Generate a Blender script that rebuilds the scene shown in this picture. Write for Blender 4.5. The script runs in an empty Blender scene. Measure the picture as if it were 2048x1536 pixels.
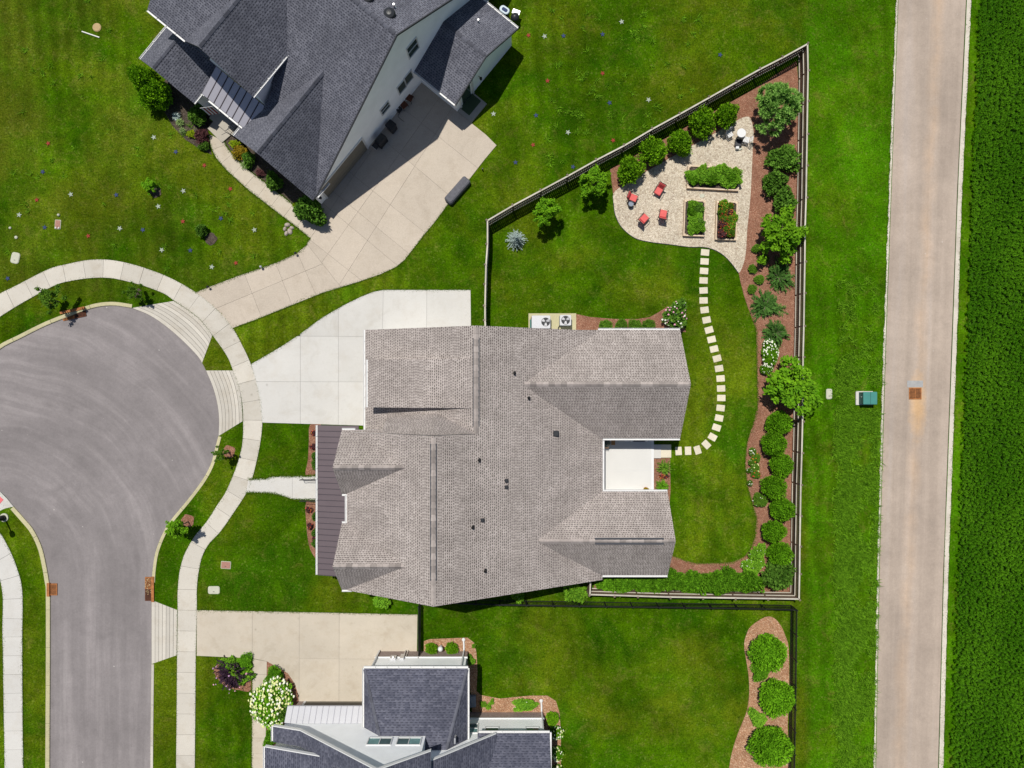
import bpy, math, random
import numpy as np
from mathutils import Vector, Matrix
from mathutils.geometry import tessellate_polygon
random.seed(11)
rng = np.random.default_rng(11)
R = math.radians

# ------------------------------------------------------------ camera, sky, sun, exposure
H = 52.5                                   # flying height of the camera above the lawns (m)
S = 24.0 / 36.0 * 2048.0 / H               # survey units per metre on the ground
scene = bpy.context.scene
col = bpy.context.scene.collection
cam_d = bpy.data.cameras.new('camera')
cam_d.lens = 24.0; cam_d.sensor_width = 36.0; cam_d.clip_start = 0.5; cam_d.clip_end = 3000.0
cam = bpy.data.objects.new('camera', cam_d); col.objects.link(cam)
cam.location = (0, 0, H); cam.rotation_euler = (0, 0, 0)
scene.camera = cam
SUN_EL = 67.0; SUN_AZ = -25.0              # azimuth measured from +Y towards +X
world = bpy.data.worlds.new('World'); scene.world = world; world.use_nodes = True
wn = world.node_tree; wn.nodes.clear()
sky = wn.nodes.new('ShaderNodeTexSky'); sky.sky_type = 'NISHITA'; sky.sun_disc = False
sky.sun_elevation = R(SUN_EL); sky.sun_rotation = R(SUN_AZ); sky.altitude = 200
bg = wn.nodes.new('ShaderNodeBackground'); bg.inputs['Strength'].default_value = 0.07
wo = wn.nodes.new('ShaderNodeOutputWorld')
wn.links.new(sky.outputs[0], bg.inputs['Color']); wn.links.new(bg.outputs[0], wo.inputs['Surface'])
sun_d = bpy.data.lights.new('sun', 'SUN'); sun_d.energy = 4.9; sun_d.angle = R(0.5); sun_d.color = (1.0, 0.96, 0.88)
sun = bpy.data.objects.new('sun', sun_d); col.objects.link(sun)
e, a = R(SUN_EL), R(SUN_AZ)
sdir = Vector((math.sin(a) * math.cos(e), math.cos(a) * math.cos(e), math.sin(e)))
sun.rotation_euler = (-sdir).to_track_quat('-Z', 'Y').to_euler()
sun.location = sdir * 90
vs = scene.view_settings
vs.view_transform = 'Standard'; vs.look = 'None'; vs.exposure = 0.0; vs.gamma = 1.0; vs.use_curve_mapping = False

# ------------------------------------------------------------ survey helpers
def W(px, py, z=0.0):
    k = (1 - z / H) / S
    return ((px - 1024) * k, (768 - py) * k, z)
def W2(px, py, z=0.0): return W(px, py, z)[:2]
def C(rx, ry, z=0.0): return (rx / S, -ry / S, z)                       # plan offsets from the plot centre
def A(x, y, z=0.0): return ((x - 1024) / S, (768 - y) / S, z)           # plan position
U_ = (0.774, 0.633); V_ = (-0.633, 0.774)
def HU(u, v, z=0.0): return A(u * U_[0] + v * V_[0], u * U_[1] + v * V_[1], z)   # axes of the turned house
def catmull(pts, n=6, closed=False):
    P = [np.array(p, float) for p in pts]; out = []
    m = len(P)
    for i in range(m if closed else m - 1):
        p1, p2 = P[i], P[(i + 1) % m]
        p0 = P[i - 1] if (i > 0 or closed) else 2 * p1 - p2
        p3 = P[(i + 2) % m] if (i + 2 < m or closed) else 2 * p2 - p1
        for j in range(n):
            t = j / n
            out.append(tuple(0.5 * ((2 * p1) + (-p0 + p2) * t + (2 * p0 - 5 * p1 + 4 * p2 - p3) * t * t + (-p0 + 3 * p1 - 3 * p2 + p3) * t ** 3)))
    if not closed: out.append(tuple(P[-1]))
    return out
def resample(pts, n):
    P = np.array(pts, float); d = np.r_[0, np.cumsum(np.hypot(*np.diff(P, axis=0).T))]
    t = np.linspace(0, d[-1], n)
    return np.c_[np.interp(t, d, P[:, 0]), np.interp(t, d, P[:, 1])]
def plen(pts):
    P = np.array(pts, float); return float(np.hypot(*np.diff(P, axis=0).T).sum())
def area(poly):
    P = np.array(poly, float); x, y = P[:, 0], P[:, 1]
    return 0.5 * float(np.dot(x, np.roll(y, -1)) - np.dot(y, np.roll(x, -1)))
def ccw(poly): return list(poly) if area(poly) > 0 else list(poly)[::-1]
def clip(poly, n, d):
    out = []; m = len(poly)
    for i in range(m):
        p, q = poly[i], poly[(i + 1) % m]
        a_ = n[0] * p[0] + n[1] * p[1] - d; b_ = n[0] * q[0] + n[1] * q[1] - d
        if a_ <= 0: out.append(p)
        if (a_ < 0 < b_) or (b_ < 0 < a_):
            t = a_ / (a_ - b_); out.append((p[0] + (q[0] - p[0]) * t, p[1] + (q[1] - p[1]) * t))
    return out
def split(polys, p, q, gap=0.014, where=None):
    p = W2(*p); q = W2(*q)
    n = np.array([-(q[1] - p[1]), q[0] - p[0]]); n = n / np.hypot(*n); d = float(n @ np.array(p))
    out = []
    for po in polys:
        if where is not None:
            c = np.mean(np.array(po), axis=0)
            if not where(c[0] * S + 1024, 768 - c[1] * S): out.append(po); continue
        a_ = clip(po, n, d - gap / 2); b_ = clip(po, -n, -(d + gap / 2))
        for r in (a_, b_):
            if len(r) > 2 and abs(area(r)) > 0.03: out.append(r)
    return out
def inside(px, py, poly):
    poly = np.array(poly, float); r = np.zeros(len(px), bool); j = len(poly) - 1
    for i in range(len(poly)):
        xi, yi = poly[i]; xj, yj = poly[j]
        c = ((yi > py) != (yj > py)) & (px < (xj - xi) * (py - yi) / (yj - yi + 1e-12) + xi)
        r ^= c; j = i
    return r

# ------------------------------------------------------------ mesh helpers
class MB:
    def __init__(s): s.v = []; s.f = []; s.m = []; s.uv = []
    def add(s, vs_, fs, mi=0, uvs=None):
        b = len(s.v); s.v += [tuple(map(float, p)) for p in vs_]
        for k, f in enumerate(fs):
            s.f.append([b + i for i in f]); s.m.append(mi)
            s.uv.append(uvs[k] if uvs else None)
        return s
    def prism(s, poly, z0, z1, mi=0, ms=None):
        poly = ccw(poly); n = len(poly); ms = mi if ms is None else ms
        s.add([(p[0], p[1], z0) for p in poly] + [(p[0], p[1], z1) for p in poly], [list(range(n, 2 * n))], mi)
        b = len(s.v) - 2 * n
        s.f.append([b + i for i in range(n)][::-1]); s.m.append(ms); s.uv.append(None)
        for i in range(n):
            j = (i + 1) % n; s.f.append([b + i, b + j, b + n + j, b + n + i]); s.m.append(ms); s.uv.append(None)
        return s
    def box(s, c, size, rz=0.0, mi=0):                       # c = centre of the base
        cx, cy, cz = c; hx, hy = size[0] / 2, size[1] / 2; co, si = math.cos(rz), math.sin(rz)
        return s.prism([(cx + x * co - y * si, cy + x * si + y * co) for x, y in ((-hx, -hy), (hx, -hy), (hx, hy), (-hx, hy))], cz, cz + size[2], mi)
    def rbox(s, c, size, r, rz=0.0, mi=0, seg=4, top=0.0):     # rounded in plan, soft top edge
        cx, cy, cz = c; hx, hy = size[0] / 2, size[1] / 2; co, si = math.cos(rz), math.sin(rz)
        def ring(q):
            o = []
            for (sx, sy, a0) in ((1, 1, 0), (-1, 1, 90), (-1, -1, 180), (1, -1, 270)):
                for k in range(seg + 1):
                    an = R(a0 + 90 * k / seg); o.append((sx * (hx - r) + (r - q) * math.cos(an), sy * (hy - r) + (r - q) * math.sin(an)))
            return [(cx + x * co - y * si, cy + x * si + y * co) for x, y in o]
        t = min(top, r * 0.9)
        rings = [(ring(0), cz), (ring(0), cz + size[2] - t)] + ([(ring(t * 0.35), cz + size[2] - t * 0.35), (ring(t), cz + size[2])] if t > 0 else [])
        n = len(rings[0][0]); vv = []; ff = []
        for rg, z in rings: vv += [(x, y, z) for x, y in rg]
        for k in range(len(rings) - 1):
            for i in range(n):
                j = (i + 1) % n; ff.append([k * n + i, k * n + j, (k + 1) * n + j, (k + 1) * n + i])
        ff.append(list(range((len(rings) - 1) * n, len(rings) * n))); ff.append(list(range(n))[::-1])
        return s.add(vv, ff, mi)
    def tube(s, pts, rad, n=6, mi=0, cap=True):
        pts = [Vector(p) for p in pts]; m = len(pts)
        rad = [rad] * m if not hasattr(rad, '__len__') else rad
        vv = []; ff = []
        for i, p in enumerate(pts):
            t = (pts[min(i + 1, m - 1)] - pts[max(i - 1, 0)]).normalized()
            ref = Vector((0, 0, 1)) if abs(t.z) < 0.9 else Vector((1, 0, 0))
            x = t.cross(ref).normalized(); y = t.cross(x).normalized()
            for k in range(n):
                an = 2 * math.pi * k / n; vv.append(p + (x * math.cos(an) + y * math.sin(an)) * rad[i])
        for i in range(m - 1):
            for k in range(n):
                k2 = (k + 1) % n; ff.append([i * n + k, i * n + k2, (i + 1) * n + k2, (i + 1) * n + k])
        if cap: ff.append(list(range(n))[::-1]); ff.append(list(range((m - 1) * n, m * n)))
        return s.add(vv, ff, mi)
    def lathe(s, c, prof, n=16, mi=0, sx=1.0, sy=1.0):       # profile of (radius, z)
        vv = []; ff = []
        for r_, z in prof:
            for k in range(n):
                an = 2 * math.pi * k / n; vv.append((c[0] + r_ * math.cos(an) * sx, c[1] + r_ * math.sin(an) * sy, c[2] + z))
        for i in range(len(prof) - 1):
            for k in range(n):
                k2 = (k + 1) % n; ff.append([i * n + k, i * n + k2, (i + 1) * n + k2, (i + 1) * n + k])
        ff.append(list(range(n))[::-1]); ff.append(list(range((len(prof) - 1) * n, len(prof) * n)))
        return s.add(vv, ff, mi)
    def slab(s, pts, th=0.16, mi=0, ms=1):                   # a roof plane with metric uvs and a fascia edge
        P = [Vector(p) for p in pts]; n = (P[1] - P[0]).cross(P[2] - P[0])
        if len(P) > 3 and n.length < 1e-6: n = (P[2] - P[0]).cross(P[3] - P[0])
        if sum((P[i].x * P[(i + 1) % len(P)].y - P[i].y * P[(i + 1) % len(P)].x) for i in range(len(P))) < 0: P = P[::-1]
        n = n.normalized(); n = -n if n.z < 0 else n
        ev = Vector((0, 0, 1)).cross(n); ev = ev.normalized() if ev.length > 1e-5 else Vector((1, 0, 0))
        up = n.cross(ev)
        m = len(P)
        s.add([tuple(p) for p in P], [list(range(m))], mi, [[(p.dot(ev), p.dot(up)) for p in P]])
        lo = [p - Vector((0, 0, th)) for p in P]
        s.add([tuple(p) for p in lo], [list(range(m))[::-1]], ms)
        for i in range(m):
            j = (i + 1) % m; s.add([tuple(lo[i]), tuple(lo[j]), tuple(P[j]), tuple(P[i])], [[0, 1, 2, 3]], ms)
        return s
    def mesh(s, name, mats, smooth=False):
        me = bpy.data.meshes.new(name); me.from_pydata(s.v, [], s.f)
        for m in (mats if isinstance(mats, (list, tuple)) else [mats]): me.materials.append(m)
        me.polygons.foreach_set('material_index', s.m)
        if any(u is not None for u in s.uv):
            lay = me.uv_layers.new(name='UVMap'); k = 0; buf = []
            for f, u in zip(s.f, s.uv):
                for i in range(len(f)): buf += list(u[i]) if u is not None else [0.0, 0.0]
            lay.data.foreach_set('uv', buf)
        if smooth: me.polygons.foreach_set('use_smooth', [True] * len(me.polygons))
        me.update()
        return me
    def build(s, name, mats, parent=None, smooth=False):
        return link(name, s.mesh(name, mats, smooth), parent)
def link(name, me, parent=None):
    o = bpy.data.objects.new(name, me); col.objects.link(o)
    if parent is not None: o.parent = parent; o.matrix_parent_inverse = parent.matrix_basis.inverted()
    return o
def tag(o, label=None, cat=None, group=None, kind=None):
    if label: o['label'] = label
    if cat: o['category'] = cat
    if group: o['group'] = group
    if kind: o['kind'] = kind
    return o
def thing(name, label, cat, loc=(0, 0, 0), rz=0.0, group=None):
    o = bpy.data.objects.new(name, None); o.empty_display_size = 0.2; col.objects.link(o)
    o.location = loc; o.rotation_euler = (0, 0, rz)
    o.matrix_basis = Matrix.Translation(Vector(loc)) @ Matrix.Rotation(rz, 4, 'Z')
    return tag(o, label, cat, group)
def part(name, me, parent):                 # a part modelled in its thing's own axes
    o = bpy.data.objects.new(name, me); col.objects.link(o); o.parent = parent
    return o
def dup(root, loc, rz=0.0, scale=(1, 1, 1), label=None, group=None):
    r = root.copy(); col.objects.link(r)
    r.location = loc; r.rotation_euler = (0, 0, rz); r.scale = scale
    if label: r['label'] = label
    if group: r['group'] = group
    for ch in root.children:
        c = ch.copy(); col.objects.link(c); c.parent = r
        for g in ch.children:
            d = g.copy(); col.objects.link(d); d.parent = c
    return r

# ------------------------------------------------------------ materials
class NT:
    def __init__(s, name, rough=0.8, spec=0.3):
        s.mat = bpy.data.materials.new(name); s.mat.use_nodes = True; s.t = s.mat.node_tree; s.t.nodes.clear()
        s.out = s.t.nodes.new('ShaderNodeOutputMaterial'); s.b = s.t.nodes.new('ShaderNodeBsdfPrincipled')
        s.b.inputs['Roughness'].default_value = rough; s.b.inputs['Specular IOR Level'].default_value = spec
        s.t.links.new(s.b.outputs[0], s.out.inputs['Surface'])
    def n(s, ty, **kw):
        nd = s.t.nodes.new(ty)
        for k, v in kw.items(): setattr(nd, k, v)
        return nd
    def set(s, sock, v):
        if hasattr(v, 'is_linked') or isinstance(v, bpy.types.NodeSocket): s.t.links.new(v, sock)
        else:
            if sock.type == 'RGBA' and len(v) == 3: v = (*v, 1.0)
            sock.default_value = v
    def pos(s): return s.n('ShaderNodeNewGeometry').outputs['Position']
    def uv(s): return s.n('ShaderNodeUVMap').outputs[0]
    def obj(s): return s.n('ShaderNodeTexCoord').outputs['Object']
    def rnd(s): return s.n('ShaderNodeObjectInfo').outputs['Random']
    def scale(s, vec, sc):
        m = s.n('ShaderNodeMapping'); s.set(m.inputs['Vector'], vec); m.inputs['Scale'].default_value = sc; return m.outputs[0]
    def rot(s, vec, an):
        m = s.n('ShaderNodeMapping'); s.set(m.inputs['Vector'], vec); m.inputs['Rotation'].default_value = (0, 0, an); return m.outputs[0]
    def noise(s, vec, sc, det=3.0, ro=0.55, dist=0.0):
        nd = s.n('ShaderNodeTexNoise'); s.set(nd.inputs['Vector'], vec); nd.inputs['Scale'].default_value = sc
        nd.inputs['Detail'].default_value = det; nd.inputs['Roughness'].default_value = ro; nd.inputs['Distortion'].default_value = dist
        return nd.outputs['Fac']
    def voro(s, vec, sc, out='Color', feat='F1'):
        nd = s.n('ShaderNodeTexVoronoi', feature=feat); s.set(nd.inputs['Vector'], vec); nd.inputs['Scale'].default_value = sc
        return nd.outputs[out]
    def math(s, op, a_, b_=0.0, c_=None, clamp=False):
        nd = s.n('ShaderNodeMath', operation=op, use_clamp=clamp); s.set(nd.inputs[0], a_); s.set(nd.inputs[1], b_)
        if c_ is not None: s.set(nd.inputs[2], c_)
        return nd.outputs[0]
    def map(s, v, a0, a1, b0, b1):
        nd = s.n('ShaderNodeMapRange'); s.set(nd.inputs[0], v)
        for i, x in enumerate((a0, a1, b0, b1)): nd.inputs[i + 1].default_value = x
        return nd.outputs[0]
    def mix(s, f, a_, b_, mode='MIX'):
        nd = s.n('ShaderNodeMix', data_type='RGBA', blend_type=mode); s.set(nd.inputs[0], f)
        s.set(nd.inputs[6], a_); s.set(nd.inputs[7], b_); return nd.outputs[2]
    def mul(s, c, f):                      # colour times value
        nd = s.n('ShaderNodeVectorMath', operation='SCALE'); s.set(nd.inputs[0], c); s.set(nd.inputs['Scale'], f); return nd.outputs[0]
    def sep(s, vec):
        nd = s.n('ShaderNodeSeparateXYZ'); s.set(nd.inputs[0], vec); return nd.outputs
    def comb(s, x, y, z=0.0):
        nd = s.n('ShaderNodeCombineXYZ'); s.set(nd.inputs[0], x); s.set(nd.inputs[1], y); s.set(nd.inputs[2], z); return nd.outputs[0]
    def white(s, vec):
        nd = s.n('ShaderNodeTexWhiteNoise'); s.set(nd.inputs['Vector'], vec); return nd.outputs['Value']
    def bump(s, h, strength=0.4, dist=0.02):
        nd = s.n('ShaderNodeBump'); s.set(nd.inputs['Height'], h); nd.inputs['Strength'].default_value = strength; nd.inputs['Distance'].default_value = dist
        s.t.links.new(nd.outputs[0], s.b.inputs['Normal'])
    def color(s, c): s.set(s.b.inputs['Base Color'], c); return s

def m_plain(name, c, rough=0.7, var=0.10, sc=3.0, metal=0.0, spec=0.3, bump=0.0, rvar=0.0):
    t = NT(name, rough, spec); p = t.pos()
    f = t.map(t.noise(p, sc, 4), 0.2, 0.8, 1 - var, 1 + var)
    if rvar: f = t.math('MULTIPLY', f, t.map(t.rnd(), 0, 1, 1 - rvar, 1 + rvar))
    t.color(t.mul(c, f)); t.b.inputs['Metallic'].default_value = metal
    if bump: t.bump(t.noise(p, sc * 8, 3), bump, 0.01)
    return t.mat
def m_concrete(name, c, stain, var=0.06, agg=0.06, st=0.35, rvar=0.05):
    t = NT(name, 0.85, 0.25); p = t.pos()
    big = t.map(t.noise(p, 0.35, 4, 0.6), 0.25, 0.75, 1 - var, 1 + var)
    fine = t.map(t.noise(p, 14.0, 3, 0.7), 0.25, 0.75, 1 - agg, 1 + agg)
    r_ = t.map(t.rnd(), 0, 1, 1 - rvar, 1 + rvar)
    base = t.mix(t.map(t.noise(p, 0.8, 5, 0.65), 0.5, 0.72, 0, st), c, stain)
    base = t.mix(t.map(t.noise(p, 2.7, 4, 0.7), 0.58, 0.8, 0, st * 0.6), base, tuple(x * 0.72 for x in stain))
    base = t.mix(t.map(t.noise(p, 0.28, 6, 0.7, 1.2), 0.55, 0.70, 0, st * 0.7), base, tuple(x * 0.84 for x in stain))
    base = t.mix(t.math('MULTIPLY', t.map(t.voro(p, 0.9, 'Distance'), 0.02, 0.12, 0.5, 0.0), t.map(t.noise(p, 0.6, 2), 0.56, 0.62, 0, 1)), base, tuple(x * 0.55 for x in stain))
    t.color(t.mul(t.mul(t.mul(base, big), fine), r_)); t.bump(t.noise(p, 40, 2), 0.15, 0.004)
    return t.mat
def turf_fields(t, p):
    """broad differences between the plots: vivid verge, olive front lawn, mown stripes"""
    x, y, _ = t.sep(p); wob = t.math('MULTIPLY', t.math('SUBTRACT', t.noise(p, 0.25, 3), 0.5), 3.0)
    xv = t.math('ADD', x, t.math('MULTIPLY', wob, 0.35))
    verge = t.map(xv, (1606 - 1024) / S, (1622 - 1024) / S, 0, 1)
    olive = t.math('MULTIPLY', t.map(t.math('ADD', x, wob), (330 - 1024) / S, (620 - 1024) / S, 1, 0), t.map(t.math('ADD', y, wob), (768 - 640) / S, (768 - 520) / S, 0, 1))
    return x, y, verge, olive
def m_lawn():
    t = NT('grass', 1.0, 0.0); p = t.pos()
    x, y, verge, olive = turf_fields(t, p)
    b1 = t.noise(p, 0.10, 4, 0.6, 0.4); b2 = t.noise(p, 0.38, 5, 0.68, 0.8); b3 = t.noise(p, 1.9, 5, 0.78); b4 = t.noise(p, 6.5, 4, 0.9)
    c = t.mix(t.map(b2, 0.36, 0.64, 0, 1), (0.021, 0.068, 0.0010), (0.052, 0.118, 0.0012))
    c = t.mix(t.map(b1, 0.46, 0.60, 0, 0.9), c, (0.078, 0.112, 0.0035))
    c = t.mix(t.map(t.noise(p, 0.16, 4, 0.6, 0.5), 0.53, 0.66, 0, 0.75), c, (0.023, 0.078, 0.0015))
    c = t.mix(t.math('MULTIPLY', verge, t.map(b2, 0.3, 0.7, 0.85, 0.35)), c, (0.046, 0.150, 0.0016))
    c = t.mix(t.math('MULTIPLY', olive, t.map(t.noise(p, 0.22, 4, 0.65), 0.38, 0.64, 0.0, 0.85)), c, (0.070, 0.088, 0.0060))
    c = t.mix(t.math('MULTIPLY', t.map(t.noise(p, 0.8, 6, 0.8, 1.0), 0.53, 0.70, 0, 0.85), t.map(b1, 0.35, 0.6, 0.35, 1.0)), c, (0.120, 0.122, 0.020))
    c = t.mix(t.map(b3, 0.50, 0.70, 0, 0.75), c, (0.019, 0.058, 0.0010))
    w = t.math('SINE', t.math('MULTIPLY', t.math('ADD', x, t.math('ADD', t.math('MULTIPLY', y, 0.05), t.math('MULTIPLY', t.noise(p, 0.15, 3), 2.2))), 5.4))
    w = t.math('MULTIPLY', w, t.map(t.noise(p, 0.06, 3), 0.44, 0.62, 0.0, 0.16))
    f = t.map(b4, 0.32, 0.70, 0.40, 1.60)
    sp = t.map(t.sep(t.voro(p, 8.0))[0], 0.90, 1.0, 0.0, 1.0)
    c = t.mix(t.math('MULTIPLY', sp, 0.28), c, (0.17, 0.20, 0.040))
    lf = t.math('MULTIPLY', t.map(t.noise(p, 0.30, 5, 0.62, 1.0), 0.34, 0.66, 0.72, 1.24), t.map(t.noise(p, 0.085, 3, 0.55), 0.36, 0.64, 0.80, 1.22))
    c = t.mul(t.mul(t.mul(c, f), lf), t.math('ADD', w, 1.0))
    t.color(c); t.bump(t.math('ADD', b3, b4), 0.8, 0.05)
    return t.mat
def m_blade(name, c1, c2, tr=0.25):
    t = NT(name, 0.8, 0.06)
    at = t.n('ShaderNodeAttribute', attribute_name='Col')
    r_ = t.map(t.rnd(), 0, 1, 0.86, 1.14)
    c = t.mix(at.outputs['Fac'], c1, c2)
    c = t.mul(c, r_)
    t.color(c)
    tl = t.n('ShaderNodeBsdfTranslucent'); t.set(tl.inputs['Color'], c)
    mx = t.n('ShaderNodeMixShader'); mx.inputs[0].default_value = tr
    t.t.links.new(t.b.outputs[0], mx.inputs[1]); t.t.links.new(tl.outputs[0], mx.inputs[2]); t.t.links.new(mx.outputs[0], t.out.inputs['Surface'])
    return t.mat
def m_asphalt(name, c, tint, streak, kind):
    t = NT(name, 0.88, 0.2); p = t.pos(); x, y, _ = t.sep(p)
    big = t.map(t.noise(p, 0.16, 4, 0.6), 0.3, 0.7, 0.86, 1.12)
    mid = t.map(t.noise(p, 1.1, 5, 0.7), 0.3, 0.7, 0.93, 1.07)
    fine = t.map(t.noise(p, 8.0, 4, 0.95), 0.25, 0.75, 0.84, 1.16)
    if kind == 'turn':       # tyre wear sweeping round the turning circle
        cx, cy = W2(-20, 1150); dx = t.math('SUBTRACT', x, cx); dy = t.math('SUBTRACT', y, cy)
        rr = t.math('SQRT', t.math('ADD', t.math('MULTIPLY', dx, dx), t.math('MULTIPLY', dy, dy)))
        rr = t.math('ADD', rr, t.math('MULTIPLY', t.noise(p, 0.10, 2), 2.2)); an = t.math('ARCTAN2', dy, dx)
        sa = t.noise(t.comb(rr, t.math('MULTIPLY', an, 1.6)), 0.62, 4, 0.6, 0.2); sc_ = t.noise(t.comb(t.math('MULTIPLY', rr, 1.0), t.math('MULTIPLY', an, 0.9)), 2.4, 3, 0.6)
        s1 = t.math('ADD', t.math('MULTIPLY', sa, 0.62), t.math('MULTIPLY', sc_, 0.38))
        s2 = t.noise(t.comb(x, t.math('MULTIPLY', y, 0.05)), 0.8, 4, 0.65)
        lowm = t.n('ShaderNodeMapRange', interpolation_type='SMOOTHSTEP'); t.set(lowm.inputs[0], y)
        for q_, v_ in enumerate((W2(0, 1330)[1], W2(0, 960)[1], 0.0, 1.0)): lowm.inputs[q_ + 1].default_value = v_
        lowm = lowm.outputs[0]
        s1 = t.math('ADD', t.math('MULTIPLY', s1, lowm), t.math('MULTIPLY', s2, t.math('SUBTRACT', 1.0, lowm)))
    else:
        s1 = t.noise(t.comb(t.math('ADD', x, t.math('MULTIPLY', y, -0.030)), t.math('MULTIPLY', y, 0.035)), 0.9, 4, 0.6, 0.3)
    wear = t.map(s1, 0.38, 0.64, 0.89, 1.09)
    base = t.mix(t.map(s1, 0.5, 0.7, 0, streak), c, tint)
    if kind == 'road':       # sand washed along the middle of the lane and round the drain
        ax, ay = W2(1838, 770)
        off = t.math('SUBTRACT', t.math('SUBTRACT', x, ax), t.math('MULTIPLY', t.math('SUBTRACT', y, ay), 0.054))
        off = t.math('ADD', off, t.math('MULTIPLY', t.math('SUBTRACT', t.noise(p, 0.3, 3), 0.5), 1.1))
        m = t.math('SUBTRACT', 1.0, t.math('MULTIPLY', t.math('ABSOLUTE', off), 1.5), clamp=True)
        m = t.math('MULTIPLY', m, t.map(t.noise(p, 0.35, 4, 0.7), 0.3, 0.75, 0.1, 0.7))
        base = t.mix(t.math('MULTIPLY', m, 0.8), base, (0.48, 0.33, 0.215))
        bx, by = W2(1836, 812)
        dd = t.math('SQRT', t.math('ADD', t.math('POWER', t.math('MULTIPLY', t.math('SUBTRACT', x, bx), 1.35), 2.0), t.math('POWER', t.math('MULTIPLY', t.math('SUBTRACT', y, by), 0.36), 2.0)))
        dd = t.math('ADD', dd, t.math('MULTIPLY', t.math('SUBTRACT', t.noise(p, 1.6, 4, 0.6), 0.5), 0.9))
        base = t.mix(t.map(dd, 0.15, 1.1, 0.85, 0.0), base, (0.56, 0.36, 0.19))
    d1 = t.voro(p, 1.3, 'Distance'); gate = t.map(t.noise(p, 0.22, 3), 0.55, 0.62, 0, 1)
    base = t.mix(t.math('MULTIPLY', t.map(d1, 0.02, 0.07, 0.75, 0.0), gate), base, (0.60, 0.57, 0.53))
    base = t.mix(t.map(t.noise(p, 0.5, 5, 0.75), 0.62, 0.78, 0, 0.45), base, tuple(q_ * 1.28 for q_ in c))
    base = t.mix(t.map(t.noise(p, 0.33, 5, 0.7, 0.6), 0.60, 0.74, 0, 0.40), base, tuple(q_ * 0.66 for q_ in c))
    t.color(t.mul(t.mul(t.mul(t.mul(base, big), mid), fine), wear)); t.bump(t.noise(p, 60, 2), 0.25, 0.005)
    return t.mat
def m_shingle(name, c1, c2, dark, w=0.20, h=0.145, dk=0.75):
    t = NT(name, 0.92, 0.15); uv = t.uv(); p = t.pos(); u, v, _ = t.sep(uv)
    rv = t.math('DIVIDE', v, h); row = t.math('FLOOR', rv); fv = t.math('FRACT', rv)
    rr = t.white(t.comb(row, 3.7))
    cu = t.math('ADD', t.math('DIVIDE', u, w), t.math('MULTIPLY', rr, 7.0))
    cu = t.math('ADD', cu, t.math('MULTIPLY', t.noise(t.comb(u, row), 3.0, 2), 0.9))
    cell = t.math('FLOOR', cu); fu = t.math('FRACT', cu)
    cr = t.white(t.comb(cell, row))
    base = t.mix(cr, c1, c2)
    base = t.mix(t.map(t.noise(p, 0.45, 4, 0.6), 0.35, 0.7, 0, 0.55), base, tuple(x * 0.72 for x in c1))
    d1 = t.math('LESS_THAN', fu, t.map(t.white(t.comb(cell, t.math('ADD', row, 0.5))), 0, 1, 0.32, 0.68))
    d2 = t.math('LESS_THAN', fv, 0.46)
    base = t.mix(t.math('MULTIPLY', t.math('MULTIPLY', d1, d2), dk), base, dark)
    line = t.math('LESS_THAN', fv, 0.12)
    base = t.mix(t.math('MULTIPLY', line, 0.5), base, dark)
    streak = t.map(t.noise(t.comb(t.math('MULTIPLY', u, 1.3), t.math('MULTIPLY', v, 0.16)), 1.0, 4, 0.65), 0.3, 0.7, 0.90, 1.09)
    t.color(t.mul(t.mul(base, streak), t.map(t.noise(p, 30, 2), 0.2, 0.8, 0.9, 1.1)))
    t.bump(t.math('SUBTRACT', 1.0, fv), 0.35, 0.012)
    return t.mat
def m_siding(name, c, pitch=0.15):
    t = NT(name, 0.6, 0.3); p = t.pos(); x, y, z = t.sep(p)
    f = t.math('FRACT', t.math('DIVIDE', z, pitch))
    t.color(t.mul(t.mix(t.math('LESS_THAN', f, 0.10), c, tuple(q * 0.86 for q in c)), t.map(t.noise(p, 0.9, 4), 0.3, 0.7, 0.95, 1.04)))
    t.bump(f, 0.15, 0.01); return t.mat
def m_brick(name):
    t = NT(name, 0.9, 0.15); p = t.pos(); x, y, z = t.sep(p)
    br = t.n('ShaderNodeTexBrick'); t.set(br.inputs['Vector'], t.comb(t.math('ADD', x, y), z)); br.inputs['Scale'].default_value = 1.0
    br.inputs['Brick Width'].default_value = 0.22; br.inputs['Row Height'].default_value = 0.085; br.inputs['Mortar Size'].default_value = 0.010
    t.set(br.inputs['Color1'], (0.17, 0.115, 0.10)); t.set(br.inputs['Color2'], (0.25, 0.18, 0.16)); t.set(br.inputs['Mortar'], (0.40, 0.36, 0.33))
    t.color(br.outputs['Color']); t.bump(br.outputs['Fac'], -0.4, 0.01); return t.mat
def m_mulch(name, c1, c2, c3, sc=16.0):
    t = NT(name, 0.95, 0.1); p = t.pos()
    v1 = t.voro(t.scale(t.rot(p, 0.6), (1.0, 2.6, 1.0)), sc); v2 = t.voro(t.scale(t.rot(p, -0.9), (2.6, 1.0, 1.0)), sc * 0.8)
    a1 = t.sep(v1)[0]; a2 = t.sep(v2)[0]
    c = t.mix(a1, c1, c2); c = t.mix(t.map(a2, 0.55, 1.0, 0, 0.9), c, c3)
    c = t.mul(c, t.map(t.noise(p, 1.1, 4, 0.65), 0.25, 0.75, 0.78, 1.2))
    t.color(c); t.bump(t.math('ADD', a1, a2), 0.8, 0.03); return t.mat
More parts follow.
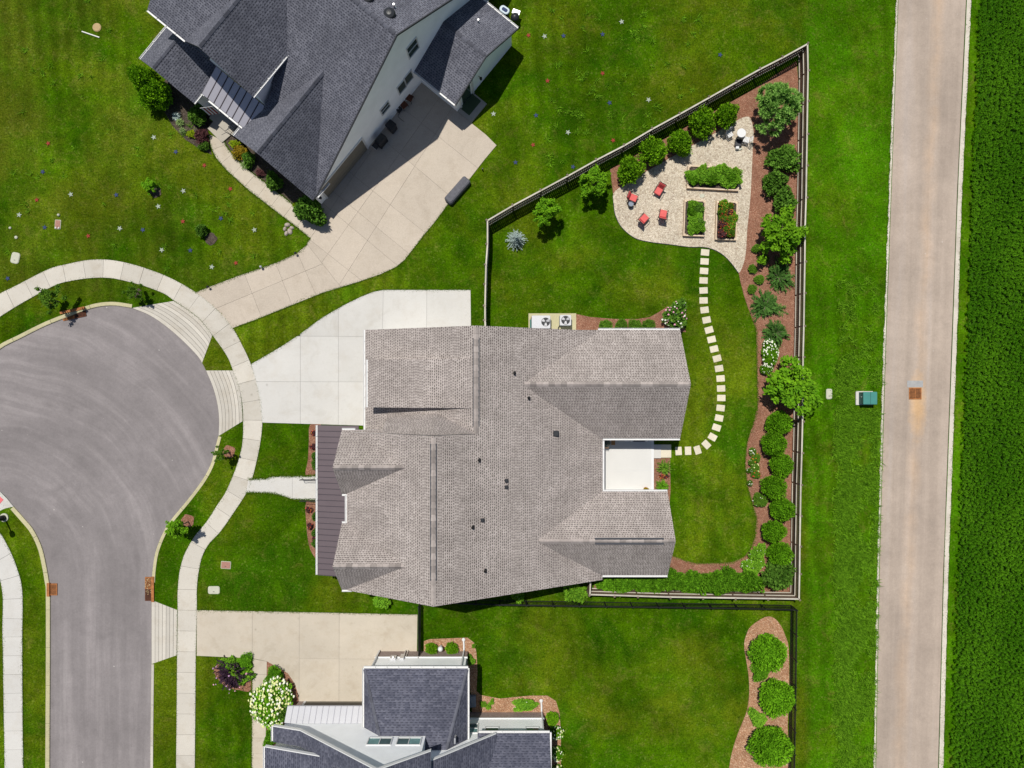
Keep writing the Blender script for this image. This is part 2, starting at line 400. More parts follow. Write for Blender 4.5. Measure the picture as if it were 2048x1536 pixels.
def m_gravel():
    t = NT('gravel', 0.9, 0.2); p = t.pos()
    v = t.sep(t.voro(p, 13.0))[0]; e_ = t.voro(p, 13.0, 'Distance', 'DISTANCE_TO_EDGE')
    c = t.mix(v, (0.50, 0.425, 0.315), (0.78, 0.70, 0.565))
    c = t.mix(t.map(t.sep(t.voro(p, 9.0))[1], 0.72, 1.0, 0, 0.7), c, (0.36, 0.27, 0.20))
    c = t.mix(t.map(e_, 0.0, 0.14, 0.75, 0), c, (0.24, 0.19, 0.15))
    c = t.mul(c, t.map(t.noise(p, 0.5, 4, 0.6), 0.3, 0.7, 0.88, 1.08))
    t.color(c); t.bump(t.math('ADD', v, t.map(e_, 0, 0.25, 0, 1)), 0.7, 0.03); return t.mat
def m_wood(name, c1, c2, axis_scale=(1, 1, 1), sc=6.0):
    t = NT(name, 0.85, 0.2); p = t.pos()
    g = t.noise(t.scale(p, axis_scale), sc, 5, 0.65); r_ = t.map(t.rnd(), 0, 1, 0.85, 1.12)
    t.color(t.mul(t.mix(t.map(g, 0.3, 0.7, 0, 1), c1, c2), r_)); t.bump(g, 0.25, 0.005); return t.mat
def m_glass(name, c):
    t = NT(name, 0.06, 0.7); t.color(t.mul(c, t.map(t.noise(t.pos(), 0.8, 2), 0.3, 0.7, 0.8, 1.2))); return t.mat

M = {}
M['grass'] = m_lawn()
M['asphalt'] = m_asphalt('asphalt', (0.198, 0.179, 0.180), (0.246, 0.223, 0.222), 0.6, 'turn')
M['road'] = m_asphalt('road_surface', (0.355, 0.290, 0.240), (0.300, 0.258, 0.232), 0.6, 'road')
M['conc_white'] = m_concrete('concrete_pale', (0.475, 0.462, 0.438), (0.42, 0.39, 0.345), 0.05, 0.04, 0.5, 0.05)
M['conc_walk'] = m_concrete('concrete_walk', (0.455, 0.425, 0.375), (0.38, 0.335, 0.27), 0.06, 0.05, 0.6, 0.09)
M['conc_tan'] = m_concrete('concrete_tan', (0.435, 0.385, 0.315), (0.37, 0.31, 0.235), 0.07, 0.05, 0.6, 0.05)
M['conc_agg'] = m_concrete('concrete_aggregate', (0.425, 0.368, 0.305), (0.345, 0.29, 0.23), 0.06, 0.12, 0.5, 0.04)
M['conc_yel'] = m_concrete('concrete_kerb', (0.42, 0.385, 0.235), (0.34, 0.31, 0.19), 0.08, 0.08, 0.6, 0.06)
M['conc_road'] = m_concrete('concrete_road_kerb', (0.52, 0.475, 0.41), (0.36, 0.31, 0.24), 0.10, 0.12, 0.7, 0.06)
M['joint'] = m_plain('joint_filler', (0.11, 0.10, 0.09), 0.95, 0.2)
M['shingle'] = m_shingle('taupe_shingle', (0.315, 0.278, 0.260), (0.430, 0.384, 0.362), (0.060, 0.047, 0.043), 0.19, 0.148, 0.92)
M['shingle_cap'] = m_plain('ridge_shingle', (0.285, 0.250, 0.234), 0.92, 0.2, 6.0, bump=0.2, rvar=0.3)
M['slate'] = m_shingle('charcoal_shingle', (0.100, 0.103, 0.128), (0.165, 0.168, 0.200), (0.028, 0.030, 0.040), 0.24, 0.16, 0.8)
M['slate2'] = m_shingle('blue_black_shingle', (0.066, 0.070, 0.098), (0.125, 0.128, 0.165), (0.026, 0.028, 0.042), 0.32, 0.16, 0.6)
M['slate_cap'] = m_plain('charcoal_cap', (0.085, 0.088, 0.110), 0.92, 0.15, 5.0, rvar=0.25)
M['white'] = m_plain('white_paint', (0.60, 0.60, 0.60), 0.5, 0.04)
M['fascia'] = m_plain('dark_fascia', (0.05, 0.052, 0.06), 0.6, 0.1)
M['siding'] = m_siding('white_siding', (0.88, 0.89, 0.90))
M['stucco'] = m_plain('pale_render', (0.88, 0.89, 0.90), 0.8, 0.06, 1.2, bump=0.1)
M['brick'] = m_brick('brick')
M['metal_purple'] = m_plain('plum_metal', (0.150, 0.118, 0.126), 0.38, 0.06, 1.0, 0.35, 0.5)
M['metal_grey'] = m_plain('grey_metal', (0.36, 0.35, 0.39), 0.40, 0.06, 1.0, 0.4, 0.5)
M['metal_white'] = m_plain('white_metal', (0.44, 0.44, 0.465), 0.42, 0.05, 1.0, 0.0, 0.5)
M['seam'] = m_plain('seam', (0.055, 0.045, 0.055), 0.5)
M['seam_pale'] = m_plain('seam_pale', (0.36, 0.36, 0.40), 0.5)
M['black'] = m_plain('black_metal', (0.012, 0.012, 0.013), 0.45, 0.1)
M['black_plastic'] = m_plain('black_plastic', (0.02, 0.022, 0.026), 0.38, 0.15)
M['grey_cloth'] = m_plain('grey_cover', (0.10, 0.10, 0.115), 0.85, 0.25, 6.0, bump=0.4)
M['grey_plastic'] = m_plain('blue_grey_plastic', (0.42, 0.50, 0.56), 0.45, 0.1)
M['steel'] = m_plain('steel', (0.60, 0.60, 0.62), 0.3, 0.05, metal=0.7)
M['mulch'] = m_mulch('red_mulch', (0.190, 0.082, 0.050), (0.290, 0.138, 0.090), (0.40, 0.235, 0.16))
M['mulch_tan'] = m_mulch('tan_bark_mulch', (0.27, 0.130, 0.070), (0.42, 0.235, 0.140), (0.58, 0.40, 0.27), 13.0)
M['soil'] = m_mulch('dark_soil', (0.045, 0.035, 0.028), (0.085, 0.065, 0.05), (0.15, 0.12, 0.10))
M['gravel'] = m_gravel()
M['field'] = m_mulch('crop_ground', (0.022, 0.075, 0.003), (0.034, 0.105, 0.003), (0.040, 0.085, 0.008))
M['step'] = m_concrete('stepping_stone', (0.56, 0.51, 0.40), (0.48, 0.42, 0.31), 0.06, 0.06, 0.5, 0.07)
M['fence_rail'] = m_wood('weathered_rail', (0.37, 0.34, 0.28), (0.50, 0.47, 0.40), (1, 1, 1), 1.6)
M['fence_picket'] = m_wood('brown_picket', (0.120, 0.076, 0.052), (0.210, 0.145, 0.105), (6, 6, 0.6), 3.0)
M['bed_wood'] = m_wood('pine_board', (0.50, 0.38, 0.26), (0.62, 0.50, 0.38), (1, 1, 1), 5.0)
M['door'] = m_wood('garage_door', (0.135, 0.120, 0.095), (0.20, 0.18, 0.145), (1, 1, 6), 3.0)
M['glass'] = m_glass('window_glass', (0.035, 0.055, 0.045))
M['glass_teal'] = m_glass('window_glass_teal', (0.16, 0.30, 0.29))
M['glass_dark'] = m_glass('window_glass_dark', (0.055, 0.10, 0.10))
M['red'] = m_plain('red_cushion', (0.58, 0.105, 0.098), 0.75, 0.12, 6.0)
M['red_dark'] = m_plain('red_webbing', (0.33, 0.028, 0.030), 0.7, 0.1)
M['star_red'] = m_plain('star_red', (0.22, 0.020, 0.008), 0.7, 0.2)
M['star_blue'] = m_plain('star_blue', (0.018, 0.034, 0.105), 0.7, 0.2)
M['star_white'] = m_plain('star_white', (0.27, 0.31, 0.25), 0.7, 0.15)
M['rust'] = m_plain('rusty_iron', (0.31, 0.120, 0.040), 0.85, 0.45, 5.0, bump=0.3)
M['rust_dark'] = m_plain('dark_iron', (0.10, 0.035, 0.018), 0.9, 0.4, 5.0)
M['hole'] = m_plain('drain_dark', (0.012, 0.010, 0.009), 0.95)
M['collar'] = m_plain('grey_patch', (0.30, 0.30, 0.30), 0.9, 0.15, 4.0)
M['tactile'] = m_plain('tactile_red', (0.62, 0.135, 0.15), 0.75, 0.08, 5.0)
M['lid_brown'] = m_plain('brown_lid', (0.30, 0.155, 0.12), 0.8, 0.15, 5.0)
M['lid_white'] = m_plain('pale_lid', (0.42, 0.42, 0.34), 0.75, 0.08, 5.0)
M['lid_tan'] = m_plain('tan_lid', (0.36, 0.26, 0.13), 0.8, 0.15, 5.0)
M['green_box'] = m_plain('transformer_green', (0.050, 0.20, 0.175), 0.45, 0.08)
M['green_dark'] = m_plain('transformer_side', (0.030, 0.110, 0.095), 0.5, 0.08)
M['bark'] = m_wood('bark', (0.10, 0.075, 0.055), (0.20, 0.16, 0.12), (4, 4, 1), 6.0)
M['terracotta'] = m_plain('terracotta', (0.42, 0.15, 0.06), 0.8, 0.1)
M['cedar'] = m_wood('cedar', (0.34, 0.17, 0.06), (0.46, 0.26, 0.11), (1, 6, 1), 5.0)
M['pot_lid'] = m_plain('dark_green_enamel', (0.012, 0.028, 0.026), 0.3, 0.1, spec=0.6)
M['slate_grey'] = m_plain('grey_stool_top', (0.17, 0.20, 0.25), 0.5, 0.1)
M['pvc'] = m_plain('pale_pvc', (0.66, 0.66, 0.62), 0.5, 0.05)
M['mat_green'] = m_plain('green_door_mat', (0.045, 0.07, 0.035), 0.95, 0.2, 8.0)
M['deck'] = m_plain('white_deck', (0.54, 0.53, 0.51), 0.7, 0.035, 0.9)
M['dark_slab'] = m_concrete('porch_slab', (0.36, 0.33, 0.28), (0.27, 0.25, 0.21), 0.06, 0.06, 0.5, 0.0)
M['rock'] = m_plain('landscape_rock', (0.34, 0.29, 0.25), 0.9, 0.3, 8.0, bump=0.4)
LEAF = {
 'sparse': m_blade('leaf_sparse', (0.045, 0.115, 0.008), (0.13, 0.26, 0.024), 0.3),
 'globe': m_blade('leaf_globe', (0.05, 0.155, 0.003), (0.235, 0.48, 0.012)),
 'oval': m_blade('leaf_oval', (0.046, 0.15, 0.003), (0.2, 0.47, 0.014)),
 'leafy': m_blade('leaf_dark', (0.026, 0.08, 0.006), (0.14, 0.29, 0.034)),
 'pine': m_blade('needle_pine', (0.14, 0.29, 0.045), (0.35, 0.59, 0.14)),
 'tree': m_blade('leaf_tree', (0.0788, 0.2363, 0.0105), (0.2363, 0.4813, 0.0175), 0.35),
 'spiky': m_blade('leaf_spiky', (0.018, 0.056, 0.009), (0.085, 0.19, 0.036), 0.15),
 'spruce': m_blade('needle_blue', (0.13, 0.2, 0.18), (0.52, 0.62, 0.59), 0.1),
 'hedge': m_blade('leaf_hedge', (0.034, 0.12, 0.003), (0.175, 0.41, 0.018)),
 'purple': m_blade('leaf_purple', (0.0161, 0.0092, 0.0161), (0.0575, 0.0299, 0.0517), 0.1),
 'box': m_blade('leaf_box', (0.05, 0.135, 0.01), (0.15, 0.29, 0.024)),
 'lime': m_blade('leaf_lime', (0.1610, 0.2530, 0.0092), (0.3910, 0.4830, 0.0172)),
 'gold': m_blade('leaf_gold', (0.1725, 0.1265, 0.0092), (0.4370, 0.3105, 0.0230)),
 'maroon': m_blade('leaf_maroon', (0.0575, 0.0230, 0.0253), (0.1495, 0.0633, 0.0633), 0.15),
 'pale': m_blade('leaf_pale', (0.0862, 0.1610, 0.0403), (0.2530, 0.3565, 0.1265)),
 'veg': m_blade('leaf_vegetable', (0.0788, 0.2188, 0.0140), (0.2363, 0.4637, 0.0280)),
}
FLOWER = {
 'white': m_plain('petal_white', (0.72, 0.72, 0.60), 0.8, 0.08, 9), 'cream': m_plain('petal_cream', (0.62, 0.64, 0.28), 0.8, 0.12, 9),
 'pink': m_plain('petal_pink', (0.66, 0.31, 0.42), 0.8, 0.12, 9), 'red': m_plain('petal_red', (0.50, 0.06, 0.03), 0.8, 0.3, 9),
 'orange': m_plain('petal_orange', (0.56, 0.20, 0.03), 0.8, 0.3, 9), 'mauve': m_plain('petal_mauve', (0.42, 0.24, 0.40), 0.8, 0.2, 9),
}

# ------------------------------------------------------------ the setting: ground, roads, pavements
def pxpoly(pts, z=0.0): return [W2(x, y, z) for x, y in pts]
L_KERB = [(98, 1900), (99, 1536), (100, 1340), (100, 1190), (98, 1165), (92, 1130), (83, 1093), (67, 1060), (50, 1039), (27, 1013)]
L_RAMP = [(27, 1013), (14, 997), (0, 983), (-30, 955)]
FAR_L = [(-62, 905), (-76, 850), (-66, 790), (-36, 735)]
T_KERB = [(-36, 735), (0, 698), (40, 677), (90, 652), (135, 634), (185, 616), (225, 611), (264, 616)]
APR1_R = [(264, 616), (300, 631), (335, 655), (368, 684), (395, 712), (412, 741)]
APR2_R = [(412, 741), (426, 775), (435, 810), (438, 840), (437, 872)]
R_KERB = [(437, 872), (430, 898), (422, 928), (405, 960), (375, 1000), (342, 1040), (325, 1068), (311, 1105), (305, 1143), (304, 1165)]
R_MID = [(304, 1165), (303, 1200), (303, 1328)]
R_LOW = [(303, 1328), (302, 1420), (301, 1536), (300, 1900)]
outline = L_KERB + L_RAMP[1:] + FAR_L + T_KERB + APR1_R[1:] + APR2_R[1:] + R_KERB[1:] + R_MID[1:] + R_LOW[1:]
seen = []; [seen.append(p) for p in outline if p not in seen]
road_line = catmull(seen, 5)
road_poly = pxpoly(road_line + [(300, 6500), (98, 6500)])
ROAD_L = [(1806, -300), (1797, 0), (1790, 190), (1783, 384), (1773, 660), (1764, 960), (1759, 1152), (1752, 1536), (1745, 1900)]
ROAD_R = [(1945, -300), (1933, 0), (1924, 190), (1915, 384), (1905, 660), (1894, 960), (1887, 1152), (1877, 1536), (1868, 1900)]
def far(a_, b_, t): return (a_[0] + (b_[0] - a_[0]) * t, a_[1] + (b_[1] - a_[1]) * t)
rl = [far(ROAD_L[1], ROAD_L[0], 16)] + ROAD_L + [far(ROAD_L[-2], ROAD_L[-1], 13)]
rr_ = [far(ROAD_R[1], ROAD_R[0], 16)] + ROAD_R + [far(ROAD_R[-2], ROAD_R[-1], 13)]
lane_poly = pxpoly(rl + rr_[::-1])
# one sheet of lawn to the horizon, open where the two roads lie lower
outer = [(-900, -900), (900, -900), (900, 900), (-900, 900)]
loops = [[Vector((x, y, 0)) for x, y in outer], [Vector((x, y, 0)) for x, y in road_poly], [Vector((x, y, 0)) for x, y in lane_poly]]
tris = tessellate_polygon(loops); allv = [v for l in loops for v in l]
mb = MB(); fs = []
for t3 in tris:
    p, q, r3 = (allv[i] for i in t3)
    fs.append(list(t3) if (q - p).cross(r3 - p).z > 0 else list(t3)[::-1])
mb.add([tuple(v) for v in allv], fs)
tag(mb.build('lawn', M['grass']), kind='structure')
mb = MB(); mb.prism(road_poly, -0.35, -0.06); tag(mb.build('cul_de_sac_road', M['asphalt']), kind='structure')
mb = MB(); mb.prism(lane_poly, -0.35, -0.06); tag(mb.build('lane', M['road']), kind='structure')
# the lawn ends in a cut edge where a road lies lower
def edge_strip(line, off, z0, z1, parent, name, mat, seglen, taper=0.05, jag=0.0):
    P = np.array([W2(*p) for p in line]); n = max(1, int(round(plen(P) / seglen)))
    k = 26 if jag else 8; Q = resample(P, n * k + 1)
    T = np.gradient(Q, axis=0); T /= np.hypot(T[:, 0], T[:, 1])[:, None]; Nn = np.c_[-T[:, 1], T[:, 0]]
    for i in range(n):
        s_ = slice(i * k, i * k + k + 1); q = Q[s_].copy(); nn = Nn[s_]
        q[0] += (q[1] - q[0]) * (0.03 if not jag else 0.008); q[-1] += (q[-2] - q[-1]) * (0.03 if not jag else 0.008)
        o = off + (rng.random(len(q)) - 0.5) * jag if jag else off * np.ones(len(q))
        e2 = q + nn * o[:, None]; mbb = MB(); m = len(q)
        i2 = q + nn * (math.copysign(taper, off))
        vv = [(x, y, z0) for x, y in q] + [(x, y, z1 - 0.02) for x, y in q] + [(x, y, z1) for x, y in i2] + [(x, y, z1) for x, y in e2] + [(x, y, z0) for x, y in e2]
        ff = []
        for r5 in range(4):
            for j in range(m - 1): ff.append([r5 * m + j, r5 * m + j + 1, (r5 + 1) * m + j + 1, (r5 + 1) * m + j])
        ff += [[r5 * m for r5 in range(5)], [r5 * m + m - 1 for r5 in range(5)][::-1]]
        if off > 0: ff = [f[::-1] for f in ff]
        ff = [f[::-1] for f in ff]
        mbb.add(vv, ff); mbb.build(name, mat, parent)
def kerb(name, line, off, mat, seg, z1=0.035, jag=0.0, n=5):
    o = bpy.data.objects.new(name, None); col.objects.link(o); tag(o, kind='structure')
    edge_strip(catmull(line, n), off, -0.25, z1, o, 'kerb_stone', mat, seg, jag=jag); return o
kerb('kerb', L_KERB, 0.30, M['conc_yel'], 3.0)
kerb('kerb', T_KERB, 0.28, M['conc_yel'], 3.0)
kerb('kerb', R_KERB, 0.24, M['conc_yel'], 3.0)
kerb('kerb', R_LOW, 0.20, M['conc_walk'], 3.0)
kerb('kerb', [(x - 0.5, y) for x, y in ROAD_L], -0.17, M['conc_road'], 9.0, 0.012, 0.10)
kerb('kerb', [(x + 0.5, y) for x, y in ROAD_R], 0.34, M['conc_road'], 9.0, 0.012, 0.06)

def pavement(name, polys_px, cuts, mat, ztop=0.05, zb=-0.1, slab_name='slab', chamfer=True):
    base = MB()
    for po in polys_px: base.prism(pxpoly(po), zb, ztop - 0.022)
    o = tag(base.build(name, M['joint']), kind='structure')
    polys = [ccw(pxpoly(po)) for po in polys_px]
    for c in cuts: polys = split(polys, c[0], c[1], where=c[2] if len(c) > 2 else None)
    for po in polys:
        b = MB(); b.prism(po, ztop - 0.06, ztop + random.uniform(-0.004, 0.004)); b.build(slab_name, mat, o)
    return o
def ribbon(name, left, right, mats, step=1.5, ztop=0.05):
    Lp = catmull(left, 6); Rp = catmull(right, 6); Lw = [W2(*p) for p in Lp]; Rw = [W2(*p) for p in Rp]
    n = max(2, int(round((plen(Lw) + plen(Rw)) / 2 / step))); k = 5
    a_ = resample(Lw, n * k + 1); dn = resample(Rw, 1600); b_ = []; last = 0
    T = np.gradient(a_, axis=0); T /= np.hypot(T[:, 0], T[:, 1])[:, None]
    for i in range(len(a_)):
        w_ = dn[last:last + 260]; al = (w_ - a_[i]) @ T[i]; last += int(np.argmin(np.abs(al) + 0.05 * np.hypot(*(w_ - a_[i]).T))); b_.append(dn[last])
    b_ = np.array(b_); b_[0] = dn[0]; b_[-1] = dn[-1]
    bs = MB(); bs.add([(x, y, ztop - 0.025) for x, y in a_] + [(x, y, ztop - 0.025) for x, y in b_], [])
    m = n * k + 1; up = (np.cross(a_[1] - a_[0], b_[0] - a_[0]) > 0)
    bs.f += [([i, i + 1, m + i + 1, m + i] if up else [m + i, m + i + 1, i + 1, i]) for i in range(n * k)]; bs.m += [0] * (n * k); bs.uv += [None] * (n * k)
    o = tag(bs.build(name, M['joint']), kind='structure')
    for i in range(n):
        q = a_[i * k:i * k + k + 1].copy(); r = b_[i * k:i * k + k + 1].copy()
        for s_ in (q, r): s_[0] += (s_[1] - s_[0]) * 0.03; s_[-1] += (s_[-2] - s_[-1]) * 0.03
        b = MB(); b.prism([tuple(p) for p in q] + [tuple(p) for p in r[::-1]], ztop - 0.12, ztop + random.uniform(-0.006, 0.006))
        b.build('slab', mats[i % len(mats)] if len(mats) > 1 else mats[0], o)
    return o
SW_O = [(-90, 650), (-40, 615), (0, 588), (30, 573), (97, 539), (137, 528), (180, 520), (220, 520), (262, 528), (304, 541), (345, 558), (392, 585), (435, 620), (465, 655), (486, 693), (502, 728), (513, 764), (522, 805), (525, 843), (521, 885), (511, 933), (504, 958), (494, 984), (465, 1029), (441, 1063), (417, 1089), (404, 1115), (397, 1148), (394, 1180), (394, 1219), (392, 1310), (391, 1420), (390, 1536), (388, 1800)]
SW_I = [(-70, 690), (-30, 655), (0, 634), (45, 606), (110, 571), (147, 561), (184, 556), (220, 556), (256, 563), (295, 574), (330, 588), (347, 600), (397, 635), (426, 671), (454, 711), (466, 739), (478, 772), (485, 806), (487, 842), (486, 880), (481, 908), (471, 940), (452, 984), (435, 1010), (414, 1043), (390, 1072), (371, 1105), (364, 1125), (359, 1148), (356, 1185), (356, 1219), (355, 1310), (354, 1420), (353, 1536), (351, 1800)]
ribbon('sidewalk', SW_O, SW_I, [M['conc_walk']], 1.55)
SWL_L = [(-60, 1068), (-32, 1100), (-12, 1130), (0, 1157), (5, 1180), (7, 1210), (6, 1252), (7, 1327), (9, 1450), (10, 1536), (12, 1800)]
SWL_R = [(-28, 1040), (0, 1065), (15, 1090), (27, 1115), (37, 1143), (44, 1171), (46, 1212), (45, 1292), (46, 1452), (47, 1536), (49, 1800)]
ribbon('sidewalk', SWL_L, SWL_R, [M['conc_white']], 1.5)

def apron(name, roadside, walkside, nstrip, mat, ends=None):
    a_ = resample([W2(*p) for p in catmull(roadside, 6)], 25); b_ = resample([W2(*p) for p in catmull(walkside, 6)], 25)
    bs = MB(); bs.prism([tuple(p) for p in a_] + [tuple(p) for p in b_[::-1]], -0.2, 0.003)
    o = tag(bs.build(name, M['joint']), kind='structure')
    for i in range(nstrip):
        t0, t1 = i / nstrip + 0.006, (i + 1) / nstrip - 0.006
        q = a_ + (b_ - a_) * t0; r = a_ + (b_ - a_) * t1
        z0, z1 = 0.006 + 0.038 * t0, 0.006 + 0.038 * t1
        mb_ = MB(); m = 25
        vv = [(x, y, -0.3) for x, y in q] + [(x, y, z0) for x, y in q] + [(x, y, z1) for x, y in r] + [(x, y, -0.3) for x, y in r]
        ff = []
        for g in range(3):
            for j in range(m - 1): ff.append([g * m + j, g * m + j + 1, (g + 1) * m + j + 1, (g + 1) * m + j])
        ff += [[g * m for g in range(4)], [g * m + m - 1 for g in range(4)][::-1]]
        if np.cross(a_[1] - a_[0], b_[0] - a_[0]) < 0: ff = [f[::-1] for f in ff]
        mb_.add(vv, ff); mb_.build('apron_strip', mat, o)
    return o
apron('driveway_apron', APR1_R[:-1] + [(404, 726)], [(348, 602), (372, 617), (397, 636), (415, 656), (425, 671)], 7, M['conc_walk'])
apron('driveway_apron', APR2_R, [(467, 741), (478, 772), (484, 806), (486, 842)], 7, M['conc_walk'])
apron('driveway_apron', [(303, 1200), (303, 1328)], [(355, 1220), (354, 1310)], 7, M['conc_walk'])
# curb ramp with its red tactile pad
mb = MB(); mb.prism(pxpoly([(-60, 1010), (-60, 930), (-30, 955), (0, 983), (14, 997), (27, 1013), (10, 1017), (-10, 1026), (-40, 1045)]), -0.25, 0.02)
ramp = tag(mb.build('curb_ramp', M['conc_white']), kind='structure')
mb = MB(); c0 = W2(-7, 997); mb.box((c0[0], c0[1], 0.02), (0.95, 0.62, 0.012), R(-42))
for i in range(12):
    for j in range(8):
        dx, dy = (i - 5.5) * 0.075, (j - 3.5) * 0.072; cr, sr = math.cos(R(-42)), math.sin(R(-42))
        mb.lathe((c0[0] + dx * cr - dy * sr, c0[1] + dx * sr + dy * cr, 0.031), [(0.016, 0), (0.010, 0.006)], 6)
mb.build('tactile_pad', M['tactile'], ramp)

# driveways and walks
D1a = [(392, 585), (430, 570), (472, 554), (512, 540), (553, 526), (594, 507), (612, 492), (621, 476), (600, 455), (651, 400), (690, 350), (757, 262), (842, 158), (880, 190), (922, 222), (942, 246), (972, 270), (993, 291), (987, 298), (967, 322), (940, 357), (894, 411), (872, 441), (847, 471), (824, 501), (809, 520), (792, 534), (762, 548), (719, 563), (644, 586), (574, 614), (512, 639), (466, 656), (437, 621)]
ux, uy = -0.62, 0.785
lo = lambda x, y: y > 640 - (x - 560) * 1.55 and x < 690      # the straight tail that runs down to the street
hi = lambda x, y: not lo(x, y)
D1 = [D1a]
cuts1 = [((600, 470), (682, 574))]
tail = lambda x, y: (x - 600) * (574 - 470) - (y - 470) * (682 - 600) < 0
head = lambda x, y: not tail(x, y)
cuts1 += [((435, 616), (652, 525), tail), ((490, 549), (524, 636), tail), ((552, 527), (585, 612), tail), ((597, 510), (632, 590), tail),
          ((746, 382), (656, 508), head), ((890, 238), (676, 574), head), ((824, 186), (620, 478), head),
          ((746, 382), (893, 500), head), ((656, 508), (722, 560), head), ((700, 452), (790, 527), head), ((806, 313), (945, 430), head), ((860, 260), (1000, 372), head), ((650, 370), (760, 460), head)]
pavement('driveway', D1, cuts1, M['conc_agg'])
W1_O = [(417, 268), (421, 287), (428, 307), (440, 325), (456, 342), (471, 356), (500, 382), (512, 391), (562, 430), (592, 453), (619, 475)]
W1_I = [(449, 283), (452, 292), (461, 304), (472, 316), (486, 332), (503, 345), (520, 358), (553, 384), (575, 401), (610, 429), (640, 452)]
ribbon('front_walk', W1_O, W1_I, [M['conc_tan']], 1.25)
D2 = [(503, 728), (512, 723), (557, 697), (597, 671), (644, 636), (687, 611), (724, 593), (747, 584), (767, 580), (854, 580), (941, 580), (942, 668), (762, 668), (762, 852), (730, 851), (525, 845), (521, 800), (513, 764)]
lowr = lambda x, y: x < 764
pavement('driveway', [D2], [((767, 560), (765, 690)), ((854, 560), (853, 700)), ((677, 560), (677, 860), lowr), ((601, 560), (601, 860), lowr), ((480, 672), (780, 673), lowr), ((480, 763), (780, 764), lowr)], M['conc_white'])
D3 = [(394, 1220), (600, 1224), (835, 1229), (834, 1306), (812, 1310), (770, 1312), (770, 1404), (598, 1404), (597, 1389), (590, 1367), (576, 1346), (552, 1332), (534, 1322), (505, 1316), (394, 1311)]
pavement('driveway', [D3], [((505, 1200), (504.5, 1420)), ((599, 1200), (598.6, 1420)), ((679, 1200), (678, 1420)), ((598, 1317), (860, 1318), lambda x, y: x > 600)], M['conc_tan'])
ribbon('house_walk', [(505, 1317), (505, 1400), (504, 1536), (503, 1760)], [(534, 1322.5), (533, 1400), (531, 1536), (530, 1760)], [M['conc_tan']], 1.25)
W2p = [(497, 958), (530, 957), (545, 953), (560, 952), (584, 952), (636, 952), (636, 1000), (612, 999), (585, 998), (560, 990), (540, 986), (493, 985)]
pavement('entry_walk', [W2p], [((585, 940), (585, 1010))], M['conc_white'])

def bed(name, pts, mat, z=0.035, smooth=4, closed=True):
    mb_ = MB(); P = catmull(pts, smooth, True) if smooth else pts
    mb_.prism(pxpoly(P), -0.1, z); return tag(mb_.build(name, mat), kind='structure')
BEDS = []
B_MAIN = [(1220, 338), (1300, 293), (1400, 238), (1500, 183), (1593, 122), (1596, 160), (1594, 400), (1590, 660), (1588, 900), (1583, 1090), (1580, 1184), (1500, 1183), (1340, 1180), (1188, 1177), (1189, 1150), (1250, 1140), (1334, 1130), (1345, 1112), (1366, 1119), (1388, 1126), (1432, 1126), (1465, 1124), (1487, 1114), (1501, 1099), (1510, 1073), (1513, 1038), (1505, 1010), (1495, 972), (1490, 926), (1494, 885), (1507, 845), (1515, 812), (1514, 758), (1513, 699), (1512, 660), (1504, 637), (1496, 616), (1488, 592), (1481, 565), (1476, 540), (1475, 480), (1480, 300), (1460, 270), (1400, 300), (1300, 360), (1240, 380), (1226, 388)]
bed('mulch_bed', B_MAIN, M['mulch'], 0.03, 0)
GRAVEL = [(1227, 387), (1243, 373), (1286, 347), (1330, 322), (1383, 292), (1424, 270), (1474, 241), (1491, 234), (1501, 238), (1507, 266), (1505, 300), (1501, 388), (1496, 440), (1494, 460), (1491, 508), (1485, 532), (1477, 546), (1467, 532), (1455, 518), (1442, 507), (1424, 498), (1404, 494), (1379, 494), (1340, 489), (1300, 484), (1274, 478), (1255, 466), (1240, 450), (1230, 428), (1227, 406)]
bed('gravel_patio', GRAVEL, M['gravel'], 0.045, 3)
# steel edging round the gravel where it meets the lawn
mb = MB(); ed = catmull([(1227, 406), (1230, 428), (1240, 450), (1255, 466), (1274, 478), (1300, 484), (1340, 489), (1379, 494), (1404, 494), (1424, 498), (1442, 507), (1455, 518), (1467, 532), (1477, 546)], 4)
mb.tube([W(x, y, 0.045) for x, y in ed], 0.022, 5); tag(mb.build('edging', M['fascia']), kind='structure')
bed('mulch_bed', [(1152, 628), (1180, 634), (1230, 638), (1275, 638), (1300, 634), (1318, 624), (1336, 612), (1362, 640), (1372, 664), (1150, 664)], M['mulch'], 0.03, 0)
bed('mulch_bed', [(1300, 916), (1340, 916), (1341, 980), (1338, 1020), (1334, 1080), (1345, 1112), (1300, 1112), (1290, 1000)], M['mulch'], 0.028, 0)
bed('mulch_bed', [(620, 850), (642, 849), (642, 952), (612, 952), (616, 920), (618, 880)], M['mulch'], 0.03, 3)
bed('mulch_bed', [(613, 1001), (642, 1001), (642, 1118), (628, 1112), (618, 1090), (613, 1050)], M['mulch'], 0.03, 3)
bed('mulch_bed', [(1530, 1234), (1502, 1252), (1493, 1268), (1488, 1289), (1492, 1319), (1497, 1352), (1498, 1389), (1493, 1423), (1479, 1458), (1467, 1493), (1458, 1536), (1448, 1640), (1574, 1640), (1575, 1458), (1578, 1365), (1577, 1296), (1571, 1273), (1562, 1252), (1548, 1236)], M['mulch_tan'], 0.03, 3)
bed('mulch_bed', [(534, 1322), (552, 1332), (576, 1346), (590, 1367), (597, 1389), (600, 1412), (585, 1440), (556, 1500), (534, 1540), (533, 1420)], M['mulch'], 0.03, 0)
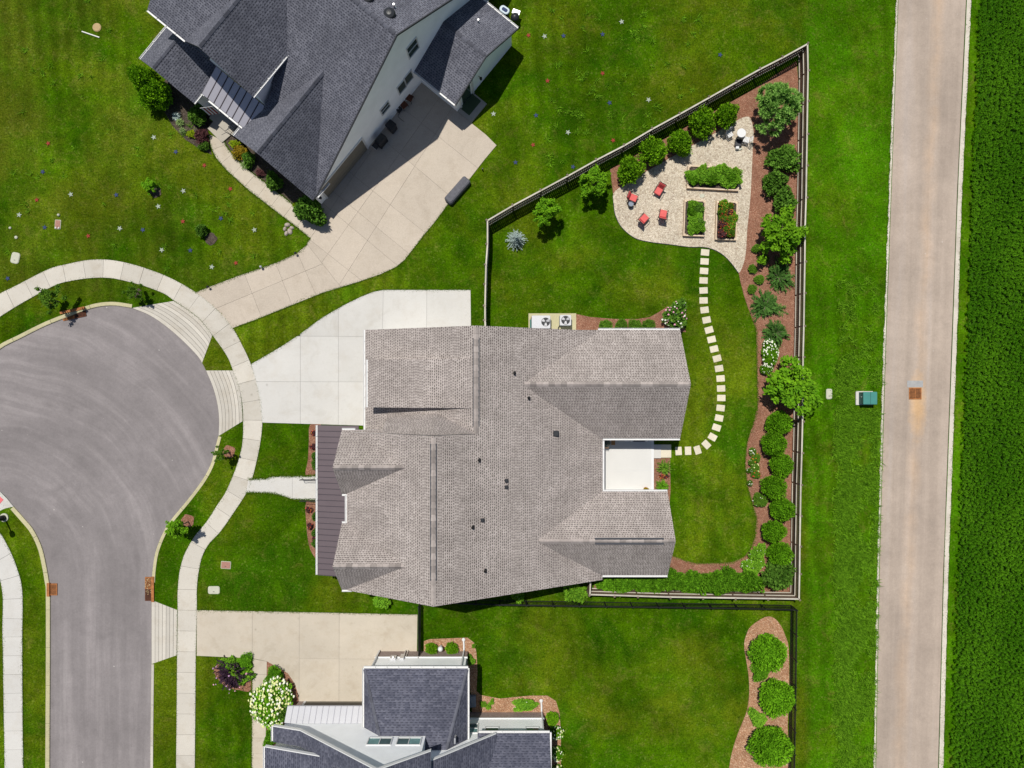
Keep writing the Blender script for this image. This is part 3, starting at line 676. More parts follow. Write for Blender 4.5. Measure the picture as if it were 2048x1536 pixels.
bed('mulch_bed', [(848, 1282), (860, 1278), (935, 1275), (948, 1285), (953, 1305), (955, 1345), (953, 1382), (962, 1390), (1000, 1397), (1060, 1391), (1095, 1391), (1112, 1402), (1119, 1425), (1122, 1470), (1120, 1650), (1078, 1650), (1075, 1432), (945, 1432), (935, 1310), (848, 1310)], M['mulch_tan'], 0.03, 0)
bed('mulch_bed', [(428, 1344), (440, 1325), (470, 1313), (503, 1316), (503, 1378), (480, 1380), (450, 1372)], M['mulch'], 0.028, 3)
bed('planting_bed', [(296, 200), (328, 222), (345, 252), (372, 280), (400, 298), (424, 310), (417, 280), (416, 262), (436, 240), (520, 330), (470, 260), (420, 180), (340, 150)], M['soil'], 0.02, 0)
bed('planting_bed', [(449, 283), (470, 312), (486, 331), (520, 357), (553, 383), (612, 430), (640, 450), (668, 420), (640, 380), (560, 320), (470, 250)], M['soil'], 0.02, 0)
for px, py, r_ in ((458, 903, 12.5), (376, 1041, 12.5), (275, 586, 9), (312, 384, 11), (422, 478, 12)):
    mb = MB(); c0 = W2(px, py); mb.prism([(c0[0] + r_ / S * (1 + 0.1 * math.sin(5 * t_ + px)) * math.cos(t_), c0[1] + r_ / S * (1 + 0.1 * math.cos(4 * t_ + py)) * math.sin(t_)) for t_ in np.linspace(0, 2 * math.pi, 22)[:-1]], -0.1, 0.035)
    tag(mb.build('mulch_ring', M['mulch'] if r_ > 12.2 else M['soil']), kind='structure')
# crop field beyond the lane
mb = MB(); FIELD = [(1955, -400), (1946, 0), (1937, 190), (1928, 384), (1917, 660), (1905, 960), (1899, 1152), (1889, 1536), (1878, 1950), (3200, 1950), (3200, -400)]
mb.prism(pxpoly([(x + (20 if x < 2500 else 0), y) for x, y in FIELD]), -0.1, 0.008); tag(mb.build('crop_field', M['field']), kind='structure')

# ------------------------------------------------------------ houses
GPAR = [None]
def gutter(mb, p, q, out, w=0.13, h=0.11):
    mb = MB()
    p, q = Vector(p), Vector(q); d = (q - p).normalized(); o = Vector((out[0], out[1], 0)).normalized() * w
    vv = [];
    for b in (p, q): vv += [b - Vector((0, 0, h)), b + o - Vector((0, 0, h * 0.8)), b + o + Vector((0, 0, 0.015)), b + o * 0.86 + Vector((0, 0, 0.015)), b + o * 0.80 - Vector((0, 0, h * 0.6)), b + o * 0.12 - Vector((0, 0, h * 0.6)), b + Vector((0, 0, 0.0))]
    n = 7; ff = [[i, (i + 1) % n, n + (i + 1) % n, n + i] for i in range(n)] + [list(range(n)), list(range(n, 2 * n))[::-1]]
    mb.add(vv, ff, 0)
    L = (q - p).length; k = int(L / 0.75)
    for i in range(1, k):                                    # hidden hangers across the trough
        c = p + d * (L * i / k); mb.add([c - d * 0.02, c + d * 0.02, c + d * 0.02 + o, c - d * 0.02 + o, c - d * 0.02 + Vector((0, 0, 0.02)), c + d * 0.02 + Vector((0, 0, 0.02)), c + d * 0.02 + o + Vector((0, 0, 0.02)), c - d * 0.02 + o + Vector((0, 0, 0.02))], [[4, 5, 6, 7], [0, 3, 2, 1], [0, 1, 5, 4], [1, 2, 6, 5], [2, 3, 7, 6], [3, 0, 4, 7]], 0)
    mb.build('gutter', M['white'], GPAR[0])
def ridge_caps(parent, p, q, sA, sB, mat, pitch=0.42, w=0.17):   # sA, sB: unit plan directions down each slope with their fall
    p, q = Vector(p), Vector(q); L = (q - p).length; n = max(2, int(round(L / pitch))); d = (q - p) / n
    a_ = (Vector((sA[0], sA[1], 0)).normalized() + Vector((0, 0, -sA[2]))) * w; b_ = (Vector((sB[0], sB[1], 0)).normalized() + Vector((0, 0, -sB[2]))) * w
    me = None
    for i in range(n):
        if me is None:
            mb_ = MB(); t = Vector((0, 0, 0.022)); t2 = Vector((0, 0, 0.042)); dd = d * 0.97
            vv = [a_ + t, t, b_ + t, dd + a_ + t2, dd + t2, dd + b_ + t2]; vv += [v - Vector((0, 0, 0.04)) for v in vv]
            ff = [[0, 1, 4, 3], [1, 2, 5, 4], [3, 4, 10, 9], [4, 5, 11, 10], [0, 3, 9, 6], [2, 8, 11, 5], [1, 0, 6, 7], [2, 1, 7, 8]]
            if (a_.cross(d)).z > 0: ff = [f[::-1] for f in ff]
            mb_.add([tuple(v) for v in vv], ff); me = mb_.mesh('ridge_cap', mat)
        o = bpy.data.objects.new('ridge_cap', me); col.objects.link(o); o.parent = parent; o.location = p + d * i
def gable_prism(mb, f, prof, a0, a1, mi=0):            # f(a, b, z) -> xyz; prof: list of (b, z)
    n = len(prof); v0 = [f(a0, b, z) for b, z in prof]; v1 = [f(a1, b, z) for b, z in prof]
    ff = [list(range(n)), list(range(n, 2 * n))[::-1]] + [[i, n + i, n + (i + 1) % n, (i + 1) % n] for i in range(n)]
    P = [Vector(v) for v in v0]; nr = Vector((0, 0, 0))
    for i in range(n): nr += P[i].cross(P[(i + 1) % n])
    if nr.dot(Vector(v1[0]) - Vector(v0[0])) > 0: ff = [x[::-1] for x in ff]
    mb.add(v0 + v1, ff, mi)
def window(house, pt, nrm, w, h, panes=2, horiz=False, glass=None, frame=0.07):
    """pt = centre on the wall, nrm = plan outward unit; frame and panes proud of the wall"""
    n = Vector((nrm[0], nrm[1], 0)).normalized(); t = Vector((-n.y, n.x, 0)); u = Vector((0, 0, 1)); c = Vector(pt)
    def bar(mb_, x0, x1, z0, z1, d0, d1):
        vv = [c + t * x + u * z + n * d for d in (d0, d1) for x, z in ((x0, z0), (x1, z0), (x1, z1), (x0, z1))]
        mb_.add(vv, [[4, 5, 6, 7], [3, 2, 1, 0], [0, 1, 5, 4], [1, 2, 6, 5], [2, 3, 7, 6], [3, 0, 4, 7]])
    f = MB(); W_, H_ = w / 2, h / 2
    for x0, x1, z0, z1 in ((-W_ - frame, W_ + frame, H_, H_ + frame), (-W_ - frame, W_ + frame, -H_ - frame, -H_), (-W_ - frame, -W_, -H_, H_), (W_, W_ + frame, -H_, H_)):
        bar(f, x0, x1, z0, z1, -0.02, 0.06)
    if panes == 2:
        if horiz: bar(f, -0.025, 0.025, -H_, H_, -0.02, 0.05)
        else: bar(f, -W_, W_, -0.025, 0.025, -0.02, 0.05)
    win = f.build('window', M['white'], house)
    for k in range(panes):
        g = MB(); e_ = 0.0
        if panes == 1: bar(g, -W_, W_, -H_, H_, -0.01, 0.012)
        elif horiz: bar(g, -W_ if k == 0 else 0.025, -0.025 if k == 0 else W_, -H_, H_, -0.01, 0.012)
        else: bar(g, -W_, W_, -H_ if k == 0 else 0.025, -0.025 if k == 0 else H_, -0.01, 0.012)
        gl = glass[k % len(glass)] if glass else M['glass']
        g.build('pane', gl, win)
    return win
def metal_roof(house, f, a0, a1, n, b0, z0, b1, z1, mat, seam, th=0.06):   # panels side by side along a, falling from b1 to b0
    base = MB(); base.slab([f(a0, b0, z0 - 0.03), f(a1, b0, z0 - 0.03), f(a1, b1, z1 - 0.03), f(a0, b1, z1 - 0.03)], 0.12, 0, 0)
    r = base.build('metal_roof', seam, house)
    for i in range(n):
        s0 = a0 + (a1 - a0) * i / n; s1 = a0 + (a1 - a0) * (i + 1) / n; g = (s1 - s0) * 0.045
        m = MB(); m.slab([f(s0 + g, b0, z0), f(s1 - g, b0, z0), f(s1 - g, b1, z1), f(s0 + g, b1, z1)], 0.03, 0, 0)
        m.build('roof_panel', mat, r)
        m = MB(); m.slab([f(s1 - g * 1.5, b0, z0 + 0.035), f(s1 + g * 0.6, b0, z0 + 0.035), f(s1 + g * 0.6, b1, z1 + 0.035), f(s1 - g * 1.5, b1, z1 + 0.035)], 0.06, 0, 0)
        m.build('standing_seam', seam, r)
    return r
def vent_pipe(parent, p, r=0.06, h=0.32, mat='black'):
    mb_ = MB(); mb_.lathe((p[0], p[1], p[2] - 0.12), [(r * 1.9, 0), (r * 1.9, 0.10), (r, 0.15), (r, 0.12 + h), (r * 0.72, 0.12 + h), (r * 0.72, 0.10)], 12)
    return mb_.build('vent_pipe', M[mat], parent)
def vent_box(parent, p, s_=0.40, slope=(1, 0), mat='black_plastic'):
    mb_ = MB(); mb_.rbox((p[0], p[1], p[2] - 0.15), (s_, s_, 0.33), s_ * 0.18, 0, 0, 3, 0.05)
    return mb_.build('roof_vent', M[mat], parent)

# ---- the large taupe-roofed house in the middle
hm = thing('house', 'large single-storey house with sprawling taupe shingle roof and plum metal porch roof', 'house', (0, 0, 0))
ze = 2.55
def zr(x): return 2.5 + 0.515 * (172.6 - x) / S
def zl2(x): return 8.55 + 0.548 * (x + 132) / S
RX2 = -132; RZ2 = zr(RX2); RX1 = -62; RZ1 = zr(RX1)
RZW = 7.45
roof = MB()
roof.slab([C(RX1, -101, RZ1), C(172.6, -101, 2.5), C(172.6, 373, 2.5), C(RX2, 373, RZ2), C(RX2, 87, RZ2), C(RX1, 87, RZ1)], 0.18)
roof.slab([C(RX2, 87, RZ2), C(RX2, 373, RZ2), C(-299, 373, RZ2 - 0.548 * 167 / S), C(-299, 87, RZ2 - 0.548 * 167 / S)], 0.18)
GZ = 3.5
roof.slab([C(RX1, -101, RZ1), C(RX1, 87, RZ1), C(-274, 87, GZ), C(-274, -101, GZ)], 0.18)
zd0 = RZ1 + (GZ - RZ1) * 8 / 212.0 + 0.03; roof.slab([C(RX1 - 8, -44, zd0), C(RX1 - 8, 42, zd0), C(-260, 42, 5.2), C(-260, -44, 5.2)], 0.16)      # shed dormer over the garage
zq = lambda x: RZ1 + (GZ - RZ1) * (RX1 - x) / (RX1 + 274)
zs = lambda x: RZ2 + 0.548 * (x - RX2) / S
for tri_ in ([(RX1, 86, zq(RX1) + .02), (RX2, 86, RZ2 + .02), (RX2, 52, zq(RX2) - .02)], [(RX1, 86, zq(RX1) + .02), (RX2, 52, zq(RX2) - .02), (RX1, 70, zq(RX1) - .02)], [(RX2, 86, RZ2 + .02), (-228, 86, zs(-228) + .02), (RX2, 52, zq(RX2) - .02)], [(-228, 86, zs(-228) + .02), (-228, 52, zq(-228) - .02), (RX2, 52, zq(RX2) - .02)]):
    roof.slab([C(*q_) for q_ in tri_], 0.1)
def xgable(roof, yr, y0, y1, xa, xb, zt, z0, z1):       # ridge along x
    roof.slab([C(xa, yr, zt), C(xb, yr, zt), C(xb, y0, z0), C(xa, y0, z0)], 0.17)
    roof.slab([C(xa, yr, zt), C(xb, yr, zt), C(xb, y1, z1), C(xa, y1, z1)], 0.17)
xgable(roof, 0.5, -103, 103.6, 15, 320, 5.55, ze, ze)
xgable(roof, 284.5, 204.4, 364, 45, 296, 5.05, ze, ze)
EZ = 5.0
xgable(roof, 144, 83, 199, -308, -170, RZW, EZ, EZ)
xgable(roof, 313.7, 252, 372.4, -308, -170, RZW, EZ, EZ)
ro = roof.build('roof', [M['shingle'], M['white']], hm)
s5 = 0.515
ridge_caps(ro, C(RX2, 90, RZ2), C(RX2, 370, RZ2), (1, 0, s5), (-1, 0, 0.548), M['shingle_cap'])
ridge_caps(ro, C(RX1, -98, RZ1), C(RX1, 86, RZ1), (1, 0, s5), (-1, 0, 0.42), M['shingle_cap'])
ridge_caps(ro, C(22, 0.5, 5.55), C(318, 0.5, 5.55), (0, 1, 0.75), (0, -1, 0.75), M['shingle_cap'])
ridge_caps(ro, C(52, 284.5, 5.05), C(294, 284.5, 5.05), (0, 1, 0.8), (0, -1, 0.82), M['shingle_cap'])
ridge_caps(ro, C(-306, 144, RZW), C(-180, 144, RZW), (0, 1, 1.1), (0, -1, 1.1), M['shingle_cap'])
ridge_caps(ro, C(-306, 313.7, RZW), C(-180, 313.7, RZW), (0, 1, 1.1), (0, -1, 1.1), M['shingle_cap'])
# ridge vents: the dark raised strips under the caps
for (p, q, dx, dy) in ((C(RX2, 100, RZ2), C(RX2, 330, RZ2), 1, 0), (C(RX1, -80, RZ1), C(RX1, 74, RZ1), 1, 0), (C(150, 284.5, 5.05), C(275, 284.5, 5.05), 0, 1)):
    mb = MB(); cx, cy = (p[0] + q[0]) / 2, (p[1] + q[1]) / 2
    mb.box((cx, cy, p[2] - 0.20), (0.44 if dx else abs(q[0] - p[0]), abs(q[1] - p[1]) if dx else 0.44, 0.150)); mb.build('ridge_vent', M['fascia'], ro)
def onroof(px, py):
    z = 5.0
    for _ in range(12): z = zr((px - 1024) * (1 - z / H))
    return W(px, py, z)
for px, py in ((1028, 746), (1057, 796), (958, 920), (945, 1054), (970, 1141)): vent_pipe(ro, onroof(px, py), 0.075, 0.34, 'black')
for px, py, s_ in ((1112, 867, 0.40), (1013, 961, 0.24), (1013, 974, 0.24), (965, 1040, 0.24)): vent_box(ro, onroof(px, py), s_)
wl = MB()
gable_prism(wl, lambda y, x, z: C(x, y, z), [(-262, 0), (164, 0), (164, 2.3), (RX1, RZ1 - 0.25), (-262, 3.45)], -93, 80)
gable_prism(wl, lambda y, x, z: C(x, y, z), [(-291, 0), (164, 0), (164, 2.3), (RX2, RZ2 - 0.28), (-291, 5.0)], 95, 364)
gable_prism(wl, lambda x, y, z: C(x, y, z), [(-94, 0), (94, 0), (94, 2.42), (0.5, 5.3), (-94, 2.42)], 120, 312)
gable_prism(wl, lambda x, y, z: C(x, y, z), [(215, 0), (354, 0), (354, 2.45), (284.5, 4.8), (215, 2.45)], 120, 288)
for yr in (144, 313.7):
    gable_prism(wl, lambda x, y, z: C(x, y, z), [(yr - 52, 0), (yr + 50, 0), (yr + 50, 5.1), (yr, 7.15), (yr - 52, 5.1)], -300, -200)
wl.box((*C(-252, -1)[:2], 3.0), (6 / S, 82 / S, 2.0), 0)
for ys_ in (38, -40): gable_prism(wl, lambda y, x, z: C(x, y, z), [(-254, 3.4), (RX1 - 40, RZ1 - 1.0), (RX1 - 40, RZ1 - 0.55), (-254, 4.98)], ys_ - 1.5, ys_ + 1.5)
wl.build('wall', M['siding'], hm)
GPAR[0] = hm
gutter(None, C(172.6, 104, 2.5), C(172.6, 204, 2.5), (1, 0)); gutter(None, C(164, -103, ze), C(320, -103, ze), (0, 1)); gutter(None, C(173, 103.6, ze), C(320, 103.6, ze), (0, -1))
gutter(None, C(173, 204.4, ze), C(296, 204.4, ze), (0, 1)); gutter(None, C(170, 364, ze), C(296, 364, ze), (0, -1)); gutter(None, C(-274, -101, GZ), C(-274, 86, GZ), (-1, 0)); gutter(None, C(-260, -44, 5.2), C(-260, 42, 5.2), (-1, 0))
zl_ = RZ2 - 0.548 * 167 / S
gutter(None, C(-299, 201, zl_), C(-299, 250, zl_), (-1, 0)); gutter(None, C(-308, 199, EZ), C(-299, 199, EZ), (0, -1)); gutter(None, C(-308, 252, EZ), C(-299, 252, EZ), (0, 1)); gutter(None, C(-308, 372.4, EZ), C(-290, 372.4, EZ), (0, -1)); gutter(None, C(-308, 83, EZ), C(-284, 83, EZ), (0, 1))
gutter(None, C(-368, 78, 2.85), C(-368, 361, 2.85), (-1, 0))
metal_roof(hm, lambda a_, b, z: C(b, a_, z), 78, 361, 26, -367, 2.86, -286, 3.6, M['metal_purple'], M['seam'])
for yy in (88, 150, 178, 230, 290, 352): mb = MB(); mb.box((*C(-358, yy)[:2], 0.0), (0.16, 0.16, 2.75)); mb.build('porch_post', M['white'], hm)
mb = MB(); mb.prism([C(-380, 95)[:2], C(-291, 95)[:2], C(-291, 345)[:2], C(-380, 345)[:2]], 0.0, 0.16); mb.build('porch_floor', M['conc_white'], hm)
mb = MB(); mb.prism([C(-408, 196)[:2], C(-380.5, 196)[:2], C(-380.5, 228)[:2], C(-408, 228)[:2]], 0.0, 0.13); mb.build('porch_step', M['conc_white'], hm)
for yy in (189, 231):
    mb = MB(); a0, a1 = C(-418, yy), C(-372, yy)
    for zz in (0.92, 0.5): mb.tube([(a0[0], a0[1], zz), (a1[0], a1[1], zz + 0.1)], 0.022, 6)
    for t_ in (0, 0.5, 1): mb.tube([(a0[0] + (a1[0] - a0[0]) * t_, a0[1], 0.05), (a0[0] + (a1[0] - a0[0]) * t_, a0[1], 0.93 + 0.1 * t_)], 0.02, 6)
    mb.build('handrail', M['black'], hm)
# patio deck on the garden side
mb = MB(); mb.prism([C(160, 96)[:2], C(282, 96)[:2], C(282, 216)[:2], C(160, 216)[:2]], 0.0, 0.31); pt = mb.build('patio', M['white'], hm)
for y0, y1 in ((96, 172.5), (173, 216)):
    mb = MB(); mb.prism([C(160, y0)[:2], C(277, y0)[:2], C(277, y1)[:2], C(160, y1)[:2]], 0.30, 0.325); mb.build('deck_panel', M['deck'], pt)
mb = MB(); mb.prism(pxpoly([(1305, 889), (1321, 889), (1321, 916), (1305, 916)]), 0.0, 0.16); mb.build('patio_step', M['conc_white'], hm)
mb = MB(); mb.prism(pxpoly([(1321.3, 889), (1342, 889), (1342, 915), (1321.3, 915)]), 0.0, 0.07); tag(mb.build('landing', M['step']), kind='structure')

# ---- the turned white house with the charcoal roof
ht = thing('house', 'tall white house with charcoal shingle gables and pale grey metal porch roof', 'house', HU(600, -300))
SM = 0.586
def zm(v): return 9.0 - SM * abs(v + 381.4) / S
roof = MB(); sl = roof.slab
sl([HU(763.5, -381.4, 9.0), HU(763.5, -94.6, zm(-94.6)), HU(600, -94.6, zm(-94.6)), HU(600, -200, zm(-200)), HU(525, -200, zm(-200)), HU(525, -381.4, 9.0)], 0.18)
sl([HU(763.5, -381.4, 9.0), HU(763.5, -668, zm(-668)), HU(400, -668, zm(-668)), HU(400, -381.4, 9.0)], 0.18)
def vgable(ur, u0, u1, va, vb, zt, z0, z1):             # ridge along v
    sl([HU(ur, va, zt), HU(ur, vb, zt), HU(u0, vb, z0), HU(u0, va, z0)], 0.17); sl([HU(ur, va, zt), HU(ur, vb, zt), HU(u1, vb, z1), HU(u1, va, z1)], 0.17)
vgable(525, 447, 603, -157, -420, 9.15, 6.1, 6.1)
sl([HU(676, -84, 6.5), HU(676, -290, 6.5), HU(569.5, -290, 2.52), HU(569.5, -84, 2.52)], 0.17); sl([HU(676, -84, 6.5), HU(763.8, -84, 2.52), HU(763.8, -97, 2.52), HU(676, -285, 6.5)], 0.17)
vgable(408, 343, 474, -84, -168, 4.75, 2.7, 2.7)
sl([HU(361, -158, 6.1), HU(500, -158, 6.1), HU(500, -293, 9.14), HU(361, -293, 9.14)], 0.17)
sl([HU(361, -293, 9.14), HU(500, -293, 9.14), HU(500, -428, 6.1), HU(361, -428, 6.1)], 0.17)
sl([HU(750, -397.7, 2.5), HU(858, -397.7, 2.5), HU(858, -491.5, 4.05), HU(750, -491.5, 4.05)], 0.17)
sl([HU(750, -585, 2.5), HU(858, -585, 2.5), HU(858, -491.5, 4.05), HU(750, -491.5, 4.05)], 0.17)
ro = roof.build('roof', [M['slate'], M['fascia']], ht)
def dirv(u, v): return (u * U_[0] + v * V_[0], -(u * U_[1] + v * V_[1]))
dV, dU = dirv(0, 1), dirv(1, 0); nV, nU = (-dV[0], -dV[1]), (-dU[0], -dU[1])
ridge_caps(ro, HU(530, -381.4, 9.0), HU(761, -381.4, 9.0), (*dV, SM), (*nV, SM), M['slate_cap'], 0.5, 0.13)
ridge_caps(ro, HU(525, -400, 9.15), HU(525, -159, 9.15), (*dU, 1.0), (*nU, 1.0), M['slate_cap'], 0.5, 0.13)
ridge_caps(ro, HU(676, -268, 6.5), HU(676, -86, 6.5), (*dU, 1.15), (*nU, 0.97), M['slate_cap'], 0.5, 0.13)
ridge_caps(ro, HU(408, -158, 4.75), HU(408, -86, 4.75), (*dU, 0.8), (*nU, 0.8), M['slate_cap'], 0.5, 0.13)
ridge_caps(ro, HU(760, -491.5, 4.05), HU(856, -491.5, 4.05), (*dV, 0.43), (*nV, 0.43), M['slate_cap'], 0.5, 0.13)
def on_back(px, py):
    z = 7.5
    for _ in range(15):
        x, y, _z = W(px, py, z); gx, gy = x * S + 1024, 768 - y * S; z = zm(gx * V_[0] + gy * V_[1])
    return W(px, py, z)
for px, py in ((779, 28), (735, -4)):
    p = on_back(px, py); mb = MB(); mb.lathe((p[0], p[1], p[2] - 0.15), [(0.38, 0), (0.40, 0.22), (0.34, 0.33), (0.16, 0.40), (0.02, 0.42)], 18); mb.build('turbine_vent', M['black_plastic'], ro)
vent_pipe(ro, on_back(789, 14), 0.06, 0.35, 'steel')
p = HU(800, -540, 2.5 + 1.55 * 45 / 93.5); vent_pipe(ro, p, 0.06, 0.32, 'steel')
wl = MB()
FV = lambda v, u, z: HU(u, v, z)
gable_prism(wl, FV, [(455, 0), (595, 0), (595, 5.85), (525, 8.75), (455, 5.85)], -165, -420)
gable_prism(wl, lambda u, v, z: HU(u, v, z), [(-166, 0), (-166, 5.85), (-293, 8.8), (-420, 5.85), (-420, 0)], 369, 456)
gable_prism(wl, lambda u, v, z: HU(u, v, z), [(-103, 0), (-103, 2.45), (-381.4, 8.72), (-660, 2.45), (-660, 0)], 608, 757.5)
gable_prism(wl, FV, [(578, 0), (757, 0), (757, 2.4), (676, 6.1), (578, 2.35)], -91, -240)
gable_prism(wl, FV, [(350, 0), (466, 0), (466, 2.5), (408, 4.45), (350, 2.5)], -92, -168)
gable_prism(wl, lambda u, v, z: HU(u, v, z), [(-406, 0), (-406, 2.35), (-491.5, 3.8), (-577, 2.35), (-577, 0)], 757, 850)
wl.build('wall', M['stucco'], ht)
trim = MB()
def rake(a_, b_, w=0.05, h=0.17):
    a_, b_ = Vector(a_), Vector(b_)
    trim.add([a_ + Vector((0, 0, 0.012)), b_ + Vector((0, 0, 0.012)), b_ - Vector((0, 0, h)), a_ - Vector((0, 0, h))] + [v + Vector((dU[0], dU[1], 0)) * w for v in (a_ + Vector((0, 0, 0.012)), b_ + Vector((0, 0, 0.012)), b_ - Vector((0, 0, h)), a_ - Vector((0, 0, h)))],
             [[0, 1, 5, 4], [4, 5, 6, 7], [7, 6, 2, 3], [0, 4, 7, 3], [1, 2, 6, 5], [0, 3, 2, 1]])
rake(HU(764, -381.4, 9.0), HU(764, -94.6, zm(-94.6))); rake(HU(764, -381.4, 9.0), HU(764, -668, zm(-668)))
rake(HU(858.4, -397.7, 2.5), HU(858.4, -491.5, 4.05)); rake(HU(858.4, -585, 2.5), HU(858.4, -491.5, 4.05))
trim.build('rake_board', M['fascia'], ht)
GPAR[0] = ht
gutter(None, HU(361, -158, 6.1), HU(447, -158, 6.1), dV, 0.12); gutter(None, HU(603, -157, 6.1), HU(603, -262, 6.1), dU, 0.12); gutter(None, HU(474, -84, 2.7), HU(474, -150, 2.7), dU); gutter(None, HU(343, -84, 2.7), HU(343, -168, 2.7), nU)
gutter(None, HU(494, -107, 2.8), HU(590, -107, 2.8), dV); gutter(None, HU(569.5, -84, 2.52), HU(569.5, -108, 2.52), nU); gutter(None, HU(766, -94.6, 2.54), HU(766, -130, 2.54), dU); gutter(None, HU(757, -397.7, 2.5), HU(858, -397.7, 2.5), dV); gutter(None, HU(757, -585, 2.5), HU(858, -585, 2.5), nV)
metal_roof(ht, lambda a_, b, z: HU(a_, b, z), 476, 596, 8, -107.5, 2.82, -163, 3.55, M['metal_grey'], M['seam'])
mb = MB(); mb.prism([HU(466, -166)[:2], HU(578, -166)[:2], HU(578, -92)[:2], HU(520, -82)[:2], HU(478, -82)[:2]], 0.0, 0.30); mb.build('porch_floor', M['dark_slab'], ht)
mb = MB(); mb.prism([HU(486, -82)[:2], HU(530, -82)[:2], HU(526, -60)[:2], HU(486, -64)[:2]], 0.0, 0.14); mb.build('porch_step', M['dark_slab'], ht)
mb = MB(); mb.tube([HU(480, -108, 0.3), HU(480, -108, 2.75)], 0.08, 8); mb.build('porch_post', M['white'], ht); mb = MB(); mb.tube([HU(566, -108, 0.3), HU(566, -108, 2.75)], 0.08, 8); mb.build('porch_post', M['white'], ht)
mb = MB(); a0, a1 = HU(533, -84, 0.3), HU(533, -112, 0.3)
for zz in (0.15, 0.9): mb.tube([(a0[0], a0[1], 0.3 + zz), (a1[0], a1[1], 0.3 + zz)], 0.022, 6)
for k in range(9): t_ = k / 8; mb.tube([(a0[0] + (a1[0] - a0[0]) * t_, a0[1] + (a1[1] - a0[1]) * t_, 0.3), (a0[0] + (a1[0] - a0[0]) * t_, a0[1] + (a1[1] - a0[1]) * t_, 1.2)], 0.012, 5)
mb.build('railing', M['black'], ht)
def on_wall_u(px, py, u0):
    rx, ry = px - 1024, py - 768; k = (u0 - (1024 * U_[0] + 768 * U_[1])) / (rx * U_[0] + ry * U_[1])
    return W(px, py, H * (1 - k))
for px, py, w_, h_, pn in ((825, 96, 1.0, 1.35, 2), (803, 174, 0.75, 1.1, 1), (817, 155, 0.75, 1.1, 1), (770, 216, 0.85, 0.85, 2)):
    window(ht, on_wall_u(px, py, 757.6), dU, w_, h_, pn)
mb = MB(); c0 = HU(757.7, -172, 0.0); an = math.atan2(dU[1], dU[0])
for k in range(4): mb.box((c0[0], c0[1], 0.02 + k * 0.53), (0.07, 4.75, 0.515), an)
mb.build('garage_door', M['door'], ht)
mb = MB(); mb.box((*HU(758, -172)[:2], 2.14), (0.12, 5.05, 0.14), an); mb.box((*HU(758, -236)[:2], 0.0), (0.10, 0.14, 2.14), an); mb.box((*HU(758, -108)[:2], 0.0), (0.10, 0.14, 2.14), an); mb.build('door_frame', M['white'], ht)
mb = MB(); mb.box((*HU(850.2, -436)[:2], 0.1), (0.08, 0.95, 2.05), an); dr = mb.build('door', M['glass'], ht)
mb = MB(); mb.box((*HU(851, -417)[:2], 0.05), (0.12, 0.14, 2.2), an); mb.build('frame', M['white'], dr); mb = MB(); mb.box((*HU(851, -455)[:2], 0.05), (0.12, 0.14, 2.2), an); mb.build('frame', M['white'], dr)
mb = MB(); p0 = HU(852, -474, 1.7); mb.tube([p0, (p0[0] + dU[0] * 0.15, p0[1] + dU[1] * 0.15, 1.72)], 0.03, 6); mb.lathe((p0[0] + dU[0] * 0.2, p0[1] + dU[1] * 0.2, 1.48), [(0.09, 0), (0.11, 0.2), (0.03, 0.28)], 10); mb.build('wall_lamp', M['black'], ht)
mb = MB(); p0 = HU(759, -98, 1.75); mb.lathe((p0[0] + dU[0] * 0.14, p0[1] + dU[1] * 0.14, 1.5), [(0.10, 0), (0.12, 0.22), (0.03, 0.3)], 10); mb.tube([p0, (p0[0] + dU[0] * 0.14, p0[1] + dU[1] * 0.14, 1.75)], 0.03, 6); mb.build('wall_lamp', M['black'], ht)
mb = MB(); mb.prism([HU(850, -455)[:2], HU(886, -455)[:2], HU(886, -406)[:2], HU(850, -406)[:2]], -0.05, 0.12); mb.build('door_step', M['dark_slab'], ht)

# ---- the white house with brick base and blue-black roof
hb = thing('house', 'white siding house with brick base, blue-black shingle roofs and white metal garage canopy', 'house', A(820, 1550))
roof = MB(); sl = roof.slab
def zf(y): return 4.06 + 0.28 * (y - 1293) / S
sl([A(751, 1293, 4.06), A(942, 1293, 4.06), A(907, 1424, zf(1424)), A(868, 1424, zf(1424)), A(868, 1402, zf(1402)), A(785, 1402, zf(1402))], 0.16)
sl([A(751, 1293, 4.06), A(785, 1402, zf(1402)), A(751, 1402, 4.06)], 0.16); sl([A(942, 1293, 4.06), A(942, 1424, 4.06), A(907, 1424, zf(1424))], 0.16)
def zh(x): return 10.1 - 0.78 * (805 - x) / S if x <= 805 else 10.1 - 0.72 * (x - 805) / S
sl([A(588, 1393, 4.62), A(642, 1393, zh(642)), A(642, 1421, zh(642)), A(588, 1421, 4.62)], 0.2)
sl([A(642, 1393, zh(642)), A(805, 1393, 10.1), A(805, 1421, 10.1), A(642, 1421, zh(642))], 0.2)
sl([A(725, 1421.2, zh(725)), A(805, 1421.2, 10.1), A(805, 1750, 10.1), A(725, 1750, zh(725))], 0.2)
sl([A(805, 1393, 10.1), A(886, 1393, zh(886)), A(886, 1750, zh(886)), A(805, 1750, 10.1)], 0.2)
sl([A(879, 1416, 7.6), A(995, 1416, 3.9), A(995, 1750, 3.9), A(879, 1750, 7.6)], 0.19)
sl([A(960, 1416.5, 3.74), A(1094, 1416.5, 3.74), A(1094, 1500, 4.55), A(960, 1500, 4.55)], 0.16)
sl([A(960, 1500.4, 4.55), A(1094, 1500.4, 4.55), A(1094, 1750, 4.6), A(960, 1750, 4.6)], 0.16)
sl([A(580, 1420.5, 5.35), A(790, 1420.5, 7.7), A(790, 1750, 7.7), A(580, 1750, 5.35)], 0.17)
ro = roof.build('roof', [M['slate2'], M['white']], hb)
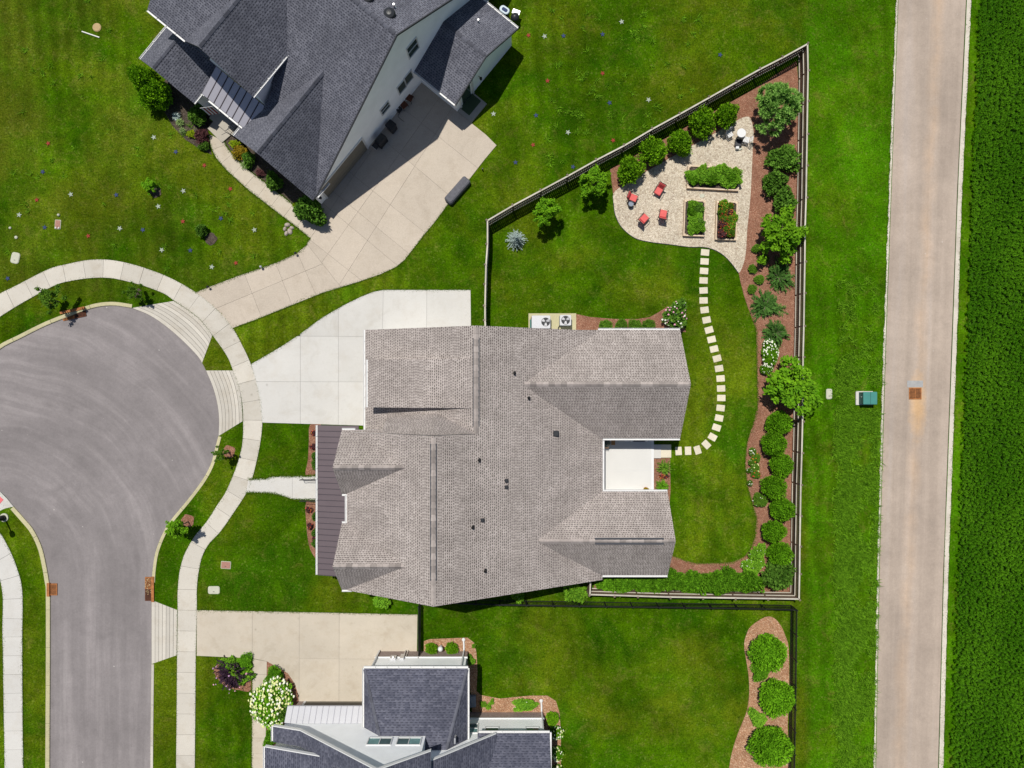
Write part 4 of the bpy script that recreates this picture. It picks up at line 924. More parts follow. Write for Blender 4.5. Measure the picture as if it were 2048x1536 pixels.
ridge_caps(ro, A(752, 1296, 4.10), A(785, 1402, zf(1402) + 0.02), (-1, 0.3, 0.6), (1, 0.3, 0.1), M['slate_cap'], 0.45, 0.11)
ridge_caps(ro, A(941, 1296, 4.10), A(907, 1422, zf(1422) + 0.02), (-1, 0.3, 0.1), (1, 0.3, 0.6), M['slate_cap'], 0.45, 0.11)
p = W(910, 1477, 5.3); mb = MB(); mb.tube([(p[0], p[1], 4.9), (p[0], p[1], 5.35), (p[0], p[1] - 0.3, 5.42)], 0.07, 8); mb.build('vent_pipe', M['steel'], ro)
wl = MB()
wl.prism([A(758, 1303)[:2], A(935, 1303)[:2], A(935, 1430)[:2], A(758, 1430)[:2]], 0.0, 4.0, 0)
gable_prism(wl, lambda y, x, z: A(x, y, z), [(600, 0), (868, 0), (868, zh(868) - 0.3), (805, 9.75), (642, zh(642) - 0.3), (600, 4.45)], 1403, 1421)
gable_prism(wl, lambda y, x, z: A(x, y, z), [(590, 0), (805, 0), (805, 7.6), (590, 5.2)], 1430, 1740)
gable_prism(wl, lambda y, x, z: A(x, y, z), [(800, 0), (1085, 0), (1085, 3.7), (990, 3.75), (868, 7.75), (805, 9.4), (800, 9.3)], 1425, 1740)
wl.build('wall', M['siding'], hb)
class _B:
    def prism(s, *a): m_ = MB(); m_.prism(*a); m_.build('brick_base', M['brick'], hb)
bk = _B(); bk.prism([A(757, 1302)[:2], A(936, 1302)[:2], A(936, 1304)[:2], A(757, 1304)[:2]], 0.0, 1.15); bk.prism([A(935.3, 1302)[:2], A(936.4, 1302)[:2], A(936.4, 1424)[:2], A(935.3, 1424)[:2]], 0, 1.14)
bk.prism([A(937, 1424)[:2], A(1086, 1424)[:2], A(1086, 1426)[:2], A(937, 1426)[:2]], 0, 0.95); bk.prism([A(598, 1402)[:2], A(612, 1402)[:2], A(612, 1404)[:2], A(598, 1404)[:2]], 0, 1.15)
bk.prism([A(1085.3, 1424.2)[:2], A(1086.4, 1424.2)[:2], A(1086.4, 1740)[:2], A(1085.3, 1740)[:2]], 0, 0.94)
wt = MB(); wt.prism([A(756, 1301)[:2], A(937, 1301)[:2], A(937, 1304.5)[:2], A(756, 1304.5)[:2]], 1.15, 1.22); wt.prism([A(936.6, 1423)[:2], A(1087, 1423)[:2], A(1087, 1426.5)[:2], A(936.6, 1426.5)[:2]], 0.95, 1.02); wt.build('water_table', M['white'], hb)
metal_roof(hb, lambda a_, b, z: A(a_, b, z), 598, 757, 14, 1379, 2.72, 1402.5, 3.42, M['metal_white'], M['seam_pale'])
mb = MB()
for k in range(4): mb.box((*A(681, 1403)[:2], 0.02 + k * 0.55), (138 / S, 0.07, 0.535))
mb.build('garage_door', M['door'], hb)
mb = MB(); mb.box((*A(611, 1402.4)[:2], 0), (0.16, 0.10, 2.4)); mb.box((*A(751, 1402.4)[:2], 0), (0.14, 0.10, 2.4)); mb.box((*A(681, 1402.4)[:2], 2.22), (142 / S - 0.2, 0.10, 0.18)); mb.build('door_frame', M['white'], hb)
for x0, x1 in ((769, 809), (821, 861)): window(hb, A((x0 + x1) / 2, 1402.9, 5.9), (0, 1), (x1 - x0) / S, 0.86, 2, True, [M['glass_teal'], M['glass_dark']] if x0 > 800 else [M['glass_dark'], M['glass_teal']])
window(hb, A(950, 1424.9, 2.45), (0, 1), 0.62, 1.25, 2, False, [M['glass_dark'], M['glass_teal']])
for x0 in (986, 1063): window(hb, A(x0, 1424.9, 2.75), (0, 1), 0.9, 0.8, 1, False, [M['glass_dark']])
GPAR[0] = hb; gutter(None, A(750, 1293, 4.06), A(943, 1293, 4.06), (0, 1), 0.16); gutter(None, A(751, 1293, 4.06), A(751, 1402, 4.06), (-1, 0)); gutter(None, A(942, 1293, 4.06), A(942, 1424, 4.06), (1, 0)); gutter(None, A(962, 1416.4, 3.74), A(1094, 1416.4, 3.74), (0, 1), 0.15); gutter(None, A(1094.2, 1416, 3.74), A(1094.2, 1750, 3.74), (1, 0)); gutter(None, A(580, 1420.5, 5.35), A(580, 1750, 5.35), (-1, 0)); gutter(None, A(588, 1393, 4.62), A(588, 1420, 4.62), (-1, 0))
tr = MB()
def rk(x0, z0, x1, z1, y, w=0.06, h=0.24):
    a_, b_ = Vector(A(x0, y, z0)), Vector(A(x1, y, z1)); o = Vector((0, w, 0)); t_ = Vector((0, 0, 0.015)); d_ = Vector((0, 0, h))
    tr.add([a_ + t_, b_ + t_, b_ - d_, a_ - d_, a_ + t_ + o, b_ + t_ + o, b_ - d_ + o, a_ - d_ + o], [[0, 1, 5, 4][::-1], [4, 5, 6, 7][::-1], [7, 6, 2, 3][::-1], [0, 4, 7, 3][::-1], [1, 2, 6, 5][::-1], [0, 3, 2, 1][::-1]])
rk(588, 4.62, 642, zh(642), 1392.8); rk(642, zh(642), 805, 10.1, 1392.8); rk(805, 10.1, 886, zh(886), 1392.8); rk(879, 7.6, 995, 3.9, 1415.8); rk(580, 5.35, 745, 5.35 + 2.35 * 165 / 210, 1420.3)
tr.build('rake_board', M['white'], hb)
for x, y, ex in ((928, 1300, 1), (1083, 1422, 1), (760, 1300, 0)):
    mb = MB(); zt = 3.9 if y < 1400 else 3.6; b0 = A(x, y)
    mb.box((b0[0], b0[1], 0.1), (0.09, 0.09, zt - 0.1))
    if ex: mb.add([], []); mb.tube([(b0[0], b0[1] + 0.05, 0.14), (b0[0], b0[1] + 0.45, 0.10), (b0[0] - 0.03, b0[1] + 0.75, 0.09)], 0.07, 6); mb.lathe((b0[0] - 0.03, b0[1] + 0.82, 0.0), [(0.14, 0), (0.14, 0.10), (0.08, 0.15)], 8)
    mb.build('downspout', M['white'], hb)
mb = MB(); mb.box((*A(793, 1300.5)[:2], 1.15), (0.42, 0.16, 0.55)); mb.box((*A(810, 1300.5)[:2], 0.9), (0.30, 0.16, 0.75)); mb.tube([A(812, 1299.6, 0.0), A(812, 1299.6, 1.0)], 0.045, 8); mb.tube([A(817, 1299.6, 0.0), A(817, 1299.6, 1.3)], 0.03, 8); mb.lathe((*A(793, 1299)[:2], 1.40), [(0.09, 0), (0.09, 0.10), (0.06, 0.14)], 12); mb.build('utility_meter', M['steel'], hb)
ORD = ['first', 'second', 'third', 'fourth', 'fifth', 'sixth', 'seventh', 'eighth', 'ninth', 'tenth', 'eleventh', 'twelfth', 'thirteenth', 'fourteenth', 'fifteenth', 'sixteenth', 'seventeenth', 'eighteenth', 'nineteenth', 'twentieth', 'twenty-first', 'twenty-second', 'twenty-third', 'twenty-fourth']

# ------------------------------------------------------------ fences
FH = 1.65
def wood_fence(name, label, tops, inner):                # tops: surveyed post heads; inner = +1 rails on the left of travel
    P = [Vector(W2(x, y, FH)) for x, y in tops]
    f = thing(name, label, 'fence', (*P[0], 0), 0, None)
    for i, p in enumerate(P):
        d = (P[min(i + 1, len(P) - 1)] - P[max(i - 1, 0)]).normalized()
        mb = MB(); an = math.atan2(d.y, d.x); n = Vector((-d.y, d.x)) * inner
        c = p - n * 0.09
        mb.box((c.x, c.y, -0.05), (0.11, 0.11, FH + 0.07), an); mb.box((c.x, c.y, FH + 0.021), (0.13, 0.13, 0.03), an); mb.build('post', M['bark'], f)
    for a_, b_ in zip(P[:-1], P[1:]):
        d = (b_ - a_).normalized(); n = Vector((-d.y, d.x)) * inner; an = math.atan2(d.y, d.x); L = (b_ - a_).length
        mid = (a_ + b_) / 2
        mb = MB(); mb.box((mid.x, mid.y, FH - 0.025), (L - 0.005, 0.105, 0.04), an); mb.build('cap_rail', M['fence_rail'], f)
        for zz in (0.18, 0.93):
            q = mid + n * 0.045; mb = MB(); mb.box((q.x, q.y, zz), (L - 0.12, 0.05, 0.09), an); mb.build('rail', M['fence_rail'], f)
        mb = MB(); k = int(L / 0.145)
        for j in range(k):
            c = a_ + d * (L * (j + 0.5) / k) - n * 0.012
            h = FH - 0.03 + random.uniform(-0.004, 0.0); mb.box((c.x, c.y, 0.04), (0.128, 0.020, h - 0.04), an + random.uniform(-0.02, 0.02))
        o = mb.build('pickets', M['fence_picket'], f); o['kind'] = 'stuff'
    return f
F1 = [(971, 668), (970, 640), (970, 611), (971, 568), (972, 529), (975, 488), (975, 441)]
F2 = [(975, 441), (1026, 411), (1082, 381), (1136, 352), (1193, 320), (1249, 291), (1305, 258), (1360, 228), (1419, 195), (1474, 164), (1521, 138), (1566, 115), (1615, 88)]
F3 = [(1615, 88), (1616, 141), (1615, 202), (1614, 268), (1613, 331), (1612, 395), (1610, 459), (1609.5, 523), (1608.5, 586), (1607.6, 652), (1606, 714), (1605.5, 779), (1605, 843), (1603.5, 906), (1601.5, 970), (1600.5, 1032), (1599.5, 1093), (1599, 1148), (1598, 1198)]
F4 = [(1598, 1198), (1536, 1197), (1471, 1196), (1406, 1195), (1341, 1194), (1276, 1192), (1229, 1190.5), (1180, 1189), (1181, 1160)]
wood_fence('wooden_fence', 'board fence with pale cap rail enclosing the back garden with the gravel patio', F1[:-1] + F2[:-1] + F3[:-1] + F4, -1)
def iron_fence(name, label, base, h=1.25):
    P = [Vector(W2(x, y)) for x, y in base]
    f = thing(name, label, 'fence', (*P[0], 0))
    for i, (a_, b_) in enumerate(zip(P[:-1], P[1:])):
        d = (b_ - a_).normalized(); L = (b_ - a_).length; n = max(1, round(L / 1.85)); an = math.atan2(d.y, d.x)
        for j in range(n + (1 if i == len(P) - 2 else 0)):
            c = a_ + d * L * j / n; mb = MB(); mb.box((c.x, c.y, -0.05), (0.065, 0.065, h + 0.09), an); mb.box((c.x, c.y, h + 0.041), (0.085, 0.085, 0.03), an); mb.build('post', M['black'], f)
        for zz in (0.12, h - 0.22, h - 0.05):
            c = (a_ + b_) / 2; mb = MB(); mb.box((c.x, c.y, zz), (L, 0.04, 0.045), an); mb.build('rail', M['black'], f)
        k = int(L / 0.105); mb = MB()
        for j in range(k):
            c = a_ + d * (L * (j + 0.5) / k); mb.box((c.x, c.y, 0.05), (0.030, 0.030, h - 0.05), an)
        o = mb.build('pickets', M['black'], f); o['kind'] = 'stuff'
    return f
iron_fence('iron_fence', 'long black iron picket fence round the neighbouring lawn', [(905, 1197), (1000, 1200), (1260, 1204), (1520, 1208), (1581, 1210), (1579, 1360), (1576, 1536), (1574, 1640)])
iron_fence('iron_gate', 'short black iron gate beside the end of the tan driveway', [(841, 1204), (841, 1303)], 1.2)

# ------------------------------------------------------------ things on the plots
def at(px, py, z=0.0): return W(px, py, z)
# stepping stones
SS = [(1410, 505), (1409, 523), (1408, 542), (1407, 561), (1407, 581), (1407, 601), (1409, 620), (1413, 640), (1418, 660), (1423, 679), (1428, 698), (1434, 717), (1438, 737), (1441, 757), (1442, 777), (1442.5, 796), (1441, 816), (1438, 836), (1433, 855), (1425, 874), (1412.5, 889), (1395, 900), (1376, 901.5), (1357, 902)]
for i, (px, py) in enumerate(SS):
    a_ = SS[max(i - 1, 0)]; b_ = SS[min(i + 1, len(SS) - 1)]; an = math.atan2(-(b_[1] - a_[1]), b_[0] - a_[0])
    c = at(px, py); mb = MB(); mb.rbox((0, 0, -0.04), (0.49, 0.64, 0.075), 0.03, 0, 0, 2, 0.012)
    o = mb.build('stepping_stone', M['step'], None); o.location = (c[0], c[1], 0); o.rotation_euler = (0, 0, an + random.uniform(-0.05, 0.05))
    tag(o, ORD[i] + ' square cream stepping stone counted from the gravel patio towards the white deck', 'stepping stone', 'stepping stones curving across the lawn')
# star ornaments on the lawn
def star(px, py, c, where):
    mb = MB(); r_ = 0.205 if c != 'white' else 0.225
    po = [((r_ if k % 2 == 0 else r_ * 0.42) * math.cos(R(36 * k)), (r_ if k % 2 == 0 else r_ * 0.42) * math.sin(R(36 * k))) for k in range(10)]
    mb.prism(po, 0.006, 0.05)
    o = mb.build('lawn_star', M['star_' + c]); o.location = (*W2(px, py), 0.0); o.rotation_euler = (0, 0, random.uniform(0, 6.28))
    tag(o, f'five-pointed {c} star ornament lying on the grass {where}', 'star ornament', f'{c} stars {where}')
fr = 'in front of the tall white house'; bk_ = 'behind the tall white house'
for c, pts in (('white', [(308, 275), (367, 382), (142, 389), (317, 413), (240, 457), (39, 430), (324, 500), (424, 534), (509, 460)]), ('blue', [(352, 304), (86, 344), (233, 390), (442, 437), (286, 460), (90, 455), (381, 501), (16, 557)]), ('red', [(409, 331), (97, 287), (461, 378), (366, 443), (74, 400), (177, 472), (472, 526)])):
    for p in pts: star(*p, c, fr)
for c, pts in (('white', [(1089, 73), (987, 228), (1136, 265), (1243, 44), (1297, 200)]), ('blue', [(1127, 72), (1072, 231), (1031, 325), (1205, 69), (1219, 206), (1146, 334), (1440, 110)]), ('red', [(1057, 71), (1095, 162), (1066, 290), (1205, 147), (1226, 281)])):
    for p in pts: star(*p, c, bk_)
# storm drains
def curb_inlet(px, py, rz, n, label, leaves=False):
    t = thing('storm_drain', label, 'storm drain', (*W2(px, py), -0.06), rz)
    mb = MB(); mb.box((0, 0.36, 0.0), (0.92 * n + 0.1, 0.20, 0.165)); part('hood', mb.mesh('hood', M['rust']), t)
    mb = MB(); mb.box((0, 0, 0.004), (0.92 * n, 0.52, 0.012)); part('pit', mb.mesh('pit', M['hole']), t)
    for k in range(n):
        cx = (k - (n - 1) / 2) * 0.92; mb = MB()
        for s_ in (-1, 1): mb.box((cx, s_ * 0.25, 0.012), (0.90, 0.05, 0.045)); mb.box((cx + s_ * 0.43, 0, 0.012), (0.05, 0.45, 0.045))
        for j in range(9): mb.box((cx - 0.36 + j * 0.09, 0, 0.014), (0.042, 0.45, 0.036))
        part('grate', mb.mesh('grate', M['rust'] if k == 0 else M['rust_dark']), t)
    for k in range(2 * n): mb = MB(); mb.box(((k - (2 * n - 1) / 2) * 0.42, 0.262, 0.05), (0.30, 0.012, 0.08)); part('slot', mb.mesh('slot', M['hole']), t)
    if leaves:
        mb = MB()
        for k in range(45):
            x, y = random.uniform(-0.8, 0.4), random.uniform(-0.24, 0.24); a_ = random.uniform(0, 6.28); s_ = random.uniform(0.03, 0.08)
            mb.add([(x + s_ * math.cos(a_), y + s_ * math.sin(a_), 0.075), (x - s_ * 0.4 * math.sin(a_), y + s_ * 0.4 * math.cos(a_), 0.07), (x - s_ * math.cos(a_), y - s_ * math.sin(a_), 0.066), (x + s_ * 0.4 * math.sin(a_), y - s_ * 0.4 * math.cos(a_), 0.072)], [[0, 1, 2, 3]])
        o = part('leaf_litter', mb.mesh('leaf_litter', M['lid_tan']), t); o['kind'] = 'stuff'
curb_inlet(148, 630, R(12), 2, 'wide rusty orange storm drain at the rounded end of the cul-de-sac')
curb_inlet(107, 1179, R(90), 1, 'single rusty storm drain in the yellowish kerb by the street mouth')
curb_inlet(297, 1178, R(-90), 2, 'rusty storm drain strewn with leaf litter beside the tan driveway apron', True)
t = thing('storm_drain', 'square rusty grate in the middle of the lane with sand washed round it', 'storm drain', (*W2(1831, 787), -0.06))
mb = MB(); mb.box((0, 0, 0.002), (0.96, 0.90, 0.008)); part('pit', mb.mesh('pit', M['hole']), t)
mb = MB()
for s_ in (-1, 1): mb.box((0, s_ * 0.42, 0.008), (0.96, 0.06, 0.03)); mb.box((s_ * 0.45, 0, 0.008), (0.06, 0.78, 0.03))
mb.box((0, 0, 0.008), (0.05, 0.78, 0.03))
for j in range(11): mb.box((0, -0.36 + j * 0.072, 0.009), (0.84, 0.036, 0.024))
part('grate', mb.mesh('grate', M['rust']), t)
mb = MB(); mb.box((0, 0.74, 0.002), (1.22, 0.5, 0.012)); part('concrete_collar', mb.mesh('concrete_collar', M['collar']), t)
# covers and utility boxes
def lid(name, px, py, w, h, rz, mat, label, rim='lid_white', zt=0.05, rnd=0.06, extra=None):
    t = thing(name, label, 'utility cover', (*W2(px, py), 0), rz)
    mb = MB(); mb.rbox((0, 0, -0.05), (w, h, zt + 0.035), rnd, 0, 0, 3, 0.01); part('frame', mb.mesh('frame', M[rim]), t)
    mb = MB(); mb.rbox((0, 0, zt - 0.02), (w - 0.08, h - 0.08, 0.028), rnd * 0.7, 0, 0, 3, 0.008); part('lid', mb.mesh('lid', M[mat]), t)
    mb = MB(); mb.box((0, -h * 0.2, zt + 0.006), (0.12, 0.04, 0.006)); part('latch', mb.mesh('latch', M['fascia']), t)
    return t
t = lid('utility_box', 116, 449, 0.46, 0.72, R(-4), 'lid_brown', 'brown utility box lid with two white knobs on the front lawn')
for sx in (-0.11, 0.13):
    mb = MB(); mb.lathe((sx, -0.27, 0.05), [(0.06, 0), (0.06, 0.05), (0.02, 0.08)], 10); part('knob', mb.mesh('knob', M['white']), t)
mb = MB(); mb.lathe((0.08, 0.72, 0), [(0.10, 0), (0.10, 0.10), (0.05, 0.15)], 12); o = mb.build('cleanout', M['lid_white']); o.location = (*W2(116, 449), 0); tag(o, 'round white cap standing beside the brown utility box', 'cleanout')
for px, py, sc, lb in ((33, 475, 1.0, 'larger round white cap in the lawn near the pale rounded cover'), (21, 456, 0.8, 'smaller round white cap in a weed tuft on the front lawn')):
    mb = MB(); mb.lathe((0, 0, 0), [(0.12 * sc, 0), (0.12 * sc, 0.07), (0.05, 0.11)], 14); o = mb.build('cleanout', M['lid_white']); o.location = (*W2(px, py), 0); tag(o, lb, 'cleanout')
lid('utility_cover', 31, 516, 0.66, 0.86, R(-12), 'lid_white', 'pale rounded rectangular cover in the lawn above the curved sidewalk', 'lid_white', 0.05, 0.18)
lid('utility_cover', 452, 1130, 0.76, 0.58, R(-4), 'lid_brown', 'reddish brown cover with pale rim on the lawn by the curved sidewalk')
lid('utility_cover', 428, 1180, 0.90, 0.60, 0, 'lid_white', 'pale oblong cover on the lawn above the tan driveway', 'lid_white', 0.05, 0.14)
lid('utility_cover', 1658, 788, 0.46, 0.80, 0, 'lid_white', 'whitish oblong cover in the grass between fence and green transformer', 'lid_white', 0.05, 0.12)
t = thing('manhole', 'round tan manhole lid in the grass by a white pipe', 'manhole', (*W2(194, 55), 0))
mb = MB(); mb.lathe((0, 0, -0.05), [(0.33, 0), (0.33, 0.08), (0.30, 0.09)], 26); part('frame', mb.mesh('frame', M['lid_tan']), t)
mb = MB(); mb.lathe((0, 0, 0.03), [(0.29, 0), (0.29, 0.02), (0.27, 0.03)], 26); part('lid', mb.mesh('lid', M['lid_tan']), t)
mb = MB(); mb.tube([W(164, 63, 0.05), W(199, 75, 0.05)], 0.05, 8); tag(mb.build('pipe', M['pvc']), 'thin white pipe lying on the grass below the round manhole lid', 'pipe')
t = thing('transformer', 'green metal pad-mounted transformer box on a pale slab near the lane', 'transformer', (*W2(1729, 796), 0))
mb = MB(); mb.box((-0.06, 0, -0.05), (1.30, 1.05, 0.15)); part('pad', mb.mesh('pad', M['conc_white']), t)
mb = MB(); mb.box((0, 0, 0.10), (0.98, 0.90, 0.62)); part('cabinet', mb.mesh('cabinet', M['green_dark']), t)
mb = MB(); mb.rbox((0.03, 0, 0.72), (1.06, 0.96, 0.10), 0.05, 0, 0, 3, 0.05); part('lid', mb.mesh('lid', M['green_box']), t)
mb = MB(); mb.box((0.03, 0, 0.82), (0.03, 0.94, 0.015)); part('lid_seam', mb.mesh('lid_seam', M['green_dark']), t)
mb = MB(); mb.box((-0.51, 0.1, 0.45), (0.05, 0.06, 0.12)); part('lock', mb.mesh('lock', M['steel']), t)
# street lamp
t = thing('street_lamp', 'black street lamp post on a pale round footing in the verge', 'street lamp', (*W2(9, 1035), 0))
mb = MB(); mb.lathe((0, 0, -0.05), [(0.33, 0), (0.33, 0.12), (0.30, 0.14)], 28); part('footing', mb.mesh('footing', M['lid_white']), t)
mb = MB(); mb.lathe((0, 0, 0.08), [(0.21, 0), (0.21, 0.25), (0.13, 0.42), (0.09, 0.6), (0.07, 0.8), (0.05, 2.9), (0.08, 2.95)], 16); part('pole', mb.mesh('pole', M['black'], True), t)
mb = MB(); mb.lathe((0, 0, 3.02), [(0.08, 0), (0.20, 0.10), (0.22, 0.45), (0.10, 0.62), (0.02, 0.75)], 14); part('lantern', mb.mesh('lantern', M['black']), t)
# garden chairs on the gravel
def red_chair(px, py, facing, label):
    t = thing('garden_chair', label, 'chair', (*W2(px, py, 0.40), 0.045), R(facing), None)
    mb = MB(); mb.rbox((0, -0.02, 0.33), (0.54, 0.56, 0.13), 0.06, 0, 0, 3, 0.05); st = part('seat_cushion', mb.mesh('seat_cushion', M['red']), t)
    mb = MB(); mb.add([(-0.26, 0.24, 0.42), (0.26, 0.24, 0.42), (0.26, 0.44, 0.86), (-0.26, 0.44, 0.86), (-0.26, 0.33, 0.38), (0.26, 0.33, 0.38), (0.26, 0.52, 0.83), (-0.26, 0.52, 0.83)], [[0, 1, 2, 3], [7, 6, 5, 4], [0, 4, 5, 1], [1, 5, 6, 2], [2, 6, 7, 3], [3, 7, 4, 0]])
    part('back_cushion', mb.mesh('back_cushion', M['red']), t)
    for k in range(3):
        mb = MB(); z0 = 0.50 + 0.11 * k; y0 = 0.262 + (z0 - 0.42) * 0.455 - 0.03
        mb.box((0, y0, z0), (0.44, 0.03, 0.05)); part('back_slat', mb.mesh('back_slat', M['red_dark']), t)
    for s_ in (-1, 1):
        x = s_ * 0.31; mb = MB()
        mb.tube([(x, -0.30, 0.0), (x, -0.30, 0.58), (x, 0.28, 0.60), (x, 0.34, 0.5)], 0.022, 6); part('arm', mb.mesh('arm', M['black']), t)
        mb = MB(); mb.tube([(x, 0.42, 0.0), (x, 0.30, 0.36), (x * 0.95, 0.50, 0.90)], 0.022, 6); part('leg', mb.mesh('leg', M['black']), t)
    mb = MB(); mb.tube([(-0.29, 0.50, 0.89), (0.29, 0.50, 0.89)], 0.02, 6); mb.tube([(-0.31, -0.28, 0.30), (0.31, -0.28, 0.30)], 0.02, 6); mb.tube([(-0.31, 0.32, 0.30), (0.31, 0.32, 0.30)], 0.02, 6); part('frame', mb.mesh('frame', M['black']), t)
    return t
red_chair(1266, 396, 68, 'red cushioned garden chair beside the small dark drum stool')
red_chair(1317, 382, -30, 'red cushioned garden chair closest to the big leafy planter, its back to the shrubs')
red_chair(1288, 437, 138, 'red cushioned garden chair facing away from the lawn edge of the gravel')
red_chair(1326, 428, 168, 'red cushioned garden chair beside the narrow vegetable planter')
t = thing('drum_stool', 'small dark grey drum stool on the gravel beside a red chair', 'stool', (*W2(1260, 411), 0.045))
mb = MB(); mb.lathe((0, 0, 0), [(0.19, 0), (0.21, 0.06), (0.21, 0.36), (0.19, 0.42)], 20); part('body', mb.mesh('body', M['black_plastic']), t)
mb = MB(); mb.lathe((0, 0, 0.42), [(0.20, 0), (0.20, 0.025), (0.18, 0.04)], 20); part('top', mb.mesh('top', M['slate_grey']), t)
t = thing('bistro_table', 'round white bistro table on the gravel near the fence corner', 'table', (*W2(1476.5, 273), 0.045))
mb = MB(); mb.lathe((0, 0, 0.68), [(0.33, 0), (0.345, 0.02), (0.33, 0.045)], 28); part('table_top', mb.mesh('table_top', M['white']), t)
for k in range(3):
    a_ = R(120 * k + 20); mb = MB(); mb.tube([(0.26 * math.cos(a_), 0.26 * math.sin(a_), 0), (0.08 * math.cos(a_), 0.08 * math.sin(a_), 0.36), (0.20 * math.cos(a_), 0.20 * math.sin(a_), 0.69)], 0.018, 6); part('leg', mb.mesh('leg', M['white']), t)
def white_chair(px, py, facing, label):
    t = thing('folding_chair', label, 'chair', (*W2(px, py, 0.4), 0.045), R(facing))
    for k in range(4): mb = MB(); mb.box((0, -0.16 + k * 0.11, 0.43), (0.42, 0.085, 0.025)); part('seat_slat', mb.mesh('seat_slat', M['white']), t)
    for k in range(2): mb = MB(); mb.box((0, 0.25 + 0.05 * k, 0.62 + 0.15 * k), (0.40, 0.025, 0.09)); part('back_slat', mb.mesh('back_slat', M['white']), t)
    for s_ in (-1, 1):
        x = 0.22 * s_; mb = MB(); mb.tube([(x, -0.24, 0.0), (x, 0.20, 0.42), (x, 0.32, 0.88)], 0.018, 6); part('leg', mb.mesh('leg', M['white']), t)
        mb = MB(); mb.tube([(x * 0.9, 0.30, 0.0), (x * 0.9, -0.20, 0.43)], 0.018, 6); part('leg', mb.mesh('leg', M['white']), t)
    mb = MB(); mb.tube([(-0.22, 0.32, 0.88), (0, 0.36, 0.91), (0.22, 0.32, 0.88)], 0.02, 6); mb.tube([(-0.21, -0.20, 0.415), (0.21, -0.20, 0.415)], 0.018, 6); part('frame', mb.mesh('frame', M['white']), t)
white_chair(1459, 269, 28, 'white slatted folding chair on the shrub side of the bistro table')
white_chair(1492, 280, -105, 'white slatted folding chair between the bistro table and the mulch')
t = thing('planter_crate', 'dark open crate with a white box and folded pale cloth beside the bistro table', 'crate', (*W2(1475, 288), 0.045), R(-6))
for s_ in (-1, 1):
    mb = MB(); mb.box((s_ * 0.24, 0, 0.0), (0.03, 0.50, 0.26)); part('side', mb.mesh('side', M['black_plastic']), t); mb = MB(); mb.box((0, s_ * 0.25, 0.0), (0.45, 0.03, 0.26)); part('side', mb.mesh('side', M['black_plastic']), t)
mb = MB(); mb.box((0, 0, 0.0), (0.45, 0.47, 0.05)); part('base', mb.mesh('base', M['fascia']), t)
mb = MB(); mb.rbox((-0.10, -0.38, 0.0), (0.24, 0.20, 0.30), 0.03, 0, 0, 2, 0.02); o = mb.build('small_box', M['white']); o.location = (*W2(1475, 288), 0.045); tag(o, 'little white box beside the dark crate on the gravel', 'box')
mb = MB(); mb.rbox((0.18, -0.42, 0.0), (0.30, 0.16, 0.10), 0.04, 0.4, 0, 3, 0.04); o = mb.build('folded_cloth', M['lid_white']); o.location = (*W2(1475, 288), 0.045); tag(o, 'pale folded cloth lying beside the little white box', 'cloth')
# raised beds
def raised_bed(px, py, w, h, rz, label, ht=0.30):
    t = thing('raised_bed', label, 'planter', (*W2(px, py, 0.2), 0.045), R(rz))
    for s_ in (-1, 1):
        mb = MB(); mb.box((0, s_ * (h / 2 - 0.045), 0), (w, 0.09, ht)); part('board', mb.mesh('board', M['bed_wood']), t)
        mb = MB(); mb.box((s_ * (w / 2 - 0.045), 0, 0), (0.09, h - 0.185, ht - 0.003)); part('board', mb.mesh('board', M['bed_wood']), t)
    for sx in (-1, 1):
        for sy in (-1, 1): mb = MB(); mb.box((sx * (w / 2 - 0.13), sy * (h / 2 - 0.13), 0), (0.08, 0.08, ht + 0.01)); part('corner_post', mb.mesh('corner_post', M['bed_wood']), t)
    mb = MB(); mb.box((0, 0, 0), (w - 0.19, h - 0.19, ht - 0.06)); part('soil', mb.mesh('soil', M['soil']), t)
    return t
raised_bed(1426, 357, 3.95, 1.75, -3, 'long timber raised bed full of bright leafy vegetables')
raised_bed(1388, 437, 1.62, 2.75, -2, 'narrow timber raised bed of green vegetables beside the red chairs')
raised_bed(1452, 442, 1.62, 2.95, -2, 'timber raised bed of red and orange flowers beside the mulch bed')
mb = MB(); mb.rbox((0, 0, 0), (0.36, 0.30, 0.02), 0.1, 0.3, 0, 3, 0.01); o = mb.build('paver', M['lid_white']); o.location = (*W2(1404, 392), 0.045); tag(o, 'thin pale paver on the gravel between two raised beds', 'paver')
